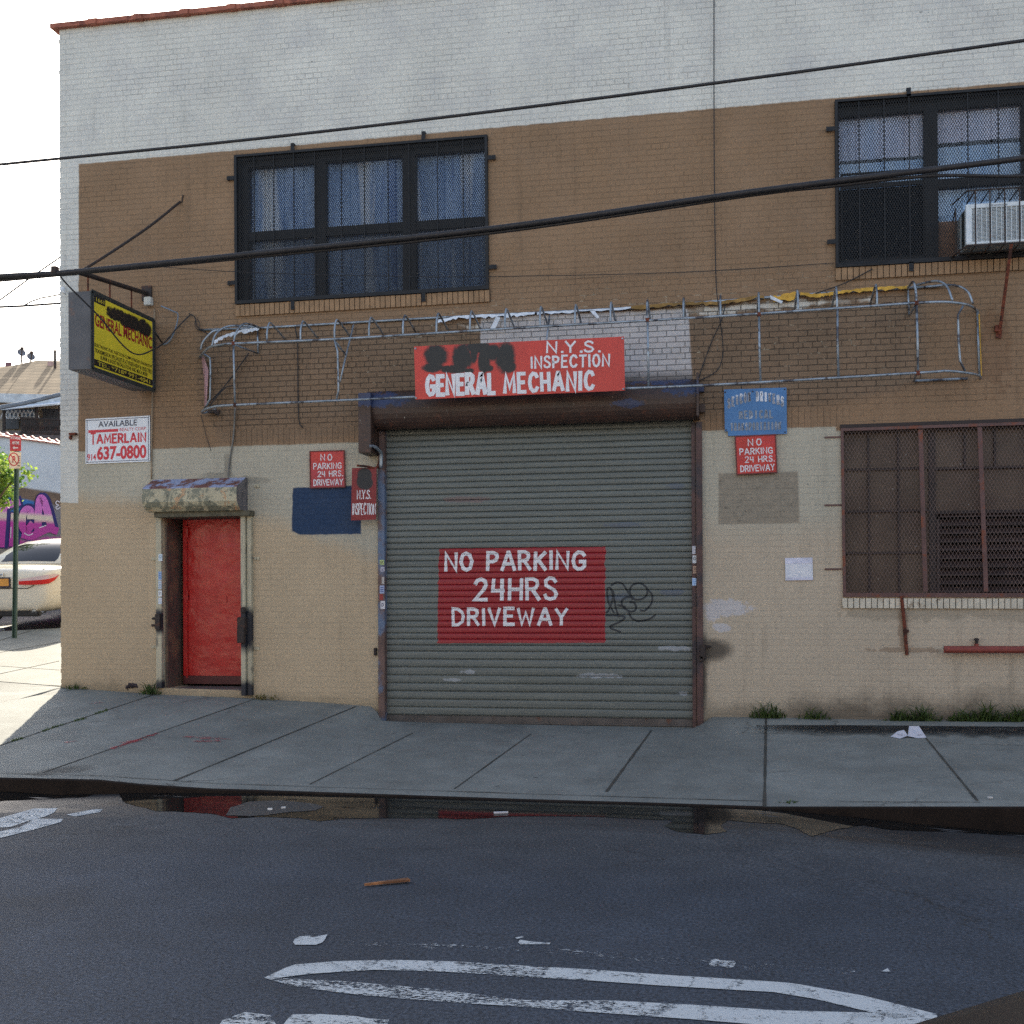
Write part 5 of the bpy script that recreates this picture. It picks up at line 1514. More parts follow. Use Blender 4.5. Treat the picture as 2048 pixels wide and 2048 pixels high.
# ------------------------------------------------------------------ ground
YC = G(1048, 1602, 0.0).y          # kerb line
SLABS = [((0, 1491), (315, 1387)), ((87, 1545), (510, 1398)), ((348, 1562), (712, 1413)), ((619, 1569), (826, 1450)), ((909, 1578), (1062, 1450)), ((1213, 1584), (1303, 1455)), ((1529, 1612), (1532, 1436)), ((1955, 1602), (1835, 1440))]
def pave_mat():
    k = NM('concrete_pavement'); X, Y, Z = k.xyz()
    big = k.noise(.55, 6, .65); mid = k.noise(3, 5, .7)
    c = k.bright(rgb(130, 132, 127), k.ramp(big, .3, .7, .78, 1.16))
    c = k.bright(c, k.ramp(mid, .3, .7, .84, 1.12))
    c = k.bright(c, k.ramp(k.noise(1.0, 5, .7, v=k.scale(k.pos(), (2.2, .7, 1))), .3, .7, .88, 1.1))
    c = k.mix(k.ramp(k.noise(9, 6, .75), .6, .7, 0, .45), c, rgb(74, 74, 72))
    vo = k.n.new('ShaderNodeTexVoronoi'); vo.feature = 'DISTANCE_TO_EDGE'; vo.inputs['Scale'].default_value = .42
    wv = k.n.new('ShaderNodeVectorMath'); wv.operation = 'ADD'; k.set(wv.inputs[0], k.pos()); k.set(wv.inputs[1], k.scale(k.comb(mid, k.noise(3.7, 5, .7), 0.0), .5)); k.set(vo.inputs['Vector'], wv.outputs[0])
    c = k.mix(k.m('MULTIPLY', k.ramp(vo.outputs['Distance'], .002, .006, .7, 0), k.ramp(big, .5, .6)), c, rgb(58, 56, 52))
    for i, (a_, b_) in enumerate(SLABS):
        pa, pb_ = G(a_[0], a_[1], .1), W(b_[0], b_[1])
        dv = (.07, -.1, .06, -.05, .08, -.07, .1, -.06)[i]
        c = k.bright(c, k.m('MULTIPLY_ADD', k.above(Y, X, (pa.y, pa.x), (pb_.y, pb_.x), None, 0, .004), dv, 1.0))
    gum = k.n.new('ShaderNodeTexVoronoi'); gum.inputs['Scale'].default_value = 2.6; k.set(gum.inputs['Vector'], k.pos())
    c = k.mix(k.m('MULTIPLY', k.ramp(gum.outputs['Distance'], .055, .075, .6, 0), k.ramp(k.noise(1.1, 2), .46, .5)), c, rgb(62, 62, 62))
    c = k.mix(k.ramp(k.noise(22, 2), .745, .76, 0, .7), c, rgb(46, 46, 46))
    c = k.bright(c, k.ramp(k.noise(110, 3), .3, .7, .8, 1.18))
    return k.out(c, .85, 0, k.bump(k.noise(120, 3), .25, .004))
M['pave'] = pave_mat()
M['joint'] = simple('dirty_joint', rgb(66, 64, 58), .95, var=.3, sc=9)
def kerb_mat():
    k = NM('dirty_kerb'); X, Y, Z = k.xyz()
    c = k.bright(rgb(38, 31, 27), k.ramp(k.noise(4, 5, .7), .3, .7, .6, 1.3))
    return k.out(c, .8, spec=.2)
M['kerb'] = kerb_mat()
wall_pts = [(-420, 1332), (-150, 1353), (121, 1374), (315, 1388), (505, 1396), (640, 1404), (742, 1412), (756, 1424), (768, 1444), (1077, 1450), (1388, 1456), (1400, 1450), (1424, 1433), (1530, 1433), (1700, 1438), (2048, 1441), (2500, 1446), (3000, 1450)]
kerb_top = [(-900, 1535), (-420, 1545), (0, 1555), (198, 1559), (284, 1568), (425, 1577), (500, 1579), (1048, 1598), (1300, 1605), (1539, 1613), (1700, 1613), (2048, 1613), (2500, 1615), (3200, 1620)]
kerb_bot = [(-900, 1552), (-420, 1570), (0, 1582), (113, 1590), (284, 1586), (425, 1586), (548, 1587), (755, 1593), (1048, 1602), (1300, 1609), (1539, 1618), (1783, 1642), (1897, 1654), (2048, 1666), (2500, 1690), (3200, 1720)]
def interp(tab):
    def f(x):
        if x <= tab[0][0]: return tab[0][1]
        for (a, b), (c, d) in zip(tab, tab[1:]):
            if x <= c: return b+(d-b)*(x-a)/(c-a)
        return tab[-1][1]
    return f
wz_tab = sorted((W(x, y).x, W(x, y).z) for x, y in wall_pts)
kt_tab = sorted((W(x, y, -YC).x, W(x, y, -YC).z) for x, y in kerb_top)
kb_tab = sorted((W(x, y, -YC).x, W(x, y, -YC).z) for x, y in kerb_bot)
wallz, ktz, kbz = interp(wz_tab), interp(kt_tab), interp(kb_tab)
smooth_tab = sorted((W(x, y).x, W(x, y).z) for x, y in [(-420, 1332), (121, 1374), (505, 1396), (742, 1416), (850, 1436), (1077, 1444), (1300, 1447), (1450, 1441), (1700, 1441), (2048, 1444), (3000, 1453)])
midz = interp(smooth_tab)
def gut(x, y):
    """road height: level, dipping into the gutter at both ends of the driveway"""
    d = YC-y
    g = kbz(x)
    f = 1.0 if d < .9 else max(0.0, 1-(d-.9)/2.0)
    f = f*f*(3-2*f)
    return g*f
xs_ = sorted(set([t[0] for t in wz_tab]+[t[0] for t in kt_tab]+[t[0] for t in kb_tab]+[XL-14+i*.5 for i in range(70)]))
xs_ = [x for x in xs_ if x > -20]
def walk_rows():
    rows = []
    for v in (0, .3, .6, .8, .9, .965, 1.0):
        y = YC*(1-v)+(.06 if v == 1 else 0)
        row = []
        for x in xs_:
            zk, zm, zw = ktz(x), midz(x), wallz(x)
            if v <= .8: z = zk+(zm-zk)*v
            else:
                z8 = zk+(zm-zk)*.8; t = (v-.8)/.2; z = z8+(zw-z8)*t*t if zw != zm else z8+(zw-z8)*t
            row.append(V(x, y, z))
        rows.append(row)
    return rows
rows = walk_rows()
swb = MB(); swb.sheet(rows)
# thin slab edges
SW_V = [tuple(v) for v in swb.v]; SW_F = list(swb.f)
sw_bvh = BVHTree.FromPolygons(SW_V, SW_F)
kb = MB()
kb.sheet([[V(x, YC-.012, kbz(x)-.08) for x in xs_], [V(x, YC-.012, max(ktz(x)-.012, kbz(x)+.004)) for x in xs_], [V(x, YC+.002, ktz(x)+.0005) for x in xs_]])
tag(kb.build('kerb', M['kerb'], None, fixn=False), kind='structure')
PAVE = tag(swb.build('pavement', M['pave'], None, fixn=False), kind='structure')
def on_walk(px, py, lift=.004):
    h = sw_bvh.ray_cast(CAM, ray(px, py).normalized())
    p = h[0] if h[0] is not None else W(px, py)
    return p+V(0, 0, lift)
def decal_line(mb, p0, p1, w, bvh_fn, lift=.004, n=14, m=0, wob=.0, seed=1):
    rr = random.Random(seed); L, Rr = [], []
    for i in range(n+1):
        t = i/n; p = bvh_fn(p0[0]+(p1[0]-p0[0])*t, p0[1]+(p1[1]-p0[1])*t, lift)
        L.append(p)
    rows = [[], []]
    for i, p in enumerate(L):
        d = (L[min(i+1, n)]-L[max(i-1, 0)]); d.z = 0; d.normalize(); nn = V(-d.y, d.x, 0)
        ww = w*(1+rr.uniform(-wob, wob))
        rows[0].append(p+nn*ww/2); rows[1].append(p-nn*ww/2)
    mb.sheet(rows, m)
jm = MB()
for i, (a, b, w) in enumerate([((0, 1491), (315, 1387), .02), ((87, 1545), (510, 1398), .018), ((348, 1562), (712, 1413), .022), ((619, 1569), (826, 1466), .014), ((909, 1578), (1062, 1468), .016), ((1213, 1584), (1303, 1461), .022), ((1529, 1612), (1532, 1436), .024), ((1850, 1474), (1955, 1602), .022)]):
    decal_line(jm, a, b, w, on_walk, seed=i, wob=.35)
for a, b in (((0, 1547), (200, 1552)), ((200, 1552), (425, 1567)), ((425, 1567), (1048, 1588)), ((1048, 1588), (1528, 1603)), ((1680, 1604), (1960, 1605))):
    decal_line(jm, a, b, .012, on_walk, lift=.005, seed=int(b[0]), wob=.6)
jm.build('joint', M['joint'], PAVE, fixn=False)
def stain_mat(name, col, lo, hi, sc, amax=.85):
    k = NM(name); return k.out(col, .8, alpha=k.ramp(k.noise(sc, 6, .75), lo, hi, 0, amax))
def poly_decal(mb, pts, fn, lift, m=0, sub_=1):
    P = [fn(x, y, lift) for x, y in pts]; mb.face(P, m)
red_st = stain_mat('red_spill', rgb(176, 62, 72), .42, .6, 6, .7)
dm_ = MB()
decal_line(dm_, (222, 1499), (316, 1467), .07, on_walk, lift=.006, wob=.5)
decal_line(dm_, (368, 1474), (462, 1479), .13, on_walk, lift=.006, wob=.6, seed=4); decal_line(dm_, (130, 1486), (155, 1482), .06, on_walk, lift=.006, seed=5); decal_line(dm_, (240, 1486), (300, 1478), .1, on_walk, lift=.007, seed=8, wob=.6)
decal_line(dm_, (178, 1408), (206, 1405), .05, on_walk, lift=.006, seed=6, wob=.4); decal_line(dm_, (385, 1484), (440, 1482), .12, on_walk, lift=.0065, seed=9, wob=.6)
dm_.build('spill', red_st, PAVE, fixn=False)
bk = MB()
def damp_mat():
    k = NM('black_damp'); X, Y, Z = k.xyz()
    al = k.m('MULTIPLY', k.ramp(k.noise(2.0, 6, .75), .22, .55, 0, .5), k.ramp(X, wx(1490, 1440), wx(1640, 1440)))
    return k.out(rgb(34, 34, 36), .8, alpha=al)
for w_, l_ in ((1.25, .0052), (.9, .006), (.5, .0068)): decal_line(bk, (1512, 1452), (2500, 1466), w_, on_walk, lift=l_, n=60, wob=.2, seed=int(w_*10))
bk.build('damp_stain', damp_mat(), PAVE, fixn=False)

# road
def road_mat():
    k = NM('asphalt'); X, Y, Z = k.xyz()
    big = k.noise(.35, 6, .6); mid = k.noise(2.0, 5, .65)
    c = k.bright((.035, .044, .060), k.ramp(big, .3, .7, .75, 1.25))
    # paler dusty band by the gutter, darker wheel track near the camera
    band = k.ramp(k.m('ADD', Y, k.m('MULTIPLY', mid, .9)), YC-2.2, YC-.3)
    c = k.mix(k.m('MULTIPLY', band, .7), c, (.062, .062, .06))
    c = k.bright(c, k.ramp(mid, .3, .7, .78, 1.22))
    oil = k.ramp(k.noise(.8, 5, .7, v=k.scale(k.pos(), (.6, 1.6, 1))), .6, .72, 0, .45)
    c = k.mix(oil, c, (.02, .021, .024))
    vo = k.n.new('ShaderNodeTexVoronoi'); vo.feature = 'DISTANCE_TO_EDGE'; vo.inputs['Scale'].default_value = .5
    wv = k.n.new('ShaderNodeVectorMath'); wv.operation = 'ADD'; k.set(wv.inputs[0], k.scale(k.pos(), (.6, 1.2, 1))); k.set(wv.inputs[1], k.scale(k.comb(mid, k.noise(2.7, 5, .7), 0.0), .55)); k.set(vo.inputs['Vector'], wv.outputs[0])
    c = k.mix(k.m('MULTIPLY', k.ramp(vo.outputs['Distance'], .0015, .005, .75, 0), k.ramp(k.noise(.5, 3), .5, .58)), c, (.012, .012, .013))
    ag = k.noise(52, 3, .65); ag2 = k.noise(110, 2, .5)
    c = k.bright(c, k.ramp(ag, .33, .67, .35, 1.85))
    c = k.mix(k.ramp(ag2, .64, .72, 0, .7), c, (.17, .175, .185))
    c = k.mix(k.ramp(k.noise(80, 2, .5), .66, .74, 0, .6), c, (.012, .012, .014))
    wet = k.m('MULTIPLY', k.ramp(k.m('ADD', Y, k.m('MULTIPLY', k.noise(1.3, 5, .7, v=k.scale(k.pos(), (.7, 2.4, 1))), 2.0)), YC-.15, YC+.35), k.ramp(k.noise(.4, 3), .35, .55, .55, 1))
    wet = k.m('MULTIPLY', wet, .9)
    c = k.mix(wet, c, (.02, .02, .022))
    rough = k.ramp(wet, 0, 1, .82, .42)
    return k.out(c, rough, 0, k.bump(k.m('ADD', ag, k.m('MULTIPLY', ag2, .5)), .35, .006))
M['road'] = road_mat()
rb = MB()
ys_ = [YC+1.2, YC+.02, YC-.18, YC-.35, YC-.6, YC-.9, YC-1.1, YC-1.3, YC-1.55, YC-1.8, YC-2.4, YC-3.2, YC-6, -D-8]
xr_ = sorted(set([round(x, 3) for x in xs_]+[-60, -40, -25, 20, 40, 60]))
rb.sheet([[V(x, y, gut(max(min(x, 12), -19), y)) for x in xr_] for y in ys_])
RV = [tuple(v) for v in rb.v]; road_bvh = BVHTree.FromPolygons(RV, list(rb.f))
ROAD = tag(rb.build('road', M['road'], None, fixn=False), kind='structure')
gb = MB(); gb.face([V(-400, -400, -.35), V(400, -400, -.35), V(400, 400, -.35), V(-400, 400, -.35)])
tag(gb.build('ground', simple('far_ground', (.12, .115, .105), .9, var=.2, sc=.2), None, fixn=False), kind='structure')
# the far pavement and lots across the street behind the camera
fb = MB(); fb.sheet([[V(x, y, z) for x in (-60, 60)] for y, z in ((-D-6, .15), (-D-60, .16))]); fb.sheet([[V(x, -D-6, z) for x in (-60, 60)] for z in (-.2, .15)])
tag(fb.build('pavement', M['pave'], None, fixn=False), kind='structure')
def on_road(px, py, lift=.004):
    h = road_bvh.ray_cast(CAM, ray(px, py).normalized())
    p = h[0] if h[0] is not None else G(px, py)
    return p+V(0, 0, lift)

# puddles
def water_mat():
    k = NM('puddle_water')
    k.b.inputs['IOR'].default_value = 1.33
    up = k.comb(0.0, 0.0, 1.0)
    nz = k.bump(k.noise(1.2, 2), .012, .01)
    t = k.t; n = k.n
    df = n.new('ShaderNodeBsdfDiffuse'); df.inputs[0].default_value = (.014, .013, .012, 1)
    gl = n.new('ShaderNodeBsdfGlossy'); gl.inputs['Roughness'].default_value = .03; k.set(gl.inputs['Normal'], up)
    fr = n.new('ShaderNodeFresnel'); fr.inputs[0].default_value = 1.33; k.set(fr.inputs['Normal'], up)
    murk = k.ramp(k.noise(1.0, 4, .65, v=k.scale(k.pos(), (.8, 2.6, 1))), .35, .65, .38, .17)
    mx = n.new('ShaderNodeMixShader'); k.set(mx.inputs[0], k.m('MULTIPLY', fr.outputs[0], murk))
    t.links.new(df.outputs[0], mx.inputs[1]); t.links.new(gl.outputs[0], mx.inputs[2])
    tr = n.new('ShaderNodeBsdfTransparent'); m2 = n.new('ShaderNodeMixShader')
    k.set(m2.inputs[0], k.ramp(k.noise(1.0, 6, .7, v=k.scale(k.pos(), (1.6, 4.5, 1))), .6, .64, 1, .12))
    t.links.new(tr.outputs[0], m2.inputs[1]); t.links.new(mx.outputs[0], m2.inputs[2]); t.links.new(m2.outputs[0], n['Material Output'].inputs[0])
    return k.mat
M['water'] = water_mat()
def densify(pts, n=4, amp=.0, seed=3):
    rr = random.Random(seed); out = []
    for i in range(len(pts)):
        a, b = pts[i], pts[(i+1) % len(pts)]
        for t in range(n):
            out.append((a[0]+(b[0]-a[0])*t/n+rr.uniform(-amp, amp)*1.5, a[1]+(b[1]-a[1])*t/n+rr.uniform(-amp, amp)*.4))
    return out
def filled(mb, outer, holes, fn, lift, m=0):
    from mathutils.geometry import tessellate_polygon
    rings = [[fn(x, y, lift) for x, y in outer]]+[[fn(x, y, lift) for x, y in h] for h in holes]
    tris = tessellate_polygon([[V(p.x, p.y, 0) for p in r_] for r_ in rings])
    flat = [p for r_ in rings for p in r_]
    bm = bmesh.new(); vv = [bm.verts.new((p.x, p.y, 0)) for p in flat]
    for t in tris:
        try: bm.faces.new([vv[i] for i in t])
        except ValueError: pass
    for _ in range(5):
        long_ = [e for e in bm.edges if e.calc_length() > .22]
        if not long_: break
        bmesh.ops.subdivide_edges(bm, edges=long_, cuts=1)
        bmesh.ops.triangulate(bm, faces=[f for f in bm.faces if len(f.verts) > 3])
    bm.verts.index_update()
    b = len(mb.v)
    for v in bm.verts:
        h_ = road_bvh.ray_cast(V(v.co.x, v.co.y, 5), V(0, 0, -1))
        mb.v.append(V(v.co.x, v.co.y, (h_[0].z if h_[0] is not None else 0)+lift))
    for f in bm.faces: mb.f.append(tuple(b+v.index for v in f.verts)); mb.m.append(m)
    bm.free()
pb = MB()
main_out = [(235, 1584), (425, 1583), (548, 1584), (755, 1590), (1048, 1599), (1300, 1606), (1539, 1615), (1783, 1640), (1897, 1652), (2048, 1664), (2300, 1680),
            (2300, 1690), (2048, 1673), (1905, 1664), (1840, 1663), (1778, 1660), (1727, 1651), (1670, 1660), (1636, 1670), (1622, 1674), (1600, 1661), (1565, 1648), (1500, 1645), (1454, 1640), (1442, 1653), (1454, 1664), (1414, 1670), (1354, 1664), (1330, 1653), (1345, 1641), (1198, 1634), (1013, 1633), (940, 1639), (869, 1637), (698, 1637), (636, 1643), (602, 1637), (540, 1634), (465, 1637), (425, 1628), (365, 1624), (312, 1622), (250, 1606)]
isl = [(452, 1632), (462, 1616), (500, 1604), (560, 1602), (620, 1607), (648, 1615), (630, 1622), (570, 1626), (545, 1630), (500, 1634)]
filled(pb, densify(main_out, 5, 1.6), [], on_road, .0035)
filled(pb, densify([(-300, 1570), (0, 1580), (113, 1588), (190, 1588), (170, 1594), (112, 1597), (60, 1599), (0, 1602), (-300, 1600)], 4, 1.0), [], on_road, .0035)
tag(pb.build('water', M['water'], None, fixn=False), kind='structure')
im = MB(); filled(im, densify(isl, 4, 1.2), [], on_road, .006)
im.build('silt_bank', simple('wet_grit', (.05, .05, .05), .6, var=.5, sc=40, bump=.6, bsc=90), ROAD, fixn=False)

# road paint
def paint_mat(name, lo, hi, col=rgb(196, 201, 203), sx=1.0):
    k = NM(name)
    v = k.scale(k.pos(), (1.0, 2.2, 1.0))
    a = k.noise(6, 6, .75, v=v); b = k.noise(42, 5, .75, v=v)
    d = k.m('ADD', k.m('MULTIPLY', a, .45), k.m('MULTIPLY', b, .55))
    vor = k.n.new('ShaderNodeTexVoronoi'); vor.feature = 'DISTANCE_TO_EDGE'; vor.inputs['Scale'].default_value = 1.5
    wv = k.n.new('ShaderNodeVectorMath'); wv.operation = 'ADD'; k.set(wv.inputs[0], k.scale(k.pos(), (1.6, .8, 1))); k.set(wv.inputs[1], k.scale(k.comb(a, b, 0.0), .35)); k.set(vor.inputs['Vector'], wv.outputs[0])
    crack = k.ramp(k.m('ADD', vor.outputs['Distance'], k.m('MULTIPLY_ADD', b, .05, -.025)), .0, .012)
    al = k.m('MULTIPLY', k.ramp(d, lo, hi), crack)
    c = k.bright(col, k.ramp(b, .3, .7, .85, 1.05))
    return k.out(c, .75, alpha=al)
PAINT = rgb(190, 196, 198)
M['paint'] = paint_mat('road_paint', .43, .48)
M['paint_worn'] = paint_mat('worn_road_paint', .475, .52)
M['paint_ghost'] = paint_mat('ghost_road_paint', .56, .60)
M['paint_good'] = paint_mat('fresh_road_paint', .40, .45)
outer_top = [(528, 1957), (585, 1931), (670, 1924), (783, 1921), (925, 1925), (1000, 1930), (1170, 1940), (1326, 1951), (1548, 1965), (1585, 1968), (1727, 1993), (1874, 2030)]
inner_top = [(560, 1957), (622, 1949), (749, 1941), (888, 1945), (1048, 1955), (1170, 1962), (1326, 1973), (1548, 1986), (1627, 1999), (1741, 2026), (1790, 2040)]
outer_bot = [(528, 1957), (585, 1974), (698, 1989), (769, 1996), (925, 2008), (1048, 2015), (1170, 2025), (1380, 2040), (1600, 2058), (1880, 2075)]
inner_bot = [(560, 1958), (610, 1960), (670, 1963), (783, 1972), (868, 1980), (1048, 2002), (1227, 2003), (1380, 2011), (1548, 2022), (1613, 2024), (1741, 2027), (1874, 2032)]
def resample(pts, n):
    L = [0]
    for a, b in zip(pts, pts[1:]): L.append(L[-1]+math.hypot(b[0]-a[0], b[1]-a[1]))
    out = []
    for i in range(n+1):
        s = L[-1]*i/n
        for j in range(len(pts)-1):
            if s <= L[j+1]+1e-9:
                t = (s-L[j])/(L[j+1]-L[j]); out.append((pts[j][0]+(pts[j+1][0]-pts[j][0])*t, pts[j][1]+(pts[j+1][1]-pts[j][1])*t)); break
    return out
mk = MB()
def band(a, b, split):
    A, B = resample(a, 80), resample(b, 80)
    for i in range(80):
        m = split((A[i][0]+B[i][0])/2)
        mk.face([on_road(*A[i]), on_road(*A[i+1]), on_road(*B[i+1]), on_road(*B[i])], m)
band(outer_top, inner_top, lambda x: 3 if x < 640 or x > 1180 else (0 if x < 900 or x > 1080 else 1))
band(outer_bot, inner_bot, lambda x: 3 if x > 1330 else (0 if x > 1220 else 1))
mk.face([on_road(x, y) for x, y in [(586, 1885), (590, 1879), (600, 1874), (620, 1873), (625, 1876), (655, 1870), (650, 1880), (645, 1886), (632, 1891), (590, 1891)]], 3)
mk.face([on_road(x, y) for x, y in [(1036, 1887), (1040, 1881), (1065, 1885), (1101, 1887), (1099, 1890), (1040, 1890)]], 3)
mk.face([on_road(x, y) for x, y in [(1030, 1877), (1046, 1873), (1048, 1877), (1034, 1879)]], 1)
for a, b in (((675, 1885), (1000, 1899)), ((1000, 1896), (1260, 1914)), ((1260, 1917), (1530, 1936)), ((1500, 1932), (1710, 1945))):
    decal_line(mk, a, b, .075, on_road, n=20, m=2, wob=.2)
decal_line(mk, (1420, 1926), (1470, 1931), .09, on_road, n=8, m=1, wob=.3)
mk.face([on_road(x, y) for x, y in [(1762, 1945), (1775, 1938), (1781, 1945)]], 3)
mk.face([on_road(x, y) for x, y in [(560, 2060), (575, 2040), (585, 2031), (640, 2030), (710, 2034), (745, 2040), (760, 2062)]], 0)
mk.face([on_road(x, y) for x, y in [(430, 2065), (445, 2042), (490, 2026), (540, 2032), (555, 2055)]], 1)
mk.face([on_road(x, y) for x, y in [(740, 2039), (778, 2041), (770, 2066), (742, 2062)]], 1)
mk.face([on_road(x, y) for x, y in [(-300, 1660), (0, 1637), (68, 1618), (115, 1617), (108, 1626), (90, 1634), (66, 1640), (20, 1655), (0, 1656), (-300, 1700)]], 0)
mk.face([on_road(x, y) for x, y in [(-300, 1712), (0, 1664), (40, 1655), (70, 1638), (126, 1639), (122, 1645), (60, 1662), (0, 1677), (-300, 1725)]], 0)
mk.face([on_road(x, y) for x, y in [(133, 1630), (185, 1620), (206, 1619), (200, 1625), (150, 1634)]], 0)
mk.build('marking', [M['paint'], M['paint_worn'], M['paint_ghost'], M['paint_good']], ROAD, fixn=False)

# ------------------------------------------------------------------ litter and weeds
lit = MB()
a, b = on_road(729, 1774, .008), on_road(818, 1765, .012)
d = (b-a).normalized(); nn = V(-d.y, d.x, 0)
lit.hexa([a-nn*.008, b-nn*.026, b+nn*.026, a+nn*.008], [p+V(0, 0, .012) for p in (a-nn*.006, b-nn*.024, b+nn*.024, a+nn*.006)])
mesh_thing('wood_strip', 'broken strip of orange wood lying in the road', 'wood strip', lit, simple('raw_wood', rgb(176, 118, 72), .7, var=.35, sc=14, patch=rgb(110, 72, 44), thr=.55))
pp = MB()
p = [on_walk(1781, 1474), on_walk(1795, 1468, .03), on_walk(1808, 1469, .05), on_walk(1816, 1475, .02), on_walk(1800, 1478)]
pp.face(p)
p2 = [on_walk(1816, 1476, .02), on_walk(1818, 1463, .06), on_walk(1838, 1465, .07), on_walk(1853, 1476), on_walk(1835, 1477)]
pp.face(p2)
mesh_thing('paper_scrap', 'open white paper wrapper lying on the pavement at the right', 'litter', pp, simple('white_paper', rgb(226, 226, 236), .6, var=.05), fixn=False)
dg = MB()
for i, (x, y, r_) in enumerate([(256, 1380, .03), (262, 1378, .04), (269, 1380, .045), (258, 1384, .025)]):
    p = on_walk(x, y, r_*.7); dg.tube([p+V(-r_, 0, 0), p+V(-r_*.4, -.01, r_*.7), p+V(r_*.5, .01, r_*.6), p+V(r_, 0, 0)], [r_*.3, r_*.8, r_*.7, r_*.2], 7)
mesh_thing('rag', 'crumpled dark rag on the pavement between the corner and the door', 'litter', dg, simple('dark_rag', rgb(60, 52, 56), .9, var=.5, sc=16, patch=rgb(190, 190, 190), thr=.62, psc=10), smooth=True)
bits = [(1554, 1617, 'tiny pale chip of litter below the kerb joint', rgb(170, 172, 176)), (1018, 1600, 'tiny blue plastic scrap at the kerb', rgb(40, 80, 180)), (540, 1621, 'small white scrap on the wet silt island', rgb(220, 222, 224)), (567, 1618, 'second small white scrap on the wet silt', rgb(200, 202, 204)), (1980, 1598, 'bent white sliver on the kerb edge at the right', rgb(214, 214, 214)), (1002, 1628, 'thin white straw in the puddle', rgb(190, 192, 200))]
for x, y, lb, col in bits:
    m2 = MB(); p = (on_road if y > 1600 else on_walk)(x, y, .012)
    w_ = .11 if 'straw' in lb else .035
    m2.box(p, (w_, .02, .012), rot=Matrix.Rotation(.3, 3, 'Z')); mesh_thing('litter_scrap', lb, 'litter', m2, simple('scrap', col, .6))

leafm = []
def leaf_mat(name, col, tr=.35):
    k = NM(name)
    c = k.bright(col, k.ramp(k.noise(9, 3), .3, .7, .7, 1.3))
    k.out(c, .6)
    t = k.t; df = k.n.new('ShaderNodeBsdfTranslucent'); k.set(df.inputs[0], c)
    mx = k.n.new('ShaderNodeMixShader'); mx.inputs[0].default_value = tr
    t.links.new(k.b.outputs[0], mx.inputs[1]); t.links.new(df.outputs[0], mx.inputs[2]); t.links.new(mx.outputs[0], k.n['Material Output'].inputs[0])
    return k.mat
M['weed'] = leaf_mat('weed_green', rgb(74, 94, 44))
M['weed_dry'] = leaf_mat('dry_weed', rgb(120, 112, 66))
def weed(px, py, h, w, n, label, seed, mat='weed', wall=True):
    rr = random.Random(seed); base = W(px, py, .035) if wall else on_walk(px, py, 0)
    mb = MB()
    for i in range(n):
        gx = max(-w*.6, min(w*.6, rr.gauss(0, w*.33)))
        p = base+V(gx, rr.uniform(-.07, .02), -.02)
        hh = .85*h*(rr.random()**1.7*.85+.12)*(1.25*math.exp(-(gx/(w*.5))**2)+.15); lean = V(rr.uniform(-.9, .9), rr.uniform(-.6, .05), 0)*hh
        bw = rr.uniform(.004, .009)
        a = rr.uniform(0, math.pi); bx = V(math.cos(a), math.sin(a), 0)*bw
        m_ = p+lean*.35+V(0, 0, hh*.6); e = p+lean+V(0, 0, hh*rr.uniform(.75, 1))
        mb.face([p-bx, p+bx, m_+bx*.9, m_-bx*.9]); mb.face([m_-bx*.9, m_+bx*.9, e])
        if rr.random() < .75:
            q = p.lerp(m_, rr.uniform(.4, 1)); s = V(rr.uniform(-1, 1), rr.uniform(-.6, .2), rr.uniform(0, .8)).normalized()*rr.uniform(.03, .06)
            o_ = s.cross(V(0, 0, 1)).normalized()*.011
            mb.face([q, q+s*.5+o_, q+s, q+s*.5-o_])
    mesh_thing('weed_clump', label, 'weed', mb, M[mat], 'weeds along the foot of the wall', fixn=False)
weed(150, 1375, .1, .3, 40, 'thin green weeds at the building corner', 1)
weed(303, 1385, .22, .22, 60, 'grass tuft against the left side of the door', 2)
weed(530, 1396, .1, .3, 40, 'low brownish weeds right of the door', 3, 'weed_dry')
weed(1535, 1432, .26, .34, 130, 'green weed clump at the top of the wide pavement joint', 4)
weed(1628, 1434, .2, .3, 70, 'sparse weed clump between the joint and the rusty rod', 5)
weed(1800, 1440, .2, .3, 110, 'dense grass clump below the rusty rod', 6)
weed(1845, 1440, .28, .34, 140, 'tall grass clump just left of the red pipe', 7)
weed(1930, 1441, .24, .34, 140, 'broad grass clump under the left end of the red pipe', 8)
weed(1975, 1441, .28, .34, 150, 'tall leafy clump under the red pipe stem', 9)
weed(2035, 1442, .3, .26, 120, 'upright weed clump at the right edge under the red pipe', 10)
for i, (x0, y0, x1, y1) in enumerate([(150, 1443, 168, 1437), (85, 1463, 125, 1449), (20, 1484, 45, 1477), (190, 1429, 215, 1420)]):
    rr = random.Random(40+i); mb = MB()
    for j in range(40):
        t = rr.random(); p = on_walk(x0+(x1-x0)*t, y0+(y1-y0)*t, 0)+V(rr.gauss(0, .015), rr.gauss(0, .015), 0)
        e = p+V(rr.uniform(-.03, .03), rr.uniform(-.03, .03), rr.uniform(.008, .03)); mb.face([p-V(.008, 0, 0), p+V(.008, 0, 0), e])
    mesh_thing('joint_weed', ['moss tuft in the middle of the leftmost pavement joint', 'longest moss strip along the leftmost pavement joint', 'moss strip in the leftmost pavement joint nearest the kerb', 'moss tuft in the leftmost pavement joint nearest the door'][i], 'weed', mb, M['weed'], fixn=False)
weed(1580, 1603, .04, .12, 30, 'little yellow green moss tuft near the kerb', 60, 'weed', wall=False)

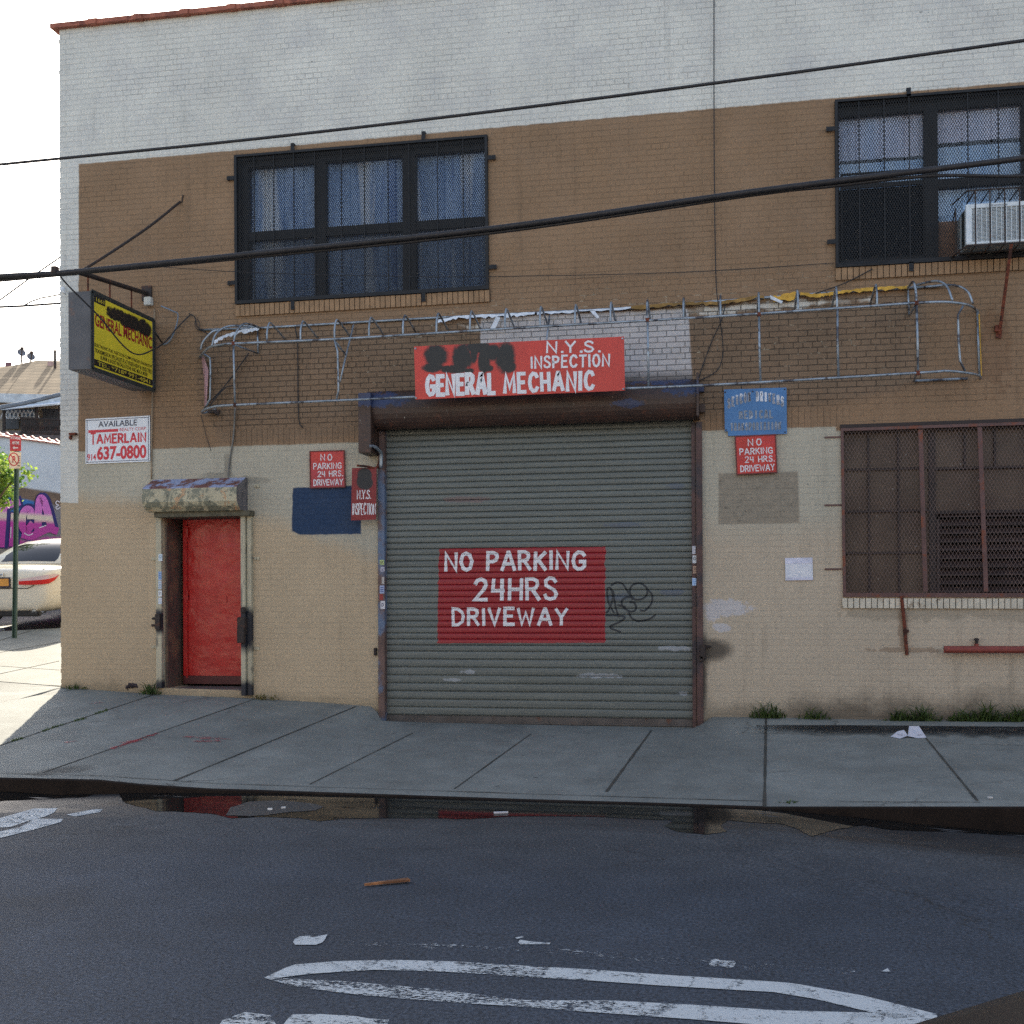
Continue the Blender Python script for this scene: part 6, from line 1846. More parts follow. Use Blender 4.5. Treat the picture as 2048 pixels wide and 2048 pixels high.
# ------------------------------------------------------------------ side street to the left, climbing away from the corner
PB = DP(30, 1276, 19.5)                                  # foot of the sign post
zc = wallz(XL)
sx = (wz_tab[0][1]-zc)/(XL-wz_tab[0][0])                 # rise per metre going left along the wall line
sy = (PB.z-zc-sx*(XL-PB.x))/PB.y
def hill(x, y):
    t = max(0.0, XL-x)
    yy = y if y < 9 else 9+(y-9)*.55
    return zc+sx*min(t, 16)+sy*yy
rows = []
yr = [.06, .6, 1.5, 2.5, 3.6]
YK = None
def kerb2(x):                                            # far kerb of the side pavement
    a, b = DP(0, 1263, 20.2), DP(118, 1245, 20.9)
    return a.y+(b.y-a.y)*(x-a.x)/(b.x-a.x)
xs2 = [-22, -18, -14, -12, -11, -10, -9.4, -9, -8.6, -8.2, -7.8, -7.4, -7, -6.6, -6.2, -5.8]
xs2 = [x for x in xs2 if x < XL+.1]+[XL+.12]
for v in (0, .15, .35, .6, .8, 1):
    rows.append([V(x, .06+(kerb2(x)-.06)*v, hill(x, .06+(kerb2(x)-.06)*v)) for x in xs2])
sp = MB(); sp.sheet(rows)
hill_bvh = BVHTree.FromPolygons([tuple(v) for v in sp.v], list(sp.f))
sp.sheet([[V(x, kerb2(x), hill(x, kerb2(x))) for x in xs2], [V(x, kerb2(x)+.02, hill(x, kerb2(x))-.16) for x in xs2]])
PAVE2 = tag(sp.build('pavement', M['pave'], None, fixn=False), kind='structure')
def on_hill(px, py, lift=.004):
    h = hill_bvh.ray_cast(CAM, ray(px, py).normalized())
    p = h[0] if h[0] is not None else DP(px, py, 19)
    return p+V(0, 0, lift)
j2 = MB()
for i, (a, b) in enumerate([((-40, 1312), (119, 1284)), ((-20, 1352), (119, 1322)), ((-30, 1330), (119, 1340)), ((-30, 1375), (118, 1375)), ((-60, 1300), (60, 1262)), ((-40, 1420), (110, 1376))]):
    decal_line(j2, a, b, .02, on_hill, seed=20+i, n=8)
j2.build('joint', M['joint'], PAVE2, fixn=False)
st = MB()
rows = []
for v in (0, .15, .4, .7, 1):
    rows.append([V(x, kerb2(x)+.01+24*v, hill(x, kerb2(x)+24*v)-.15) for x in [-60, -40, -30]+xs2+[10]])
st.sheet(rows)
SIDE = tag(st.build('side_street', M['road'], None, fixn=False), kind='structure')
side_bvh = BVHTree.FromPolygons([tuple(v) for v in st.v], list(st.f))
xw = MB(); 
def on_side(px, py, lift=.004):
    h = side_bvh.ray_cast(CAM, ray(px, py).normalized())
    p = h[0] if h[0] is not None else DP(px, py, 21)
    return p+V(0, 0, lift)
xw.face([on_side(-40, 1240), on_side(0, 1253), on_side(12, 1261), on_side(-40, 1268)])
xw.build('marking', M['paint_good'], SIDE, fixn=False)

# ---- mural wall
A0, A1 = DP(-60, 1000, 28.0), DP(124, 1000, 30.4)
dirw = V(A1.x-A0.x, A1.y-A0.y, 0).normalized()
nw = V(dirw.y, -dirw.x, 0)
def MW(px, py, off=0.0): return plane_pt(px, py, A0+nw*off, nw)
mw_ = thing('mural_wall', 'white rendered lot wall with tile coping and a pink graffiti mural', 'wall', MW(60, 1100))
def mural():
    k = NM('mural_paint'); X, Y, Z = k.xyz()
    u = k.m('ADD', k.m('MULTIPLY', X, dirw.x), k.m('MULTIPLY', Y, dirw.y))
    def uv(px, py):
        p = MW(px, py); return (p.x*dirw.x+p.y*dirw.y, p.z)
    wob = k.noise(2, 4)
    c = k.bright(rgb(196, 204, 214), k.ramp(wob, .3, .7, .92, 1.05))
    dn = k.m('SUBTRACT', 1.0, k.above(u, Z, uv(0, 968), uv(120, 986), wob, .05, .03))
    c = k.mix(dn, c, k.bright(rgb(112, 92, 78), k.ramp(k.noise(5, 3), .3, .7, .8, 1.2)))
    mu = k.m('SUBTRACT', 1.0, k.above(u, Z, uv(0, 990), uv(120, 1012), wob, .1, .03))
    wave = k.m('MULTIPLY', k.m('SINE', k.m('MULTIPLY_ADD', u, 4.5, 1.0)), .14)
    c = k.mix(mu, c, rgb(128, 124, 128))
    bl = k.m('MULTIPLY', mu, k.above(u, k.m('ADD', Z, wave), uv(60, 972+20), uv(120, 984+22), None, 0, .02))
    c = k.mix(bl, c, rgb(58, 140, 206))
    lb = k.m('MULTIPLY', mu, k.poly(u, k.m('ADD', Z, wave), [uv(-80, 960), uv(70, 1000), uv(66, 1090), uv(-80, 1060)], wob, .2, .05))
    c = k.mix(lb, c, rgb(52, 110, 178))
    pk = k.m('MULTIPLY', mu, k.m('SUBTRACT', 1.0, k.above(u, Z, uv(0, 1078), uv(120, 1074), wob, .4, .05)))
    c = k.mix(pk, c, rgb(186, 62, 150))
    gr = k.m('SUBTRACT', 1.0, k.above(u, Z, uv(0, 1094), uv(120, 1104), wob, .05, .03))
    c = k.mix(gr, c, rgb(142, 134, 124))
    return k.out(c, .75)
mural_m = mural()
m_ = MB()
tl, tr = MW(-700, 770), MW(420, 945)
zt_l, zt_r = MW(0, 868).z, MW(120, 890).z
ztop = (zt_l+zt_r)/2
def wp(px, z, off=0.0):
    p = MW(px, 1000, off); return V(p.x, p.y, z)
a, b = wp(-700, 0), wp(420, 0)
base = hill(-9, 12)-.8
m_.hexa([V(a.x, a.y, ztop), V(b.x, b.y, ztop), V(b.x, b.y, base), V(a.x, a.y, base)], [p-nw*.3 for p in (V(a.x, a.y, ztop), V(b.x, b.y, ztop), V(b.x, b.y, base), V(a.x, a.y, base))])
m_.build('wall', mural_m, mw_, fixn=False)
cp = MB(); n = 60
for i in range(n):
    p, q = a.lerp(b, i/n), a.lerp(b, (i+.93)/n)
    for s0, s1, h_ in ((0, 1, .09), (.82, 1, .14)):
        P, Q_ = p.lerp(q, s0), p.lerp(q, s1)
        cp.hexa([P+nw*.06+V(0, 0, ztop), Q_+nw*.06+V(0, 0, ztop), Q_-nw*.15+V(0, 0, ztop+h_), P-nw*.15+V(0, 0, ztop+h_)],
                [P+nw*.06+V(0, 0, ztop-.04), Q_+nw*.06+V(0, 0, ztop-.04), Q_-nw*.4+V(0, 0, ztop), P-nw*.4+V(0, 0, ztop)])
cp.build('coping', simple('pink_tile', rgb(188, 128, 116), .5, var=.25, sc=4), mw_)
def c6(x, y): return (x*.2381, y*.2381+840)
letm = NM('mural_letter_paint'); X, Y, Z = letm.xyz()
zA_, zB_ = MW(60, 1028).z, MW(60, 1042).z
lc = letm.mix(letm.ramp(Z, zA_-.05, zA_+.05), rgb(222, 204, 186), rgb(206, 112, 192))
lc = letm.mix(letm.ramp(Z, zB_-.06, zB_+.06), rgb(190, 62, 156), lc); letm.out(lc, .7)
nav = simple('mural_navy', rgb(40, 34, 104), .7); wht = simple('mural_white', rgb(220, 214, 226), .7)
strokes = [[(-70, 735), (60, 715), (150, 690)], [(30, 725), (22, 850), (8, 1050)], [(122, 800), (116, 900), (105, 1045)],
           [(258, 815), (255, 762), (222, 752), (192, 800), (188, 890), (222, 930), (268, 880)],
           [(318, 915), (322, 780), (335, 670), (362, 668), (395, 760), (432, 905)], [(318, 826), (408, 826)], [(200, 965), (270, 975), (400, 915), (470, 930)]]
for wd, off, mt, nm, dx in ((24, .012, nav, 'mural_outline', 10), (15.5, .02, letm.mat, 'mural_letters', 0)):
    lm_ = MB()
    for i, s_ in enumerate(strokes):
        if nm == 'mural_outline' and i == 6: continue
        sp_ = spline([V(x+dx, y, 0) for x, y in s_], 5) if len(s_) > 3 else [V(x+dx, y, 0) for x, y in s_]
        L = strip([(p.x*.2381, p.y*.2381+840) for p in sp_], wd*.95)
        lm_.sheet([[MW(p[0][0], p[0][1], off+i*.001), MW(p[1][0], p[1][1], off+i*.001)] for p in L])
    lm_.build(nm, mt, mw_, fixn=False)
lm_ = MB()
for i, s_ in enumerate([[(500, 690), (480, 680), (468, 700), (490, 715), (470, 730), (480, 750), (505, 735)], [(205, 950), (240, 968), (275, 955)], [(330, 905), (388, 885)], [(92, 900), (90, 990)]]):
    L = strip([(p.x*.2381, p.y*.2381+840) for p in spline([V(x, y, 0) for x, y in s_], 4)], 1.6)
    lm_.sheet([[MW(p[0][0], p[0][1], .03+i*.001), MW(p[1][0], p[1][1], .03+i*.001)] for p in L])
lm_.build('mural_highlights', wht, mw_, fixn=False)

# ---- house behind
hs_ = thing('house', 'house with a tan shingle hip roof and a railed upper balcony behind the lot wall', 'house', DP(60, 1000, 36))
def shingle():
    k = NM('tan_shingle'); X, Y, Z = k.xyz()
    f, cc = k.brick(k.comb(X, k.m('MULTIPLY', Z, 1.0), 0.0), .32, .16, .012, .3)
    c = k.bright(rgb(186, 158, 124), k.ramp(k.noise(1.4, 5), .3, .7, .85, 1.1))
    c = k.bright(c, k.m('MULTIPLY', k.ramp(cc, 0, 1, .82, 1.12), k.m('MULTIPLY_ADD', f, -.4, 1.0)))
    return k.out(c, .9)
shm = shingle()
EA, EB = DP(-220, 812, 36), DP(330, 760, 37.5)
de = V(EB.x-EA.x, EB.y-EA.y, 0).normalized(); ne = V(de.y, -de.x, 0)
ez = DP(60, 789, 36.4).z
def EP(px, py, off=0.0): return plane_pt(px, py, DP(60, 789, 36.4)+ne*off, ne)
rzg = DP(100, 719, 40.3).z
r_ = MB()
e0, e1 = EP(-220, 780), EP(330, 780); e0.z = e1.z = ez
k0 = EP(74, 720, -4.2); k1 = EP(330, 720, -4.2); k0.z = k1.z = rzg
k2 = EP(-260, 733, -6); k2.z = DP(10, 733, 42).z; k3 = EP(44, 733, -6); k3.z = k2.z
r_.face([e0, e1, k1, k0])
r_.face([e0, k0, k3, k2])
r_.face([k0, k1, k1-ne*6+V(0, 0, -2), k0-ne*6+V(0, 0, -2)]); r_.face([k2, k3, k3-ne*6+V(0, 0, -2), k2-ne*6+V(0, 0, -2)])
ro = r_.build('roof', shm, hs_, fixn=False)
v_ = MB(); pv = EP(110, 722, -3.2); v_.tube([pv+V(0, 0, -.5), V(pv.x, pv.y, DP(110, 693, 39).z)], .045, 8); v_.build('vent_pipe', M['dark_iron'], ro)
v_ = MB(); pv = EP(17, 740, -5); v_.tube([pv+V(0, 0, -.4), pv+V(0, 0, .1), pv+V(0, 0, .12), pv+V(0, 0, .26)], [.06, .06, .11, .11], 8); v_.build('roof_vent', simple('red_vent', rgb(120, 84, 92), .6), ro)
v_ = MB(); pv = EP(101, 722, -3.6); v_.tube([pv+V(0, 0, -.4), pv+V(0, 0, -.03)], .1, 8); v_.build('roof_vent', simple('tan_vent', rgb(190, 156, 150), .6), ro)
g_ = MB(); g_.hexa([e0+V(0, 0, 0)+ne*.1, e1+ne*.1, e1+ne*.1+V(0, 0, -.28), e0+ne*.1+V(0, 0, -.28)], [e0, e1, e1+V(0, 0, -.28), e0+V(0, 0, -.28)]); g_.build('gutter', simple('pale_gutter', rgb(190, 194, 198), .5), hs_)
w_ = MB(); b0_, b1_ = e0-ne*.5, e1-ne*.5
w_.hexa([V(b0_.x, b0_.y, ez-.2), V(b1_.x, b1_.y, ez-.2), V(b1_.x, b1_.y, base), V(b0_.x, b0_.y, base)], [p-ne*6 for p in (V(b0_.x, b0_.y, ez-.2), V(b1_.x, b1_.y, ez-.2), V(b1_.x, b1_.y, base), V(b0_.x, b0_.y, base))])
w_.build('wall', simple('buff_render', rgb(150, 138, 124), .8), hs_)
def HP(px, py): return EP(px, py, .0)
win = MB()
def hq(x0, y0, x1, y1, off): return [EP(x0, y0, off), EP(x1, y0, off), EP(x1, y1, off), EP(x0, y1, off)]
for q in (hq(10, 819, 38, 858, -.44), hq(42, 819, 72, 858, -.44)): win.slab(q, .03, ne)
win.build('window', simple('far_glass', rgb(120, 140, 166), .15), hs_)
win = MB()
for q in (hq(10, 838, 38, 858, -.43), hq(42, 838, 72, 858, -.43), hq(86, 818, 118, 862, -.44)): win.slab(q, .04, ne)
win.build('door_opening', simple('dark_opening', rgb(50, 54, 64), .4), hs_)
lat = MB()
for i in range(9):
    for s in (1, -1):
        x = 8+i*8; lat.tube([EP(x, 820, -.36), EP(x+s*7, 838, -.36)], .02, 5)
lat.build('window_lattice', simple('white_lattice', rgb(214, 218, 226), .6), hs_)
bal = MB()
bal.hexa(hq(-40, 862, 128, 886, .9), hq(-40, 862, 128, 886, -.3)); bal.build('balcony', simple('balcony_slab', rgb(92, 84, 84), .8), hs_)
rl = MB()
for i in range(20):
    x = 44+i*4.3
    rl.tube([EP(x, 836+i*.2, .9), EP(x, 868, .9)], .022, 5)
    if i % 3 == 0: rl.tube(spline([EP(x, 850, .92), EP(x+2.5, 846, .92), EP(x+4, 851, .92), EP(x+1.5, 856, .92)], 4), .018, 5)
rl.tube([EP(40, 836, .9), EP(128, 840, .9)], .035, 6); rl.tube([EP(40, 866, .9), EP(128, 868, .9)], .035, 6); rl.tube([EP(40, 851, .9), EP(128, 853, .9)], .02, 6)
for i in range(26): rl.tube([EP(44+i*3.3, 853, .88), EP(44+i*3.3, 868, .88)], .022, 5)
rl.build('railing', M['dark_iron'], hs_)
ps = MB()
for x in (8, 73, 120): ps.tube([EP(x, 812, .6), EP(x, 872, .6)], .05, 6)
ps.build('balcony_post', M['dark_iron'], hs_)
cn = MB(); cn.hexa([EP(2, 818, .9), EP(124, 806, .9), EP(124, 809, .9), EP(2, 820, .9)], [EP(2, 812, -.4), EP(124, 799, -.4), EP(124, 803, -.4), EP(2, 815, -.4)]); cn.build('canopy_roof', simple('white_canopy', rgb(206, 212, 218), .6), hs_)
pp_ = MB(); pp_.tube([EP(-40, 822, 1.3), EP(50, 806, 1.3), EP(128, 787, 1.3)], .07, 8); pp_.build('canopy_rail', simple('grey_rail', rgb(112, 120, 130), .5), hs_)
for i, (x, y, r0, lb) in enumerate([(43, 705, .15, 'taller left satellite dish standing on the far tan roof'), (62, 713, .15, 'lower right satellite dish standing on the far tan roof')]):
    d_ = thing('satellite_dish', lb, 'satellite dish', EP(x+4, 730, -4.5), 'satellite dishes on the far roof')
    c = EP(x, y, -4.5); ax = V(.55, -.75, .35).normalized()
    sx_ = ax.orthogonal().normalized(); sy_ = ax.cross(sx_)
    rad = r0
    rows = []
    for j in range(5):
        rr_ = rad*j/4; rows.append([c+sx_*math.cos(t*math.pi/10)*rr_*.9+sy_*math.sin(t*math.pi/10)*rr_*1.05-ax*(.12*(1-(j/4)**2)) for t in range(21)])
    db = MB(); db.sheet(rows); db.build('dish', simple('grey_dish', rgb(132, 136, 148), .5), d_, smooth=True, fixn=False)
    db = MB(); db.tube([c-ax*.12, c-ax*.2+V(0, 0, -.15), EP(x+4, 730, -4.5)+V(0, 0, -.3)], .03, 6); db.build('mast', M['dark_iron'], d_)
    db = MB(); db.tube([c+V(0, 0, -rad), c+ax*.4+V(0, 0, -.1)], .018, 6); db.box(c+ax*.42+V(0, 0, -.08), (.09, .09, .09)); db.build('feed_arm', M['dark_iron'], d_)

# ---- sign post
def signpost():
    t = thing('sign_post', 'green steel street sign post on the sunlit corner pavement', 'sign post', PB)
    topz = DP(42, 866, 19.3)
    pb_ = MB(); p0, p1 = PB+V(0, 0, -.05), V(PB.x+.06, PB.y, topz.z)
    for dx, dy, w, h in ((0, 0, .07, .012), (-.032, -.015, .012, .035), (.032, -.015, .012, .035)):
        pb_.hexa([p0+V(dx-w/2, dy-h/2, 0), p0+V(dx+w/2, dy-h/2, 0), p1+V(dx+w/2, dy-h/2, 0), p1+V(dx-w/2, dy-h/2, 0)], [p0+V(dx-w/2, dy+h/2, 0), p0+V(dx+w/2, dy+h/2, 0), p1+V(dx+w/2, dy+h/2, 0), p1+V(dx-w/2, dy+h/2, 0)])
    pb_.build('post', simple('green_post', rgb(58, 82, 70), .5, var=.2), t)
    dep = 19.25
    def pl(name, pts, mats, label):
        q = [DP(x, y, dep) for x, y in pts]; q[2].z = q[3].z = (q[2].z+q[3].z)/2
        nn = (q[1]-q[0]).cross(q[0]-q[3]).normalized()
        m1 = MB(); m1.slab(q, .006, -nn); o = m1.build('sign_plate', mats[0], t); o['label'] = label
        return q, nn, o
    red = simple('street_red', rgb(190, 44, 44), .4); buff = simple('street_buff', rgb(232, 206, 172), .4); wh = simple('street_white', rgb(240, 232, 226), .4); blk = simple('street_black', rgb(40, 36, 40), .4)
    q, nn, o = pl('sign_plate', [(19.5, 869, ), (42, 872), (42, 903), (20, 901)], [red], 'red no standing plate, the upper one')
    x = MB(); L = nn*.003
    for txt, r in (('NO STANDING', (.08, .95, .08, .26)), ('ANYTIME', (.2, .85, .38, .58))): add_font(x, txt, [p+L for p in sub(q, *r)], .02, 0)
    x.face([p+L for p in sub(q, .36, .75, .77, .83)]); ar = sub(q, .26, .4, .7, .9); x.face([(ar[0]+ar[3])/2+L, ar[2]+L, ar[1]+L]); x.build('lettering', wh, o, fixn=False)
    q, nn, o = pl('sign_plate', [(19.8, 902.5), (42, 904.5), (41, 938), (18, 936)], [buff], 'buff street cleaning plate, the lower one')
    x = MB(); L = nn*.003
    cen = sub(q, .38, .38, .45, .45)[0]; ux = (q[1]-q[0]).normalized(); uz = (q[0]-q[3]).normalized(); rad = (q[0]-q[3]).length*.36
    ring = strip([(math.cos(a*math.pi/12)*rad*.78, math.sin(a*math.pi/12)*rad) for a in range(25)], rad*.16)
    x.sheet([[cen+ux*a[0]+uz*a[1]+L, cen+ux*b[0]+uz*b[1]+L] for a, b in ring], 0)
    sl_ = strip([(-rad*.5, rad*.6), (rad*.5, -rad*.6)], rad*.14); x.sheet([[cen+ux*a[0]+uz*a[1]+L*1.4, cen+ux*b[0]+uz*b[1]+L*1.4] for a, b in sl_], 0)
    add_font(x, 'P', [p+L for p in sub(q, .27, .52, .25, .66)], .03, 0, 0)
    for v in (.25, .38, .5, .62): x.face([p+L for p in sub(q, .78, .97, v, v+.05)], 2)
    x.face([p+L for p in sub(q, .72, .95, .8, .85)], 1)
    x.build('lettering', [red, blk, simple('street_grey', rgb(150, 132, 116), .5)], o, fixn=False)
signpost()

# ---- street tree
def tree(px, py0, py1, rx, dep, label, seed, n=3000):
    rr = random.Random(seed)
    c = DP(px, (py0+py1)/2, dep); rz = abs(DP(px, py0, dep).z-DP(px, py1, dep).z)/2
    foot = V(c.x-.2, c.y, hill(c.x, c.y)-.2)
    t = thing('street_tree', label, 'tree', foot)
    tr = MB()
    tr.tube(spline([foot, foot.lerp(c, .5)+V(.05, 0, 0), c+V(0, 0, -rz*.3), c+V(.1, 0, rz*.5)], 5), [.13-.1*i/15 for i in range(16)], 8)
    tips = []
    for i in range(16):
        a = rr.uniform(0, 2*math.pi); e = c+V(math.cos(a)*rx*rr.uniform(.4, .95), math.sin(a)*rx*rr.uniform(.4, .95), rr.uniform(-.8, .85)*rz)
        s = foot.lerp(c, rr.uniform(.6, 1)); tips.append(e)
        tr.tube(spline([s, s.lerp(e, .5)+V(0, 0, .1), e], 4), [.045-.035*k/8 for k in range(9)], 5)
    tr.build('trunk', simple('bark', rgb(96, 80, 64), .9, var=.3, sc=9), t, smooth=True)
    cr = MB()
    cl = tips+[tips[rr.randrange(16)]+V(rr.gauss(0, .22), rr.gauss(0, .22), rr.gauss(0, .15)) for _ in range(34)]
    for i in range(n):
        k = cl[rr.randrange(len(cl))]; p = k+V(rr.gauss(0, .12), rr.gauss(0, .12), rr.gauss(0, .09))
        d = V(rr.uniform(-1, 1), rr.uniform(-1, 1), rr.uniform(-1, .5)).normalized(); s = d.orthogonal().normalized()
        L = rr.uniform(.06, .12); w = L*.42
        s = Matrix.Rotation(rr.uniform(0, 6.28), 3, d) @ s
        cr.face([p, p+d*L*.5+s*w, p+d*L, p+d*L*.5-s*w], 0 if rr.random() < .6 else 1)
    cr.build('crown', [leaf_mat('leaf_light', rgb(150, 172, 76), .5), leaf_mat('leaf_green', rgb(96, 132, 58), .45)], t, fixn=False)
tree(-22, 905, 1020, .62, 24.5, 'young street tree with sunlit yellow green leaves in front of the mural', 4)

# ------------------------------------------------------------------ cars
def car_mats(name, col, rough=.25, coat=.3, spec=.5):
    k = NM(name); k.b.inputs['Specular IOR Level'].default_value = spec; k.b.inputs['Coat Weight'].default_value = coat; k.b.inputs['Coat Roughness'].default_value = .05
    c = k.bright(col, k.ramp(k.noise(2, 3, v=k.pos(True)), .3, .7, .97, 1.03))
    return k.out(c, rough)
M['car_glass'] = (lambda k: k.out((.012, .015, .022), .05, spec=.18))(NM('car_glass'))
M['rubber'] = simple('tyre_rubber', (.02, .02, .02), .8)
M['alloy'] = simple('alloy_rim', (.45, .46, .48), .3, .8)
M['lamp_red'] = simple('tail_lamp_red', rgb(206, 40, 40), .15, var=.1)
M['lamp_clear'] = simple('tail_lamp_clear', rgb(206, 176, 172), .12, var=.1)
M['black_trim'] = simple('black_trim', rgb(30, 30, 32), .5)
M['chrome'] = simple('chrome', (.6, .6, .62), .12, 1.0)
def sedan(name, label, loc, rz, paint, detail=True):
    """sedan built in its own frame: rear end at y=0, nose at y=4.75, centre x=0"""
    t = thing(name, label, 'car', loc, None, rz)
    # body stations: y, half width, bottom, belt height, centre crown
    S = [(0.0, .70, .32, .86, .90), (.06, .80, .25, .93, .98), (.25, .87, .22, .985, 1.03), (.6, .905, .22, 1.0, 1.04), (1.1, .92, .24, .985, 1.0), (1.9, .925, .22, .96, .97), (2.9, .925, .22, .94, .96), (3.4, .915, .24, .92, .97), (3.9, .90, .26, .84, .92), (4.4, .85, .28, .74, .80), (4.68, .74, .30, .66, .70), (4.78, .6, .36, .58, .6)]
    rows = []
    for y, w, zb, zl, zc_ in S:
        pr = [(0, zb), (w*.82, zb), (w*.96, zb+.12), (w, zb+(zl-zb)*.45), (w*.99, zl-.12), (w*.955, zl-.025), (w*.88, zl+.012), (w*.5, (zl+zc_)/2+.012), (0, zc_)]
        rows.append([V(-x, y, z) for x, z in pr[::-1]]+[V(x, y, z) for x, z in pr[1:]])
    b = MB(); b.sheet(rows); b.face(rows[0][::-1]); b.face(rows[-1])
    body = b.build('body', paint, t, local=True, smooth=True)
    md = body.modifiers.new('s', 'SUBSURF'); md.levels = 2; md.render_levels = 2
    # cabin: rear glass base, roof, windscreen
    C = [(.72, .74, 1.03, 1.035), (1.0, .735, 1.0, 1.20), (1.3, .72, .985, 1.345), (1.65, .70, .97, 1.425), (2.2, .69, .96, 1.455), (2.7, .69, .95, 1.44), (3.05, .70, .945, 1.36), (3.35, .73, .94, 1.17), (3.62, .77, .94, .985)]
    rows = []
    for y, w, zb, zt in C:
        h = zt-zb
        wt = w - .16*min(1, h/.45)
        pr = [(w+.1, zb-.05), (w+.06*min(1, h/.3), zb+.015), (wt+.02, zb+h*.86), (wt-.06, zb+h*.97), (wt*.5, zt), (0, zt+.006)]
        rows.append([V(-x, y, z) for x, z in pr]+[V(x, y, z) for x, z in pr[:-1][::-1]])
    c = MB(); c.sheet(rows); c.face(rows[0]); c.face(rows[-1][::-1])
    roof = c.build('cabin', paint, t, local=True, smooth=True)
    # glazing a few millimetres proud of the cabin
    def cab(y, side, f):
        for (a, wa, za, ta), (b_, wb, zb_, tb) in zip(C, C[1:]):
            if a <= y <= b_:
                s = (y-a)/(b_-a); w = wa+(wb-wa)*s; z0 = za+(zb_-za)*s; z1 = ta+(tb-ta)*s; break
        h = z1-z0; wt = w-.16*min(1, h/.45)
        p0 = V(w+.06*min(1, h/.3), y, z0+.015); p1 = V(wt+.02, y, z0+h*.86)
        p = p0.lerp(p1, f); return V(side*(p.x+.006), p.y, p.z)
    def topz(y):
        for (a, wa, za, ta), (b_, wb, zb_, tb) in zip(C, C[1:]):
            if a <= y <= b_: s = (y-a)/(b_-a); return ta+(tb-ta)*s, wa+(wb-wa)*s, za+(zb_-za)*s
    for ys in ([.80, 1.0, 1.15, 1.3, 1.5], [3.5, 3.35, 3.2, 3.05, 2.85]):
        rows = []
        for y in ys:
            z, w, zb = topz(y); h = z-zb; wt = w-.16*min(1, h/.45)
            row = []
            for f in (-1, -.5, 0, .5, 1):
                x = (wt-.09)*f; row.append(V(x, y-(.006 if ys[0] < 2 else -.006), z-.012*f*f*2+.012))
            rows.append(row)
        g = MB(); g.sheet(rows); g.build('rear_window' if ys[0] < 2 else 'windscreen', M['car_glass'], t, local=True, smooth=True)
    for side in (1, -1):
        g = MB(); ys = [1.22, 1.45, 1.8, 2.2, 2.6, 2.95, 3.2]
        g.sheet([[cab(y, side, .12), cab(y, side, .94 if y > 1.4 and y < 3.1 else .75)] for y in ys]); g.build('side_window', M['car_glass'], t, local=True, fixn=False)
        for y in (.98, 3.78):
            wl = MB(); n = 20
            prof = [(.20, -.10), (.315, -.105), (.335, -.06), (.335, .06), (.315, .105), (.20, .10)]
            wl.sheet([[V(side*(.80)+dx, y+r_*math.cos(2*math.pi*i/n), .335+r_*math.sin(2*math.pi*i/n)) for r_, dx in prof] for i in range(n+1)])
            tyre = wl.build('wheel', M['rubber'], t, local=True, smooth=True)
            rm = MB(); rm.tube([V(side*.80-side*.05, y, .335), V(side*.80+side*.085, y, .335)], .21, 18)
            for k in range(5):
                a = k*2*math.pi/5; rm.box(V(side*.892, y+.1*math.cos(a), .335+.1*math.sin(a)), (.012, .19, .05), rot=Matrix.Rotation(a, 3, 'X'))
            rm.build('rim', M['alloy'], tyre, local=True)
            ar = MB(); rows = []
            for i in range(13):
                a = math.pi*i/12; rows.append([V(side*.928, y+.385*math.cos(a), .3+.385*math.sin(a)), V(side*.928, y+.34*math.cos(a), .3+.34*math.sin(a)), V(side*.80, y+.34*math.cos(a), .3+.34*math.sin(a))])
            ar.sheet(rows); ar.build('wheel_arch', M['black_trim'], t, local=True, fixn=False)
        # tail lamp wraps the corner
        outer = [(.31, -.022), (.52, .0), (.68, .035), (.775, .09), (.83, .18), (.86, .28)]
        lo = [.725, .722, .725, .735, .785, .872]; hi = [.815, .845, .872, .885, .89, .878]; mid = [.785, .795, .803, .815, .84, .875]
        l1 = MB(); l1.sheet([[V(side*(x+.025), y-.03, a), V(side*(x+.028), y-.03, b_)] for (x, y), a, b_ in zip(outer, lo, mid)])
        lamp = l1.build('tail_light', M['lamp_red'], t, local=True, fixn=False)
        l2 = MB(); l2.sheet([[V(side*(x+.028), y-.03, a), V(side*(x+.02), y-.018, b_)] for (x, y), a, b_ in zip(outer, mid, hi)])
        l2.build('reversing_lens', M['lamp_clear'], lamp, local=True, fixn=False)
        ex = MB(); ex.tube([V(side*.56, -.01, .25), V(side*.56, .3, .25)], .045, 10); ex.build('exhaust', M['chrome'], t, local=True)
        hm_ = MB(); hm_.sheet([[V(side*.55, 4.69, .6), V(side*.52, 4.66, .70)], [V(side*.80, 4.55, .64), V(side*.78, 4.45, .76)]]); hm_.build('headlight', M['lamp_clear'], t, local=True, fixn=False)
        mi = MB(); mi.box((side*1.0, 3.05, 1.0), (.16, .1, .12)); mi.build('wing_mirror', paint, t, local=True, bevel=.02)
    tr = MB(); tr.box((0, .03, .225), (1.3, .12, .09)); tr.build('bumper_trim', M['black_trim'], t, local=True, bevel=.02)
    lnm = MB()
    for s_ in (1, -1): lnm.tube([V(s_*.46, -.008, .66), V(s_*.56, -.002, .70), V(s_*.62, .03, .86), V(s_*.66, .2, 1.0)], .006, 5)
    lnm.tube([V(-.46, -.008, .66), V(.46, -.008, .66)], .006, 5)
    lnm.build('boot_seam', M['black_trim'], t, local=True)
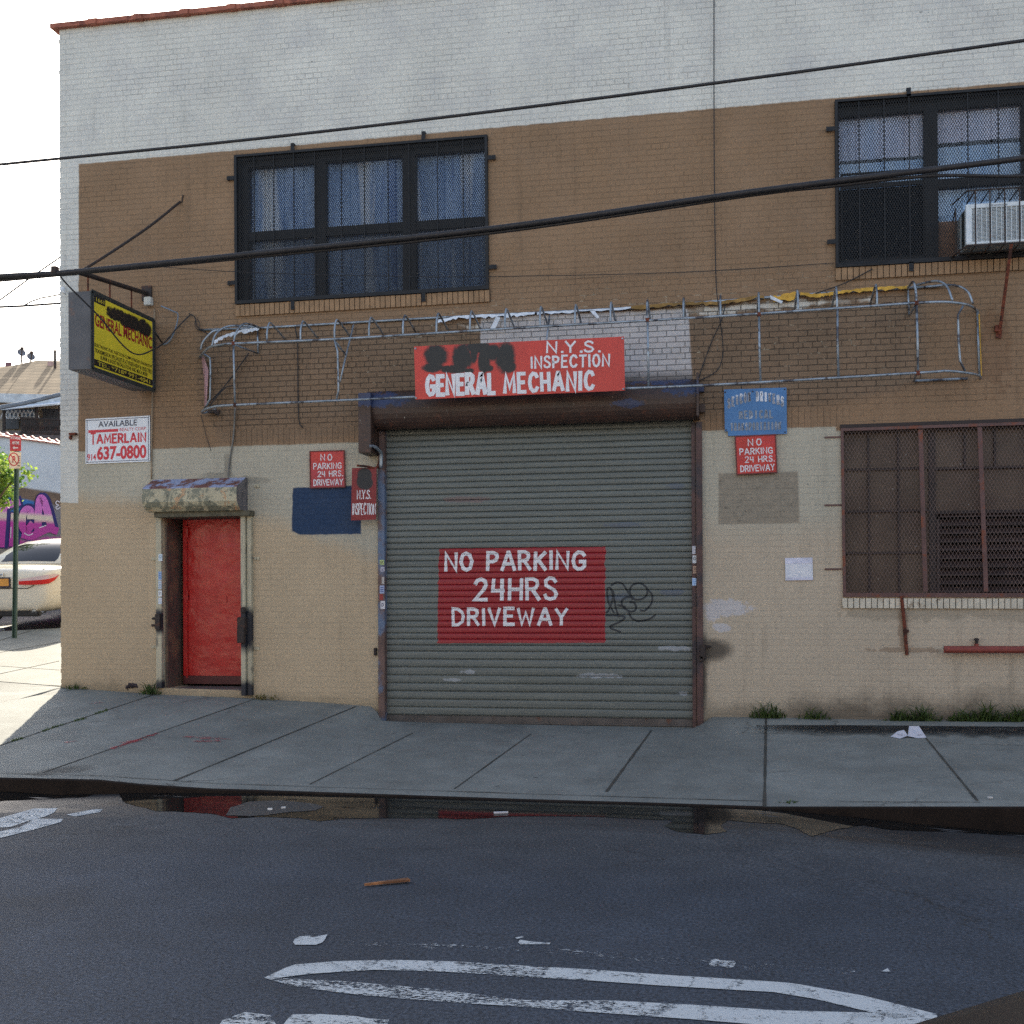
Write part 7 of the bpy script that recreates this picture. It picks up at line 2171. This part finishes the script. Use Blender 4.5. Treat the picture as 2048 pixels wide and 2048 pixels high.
    if detail:
        pl = MB(); pl.box((0, -.012, .76), (.34, .016, .18)); plate = pl.build('licence_plate', simple('plate_frame', rgb(40, 42, 60), .4), t, local=True, bevel=.003)
        p2 = MB(); p2.box((0, -.022, .765), (.29, .008, .125)); p2.build('plate_face', simple('plate_orange', rgb(214, 150, 66), .4), plate, local=True)
        bd = MB(); bd.tube([V(-.055, -.03, .93), V(-.04, -.018, .865)], .011, 6); bd.tube([V(.055, -.01, .93), V(.04, -.018, .865)], .011, 6); bd.tube([V(-.045, -.016, .895), V(.045, -.016, .895)], .010, 6)
        bd.build('badge', M['chrome'], t, local=True)
    return t
# white saloon parked in the side street, its tail towards us
cp_ = DP(6, 1232, 20.7)
heading = R(3)
white_car = sedan('parked_car', 'white saloon car parked tail towards us beside the mural wall', (cp_.x, cp_.y, cp_.z-.2), heading, car_mats('pearl_white', rgb(226, 218, 200)))
white_car.scale = (1.1, 1.1, 1.06); white_car.rotation_euler.x = R(4)
e2 = DP(150, 1110, 27.5)
car2 = sedan('parked_car', 'second white car just peeping out above the roof of the first', (e2.x+.55, e2.y, DP(120, 1063, 29).z-1.46), R(8), car_mats('plain_white', rgb(224, 226, 230)), False)
# dark saloon at the photographer's kerb, entering at the lower right corner
dark = sedan('parked_car', 'dark brown saloon cutting into the lower right corner beside the camera', (-.6, -12.96, -.026), R(-90), car_mats('dark_paint', rgb(20, 14, 12), .5, .05, .2), True)
for o in COL.objects:
    if o.type == 'MESH' and o.name.startswith('body'): pass

# ------------------------------------------------------------------ row added out of frame behind the camera (seen in reflections, lights the facade)
for i, (xa, xb, hh, col, lb) in enumerate([(-34, -12.5, 6.2, (176, 162, 148), 'tan brick row building added out of view across the street to light the garage'),
                                       (-12.4, 3.5, 7.6, (190, 182, 170), 'taller cream brick building added out of view opposite the shutter to bounce light'),
                                       (3.6, 26, 5.6, (158, 134, 120), 'low red brick building added out of view opposite the mesh window to bounce light')]):
    t = thing('brick_building', lb, 'building', ((xa+xb)/2, -23, 0.1))
    k = NM('opposite_brick'); X, Y, Z = k.xyz(); f, cc = k.brick(k.comb(X, Z, 0.0), .22, .07, .008)
    c = k.bright(rgb(*col), k.m('MULTIPLY', k.m('MULTIPLY_ADD', f, -.2, 1.0), k.ramp(cc, 0, 1, .85, 1.1))); k.out(c, .8)
    m = MB(); m.box(((xa+xb)/2, -25, hh/2), (xb-xa, 9, hh)); m.build('wall', k.mat, t)
    m = MB(); m.box(((xa+xb)/2, -20.45, hh+.06), (xb-xa+.1, .3, .12)); m.build('coping', M['terracotta'], t)
    n = int((xb-xa)/3.2)
    for j in range(n):
        x = xa+(j+.5)*(xb-xa)/n
        m = MB(); m.box((x, -20.48, hh-1.8), (1.3, .08, 1.5)); w = m.build('window', M['car_glass'], t)
        m = MB(); frame_quad(m, [V(x-.7, 0, hh-1.0), V(x+.7, 0, hh-1.0), V(x+.7, 0, hh-2.6), V(x-.7, 0, hh-2.6)], .08, .08, .08, .12, -20.44, .06); m.build('frame', M['window_metal'], w)
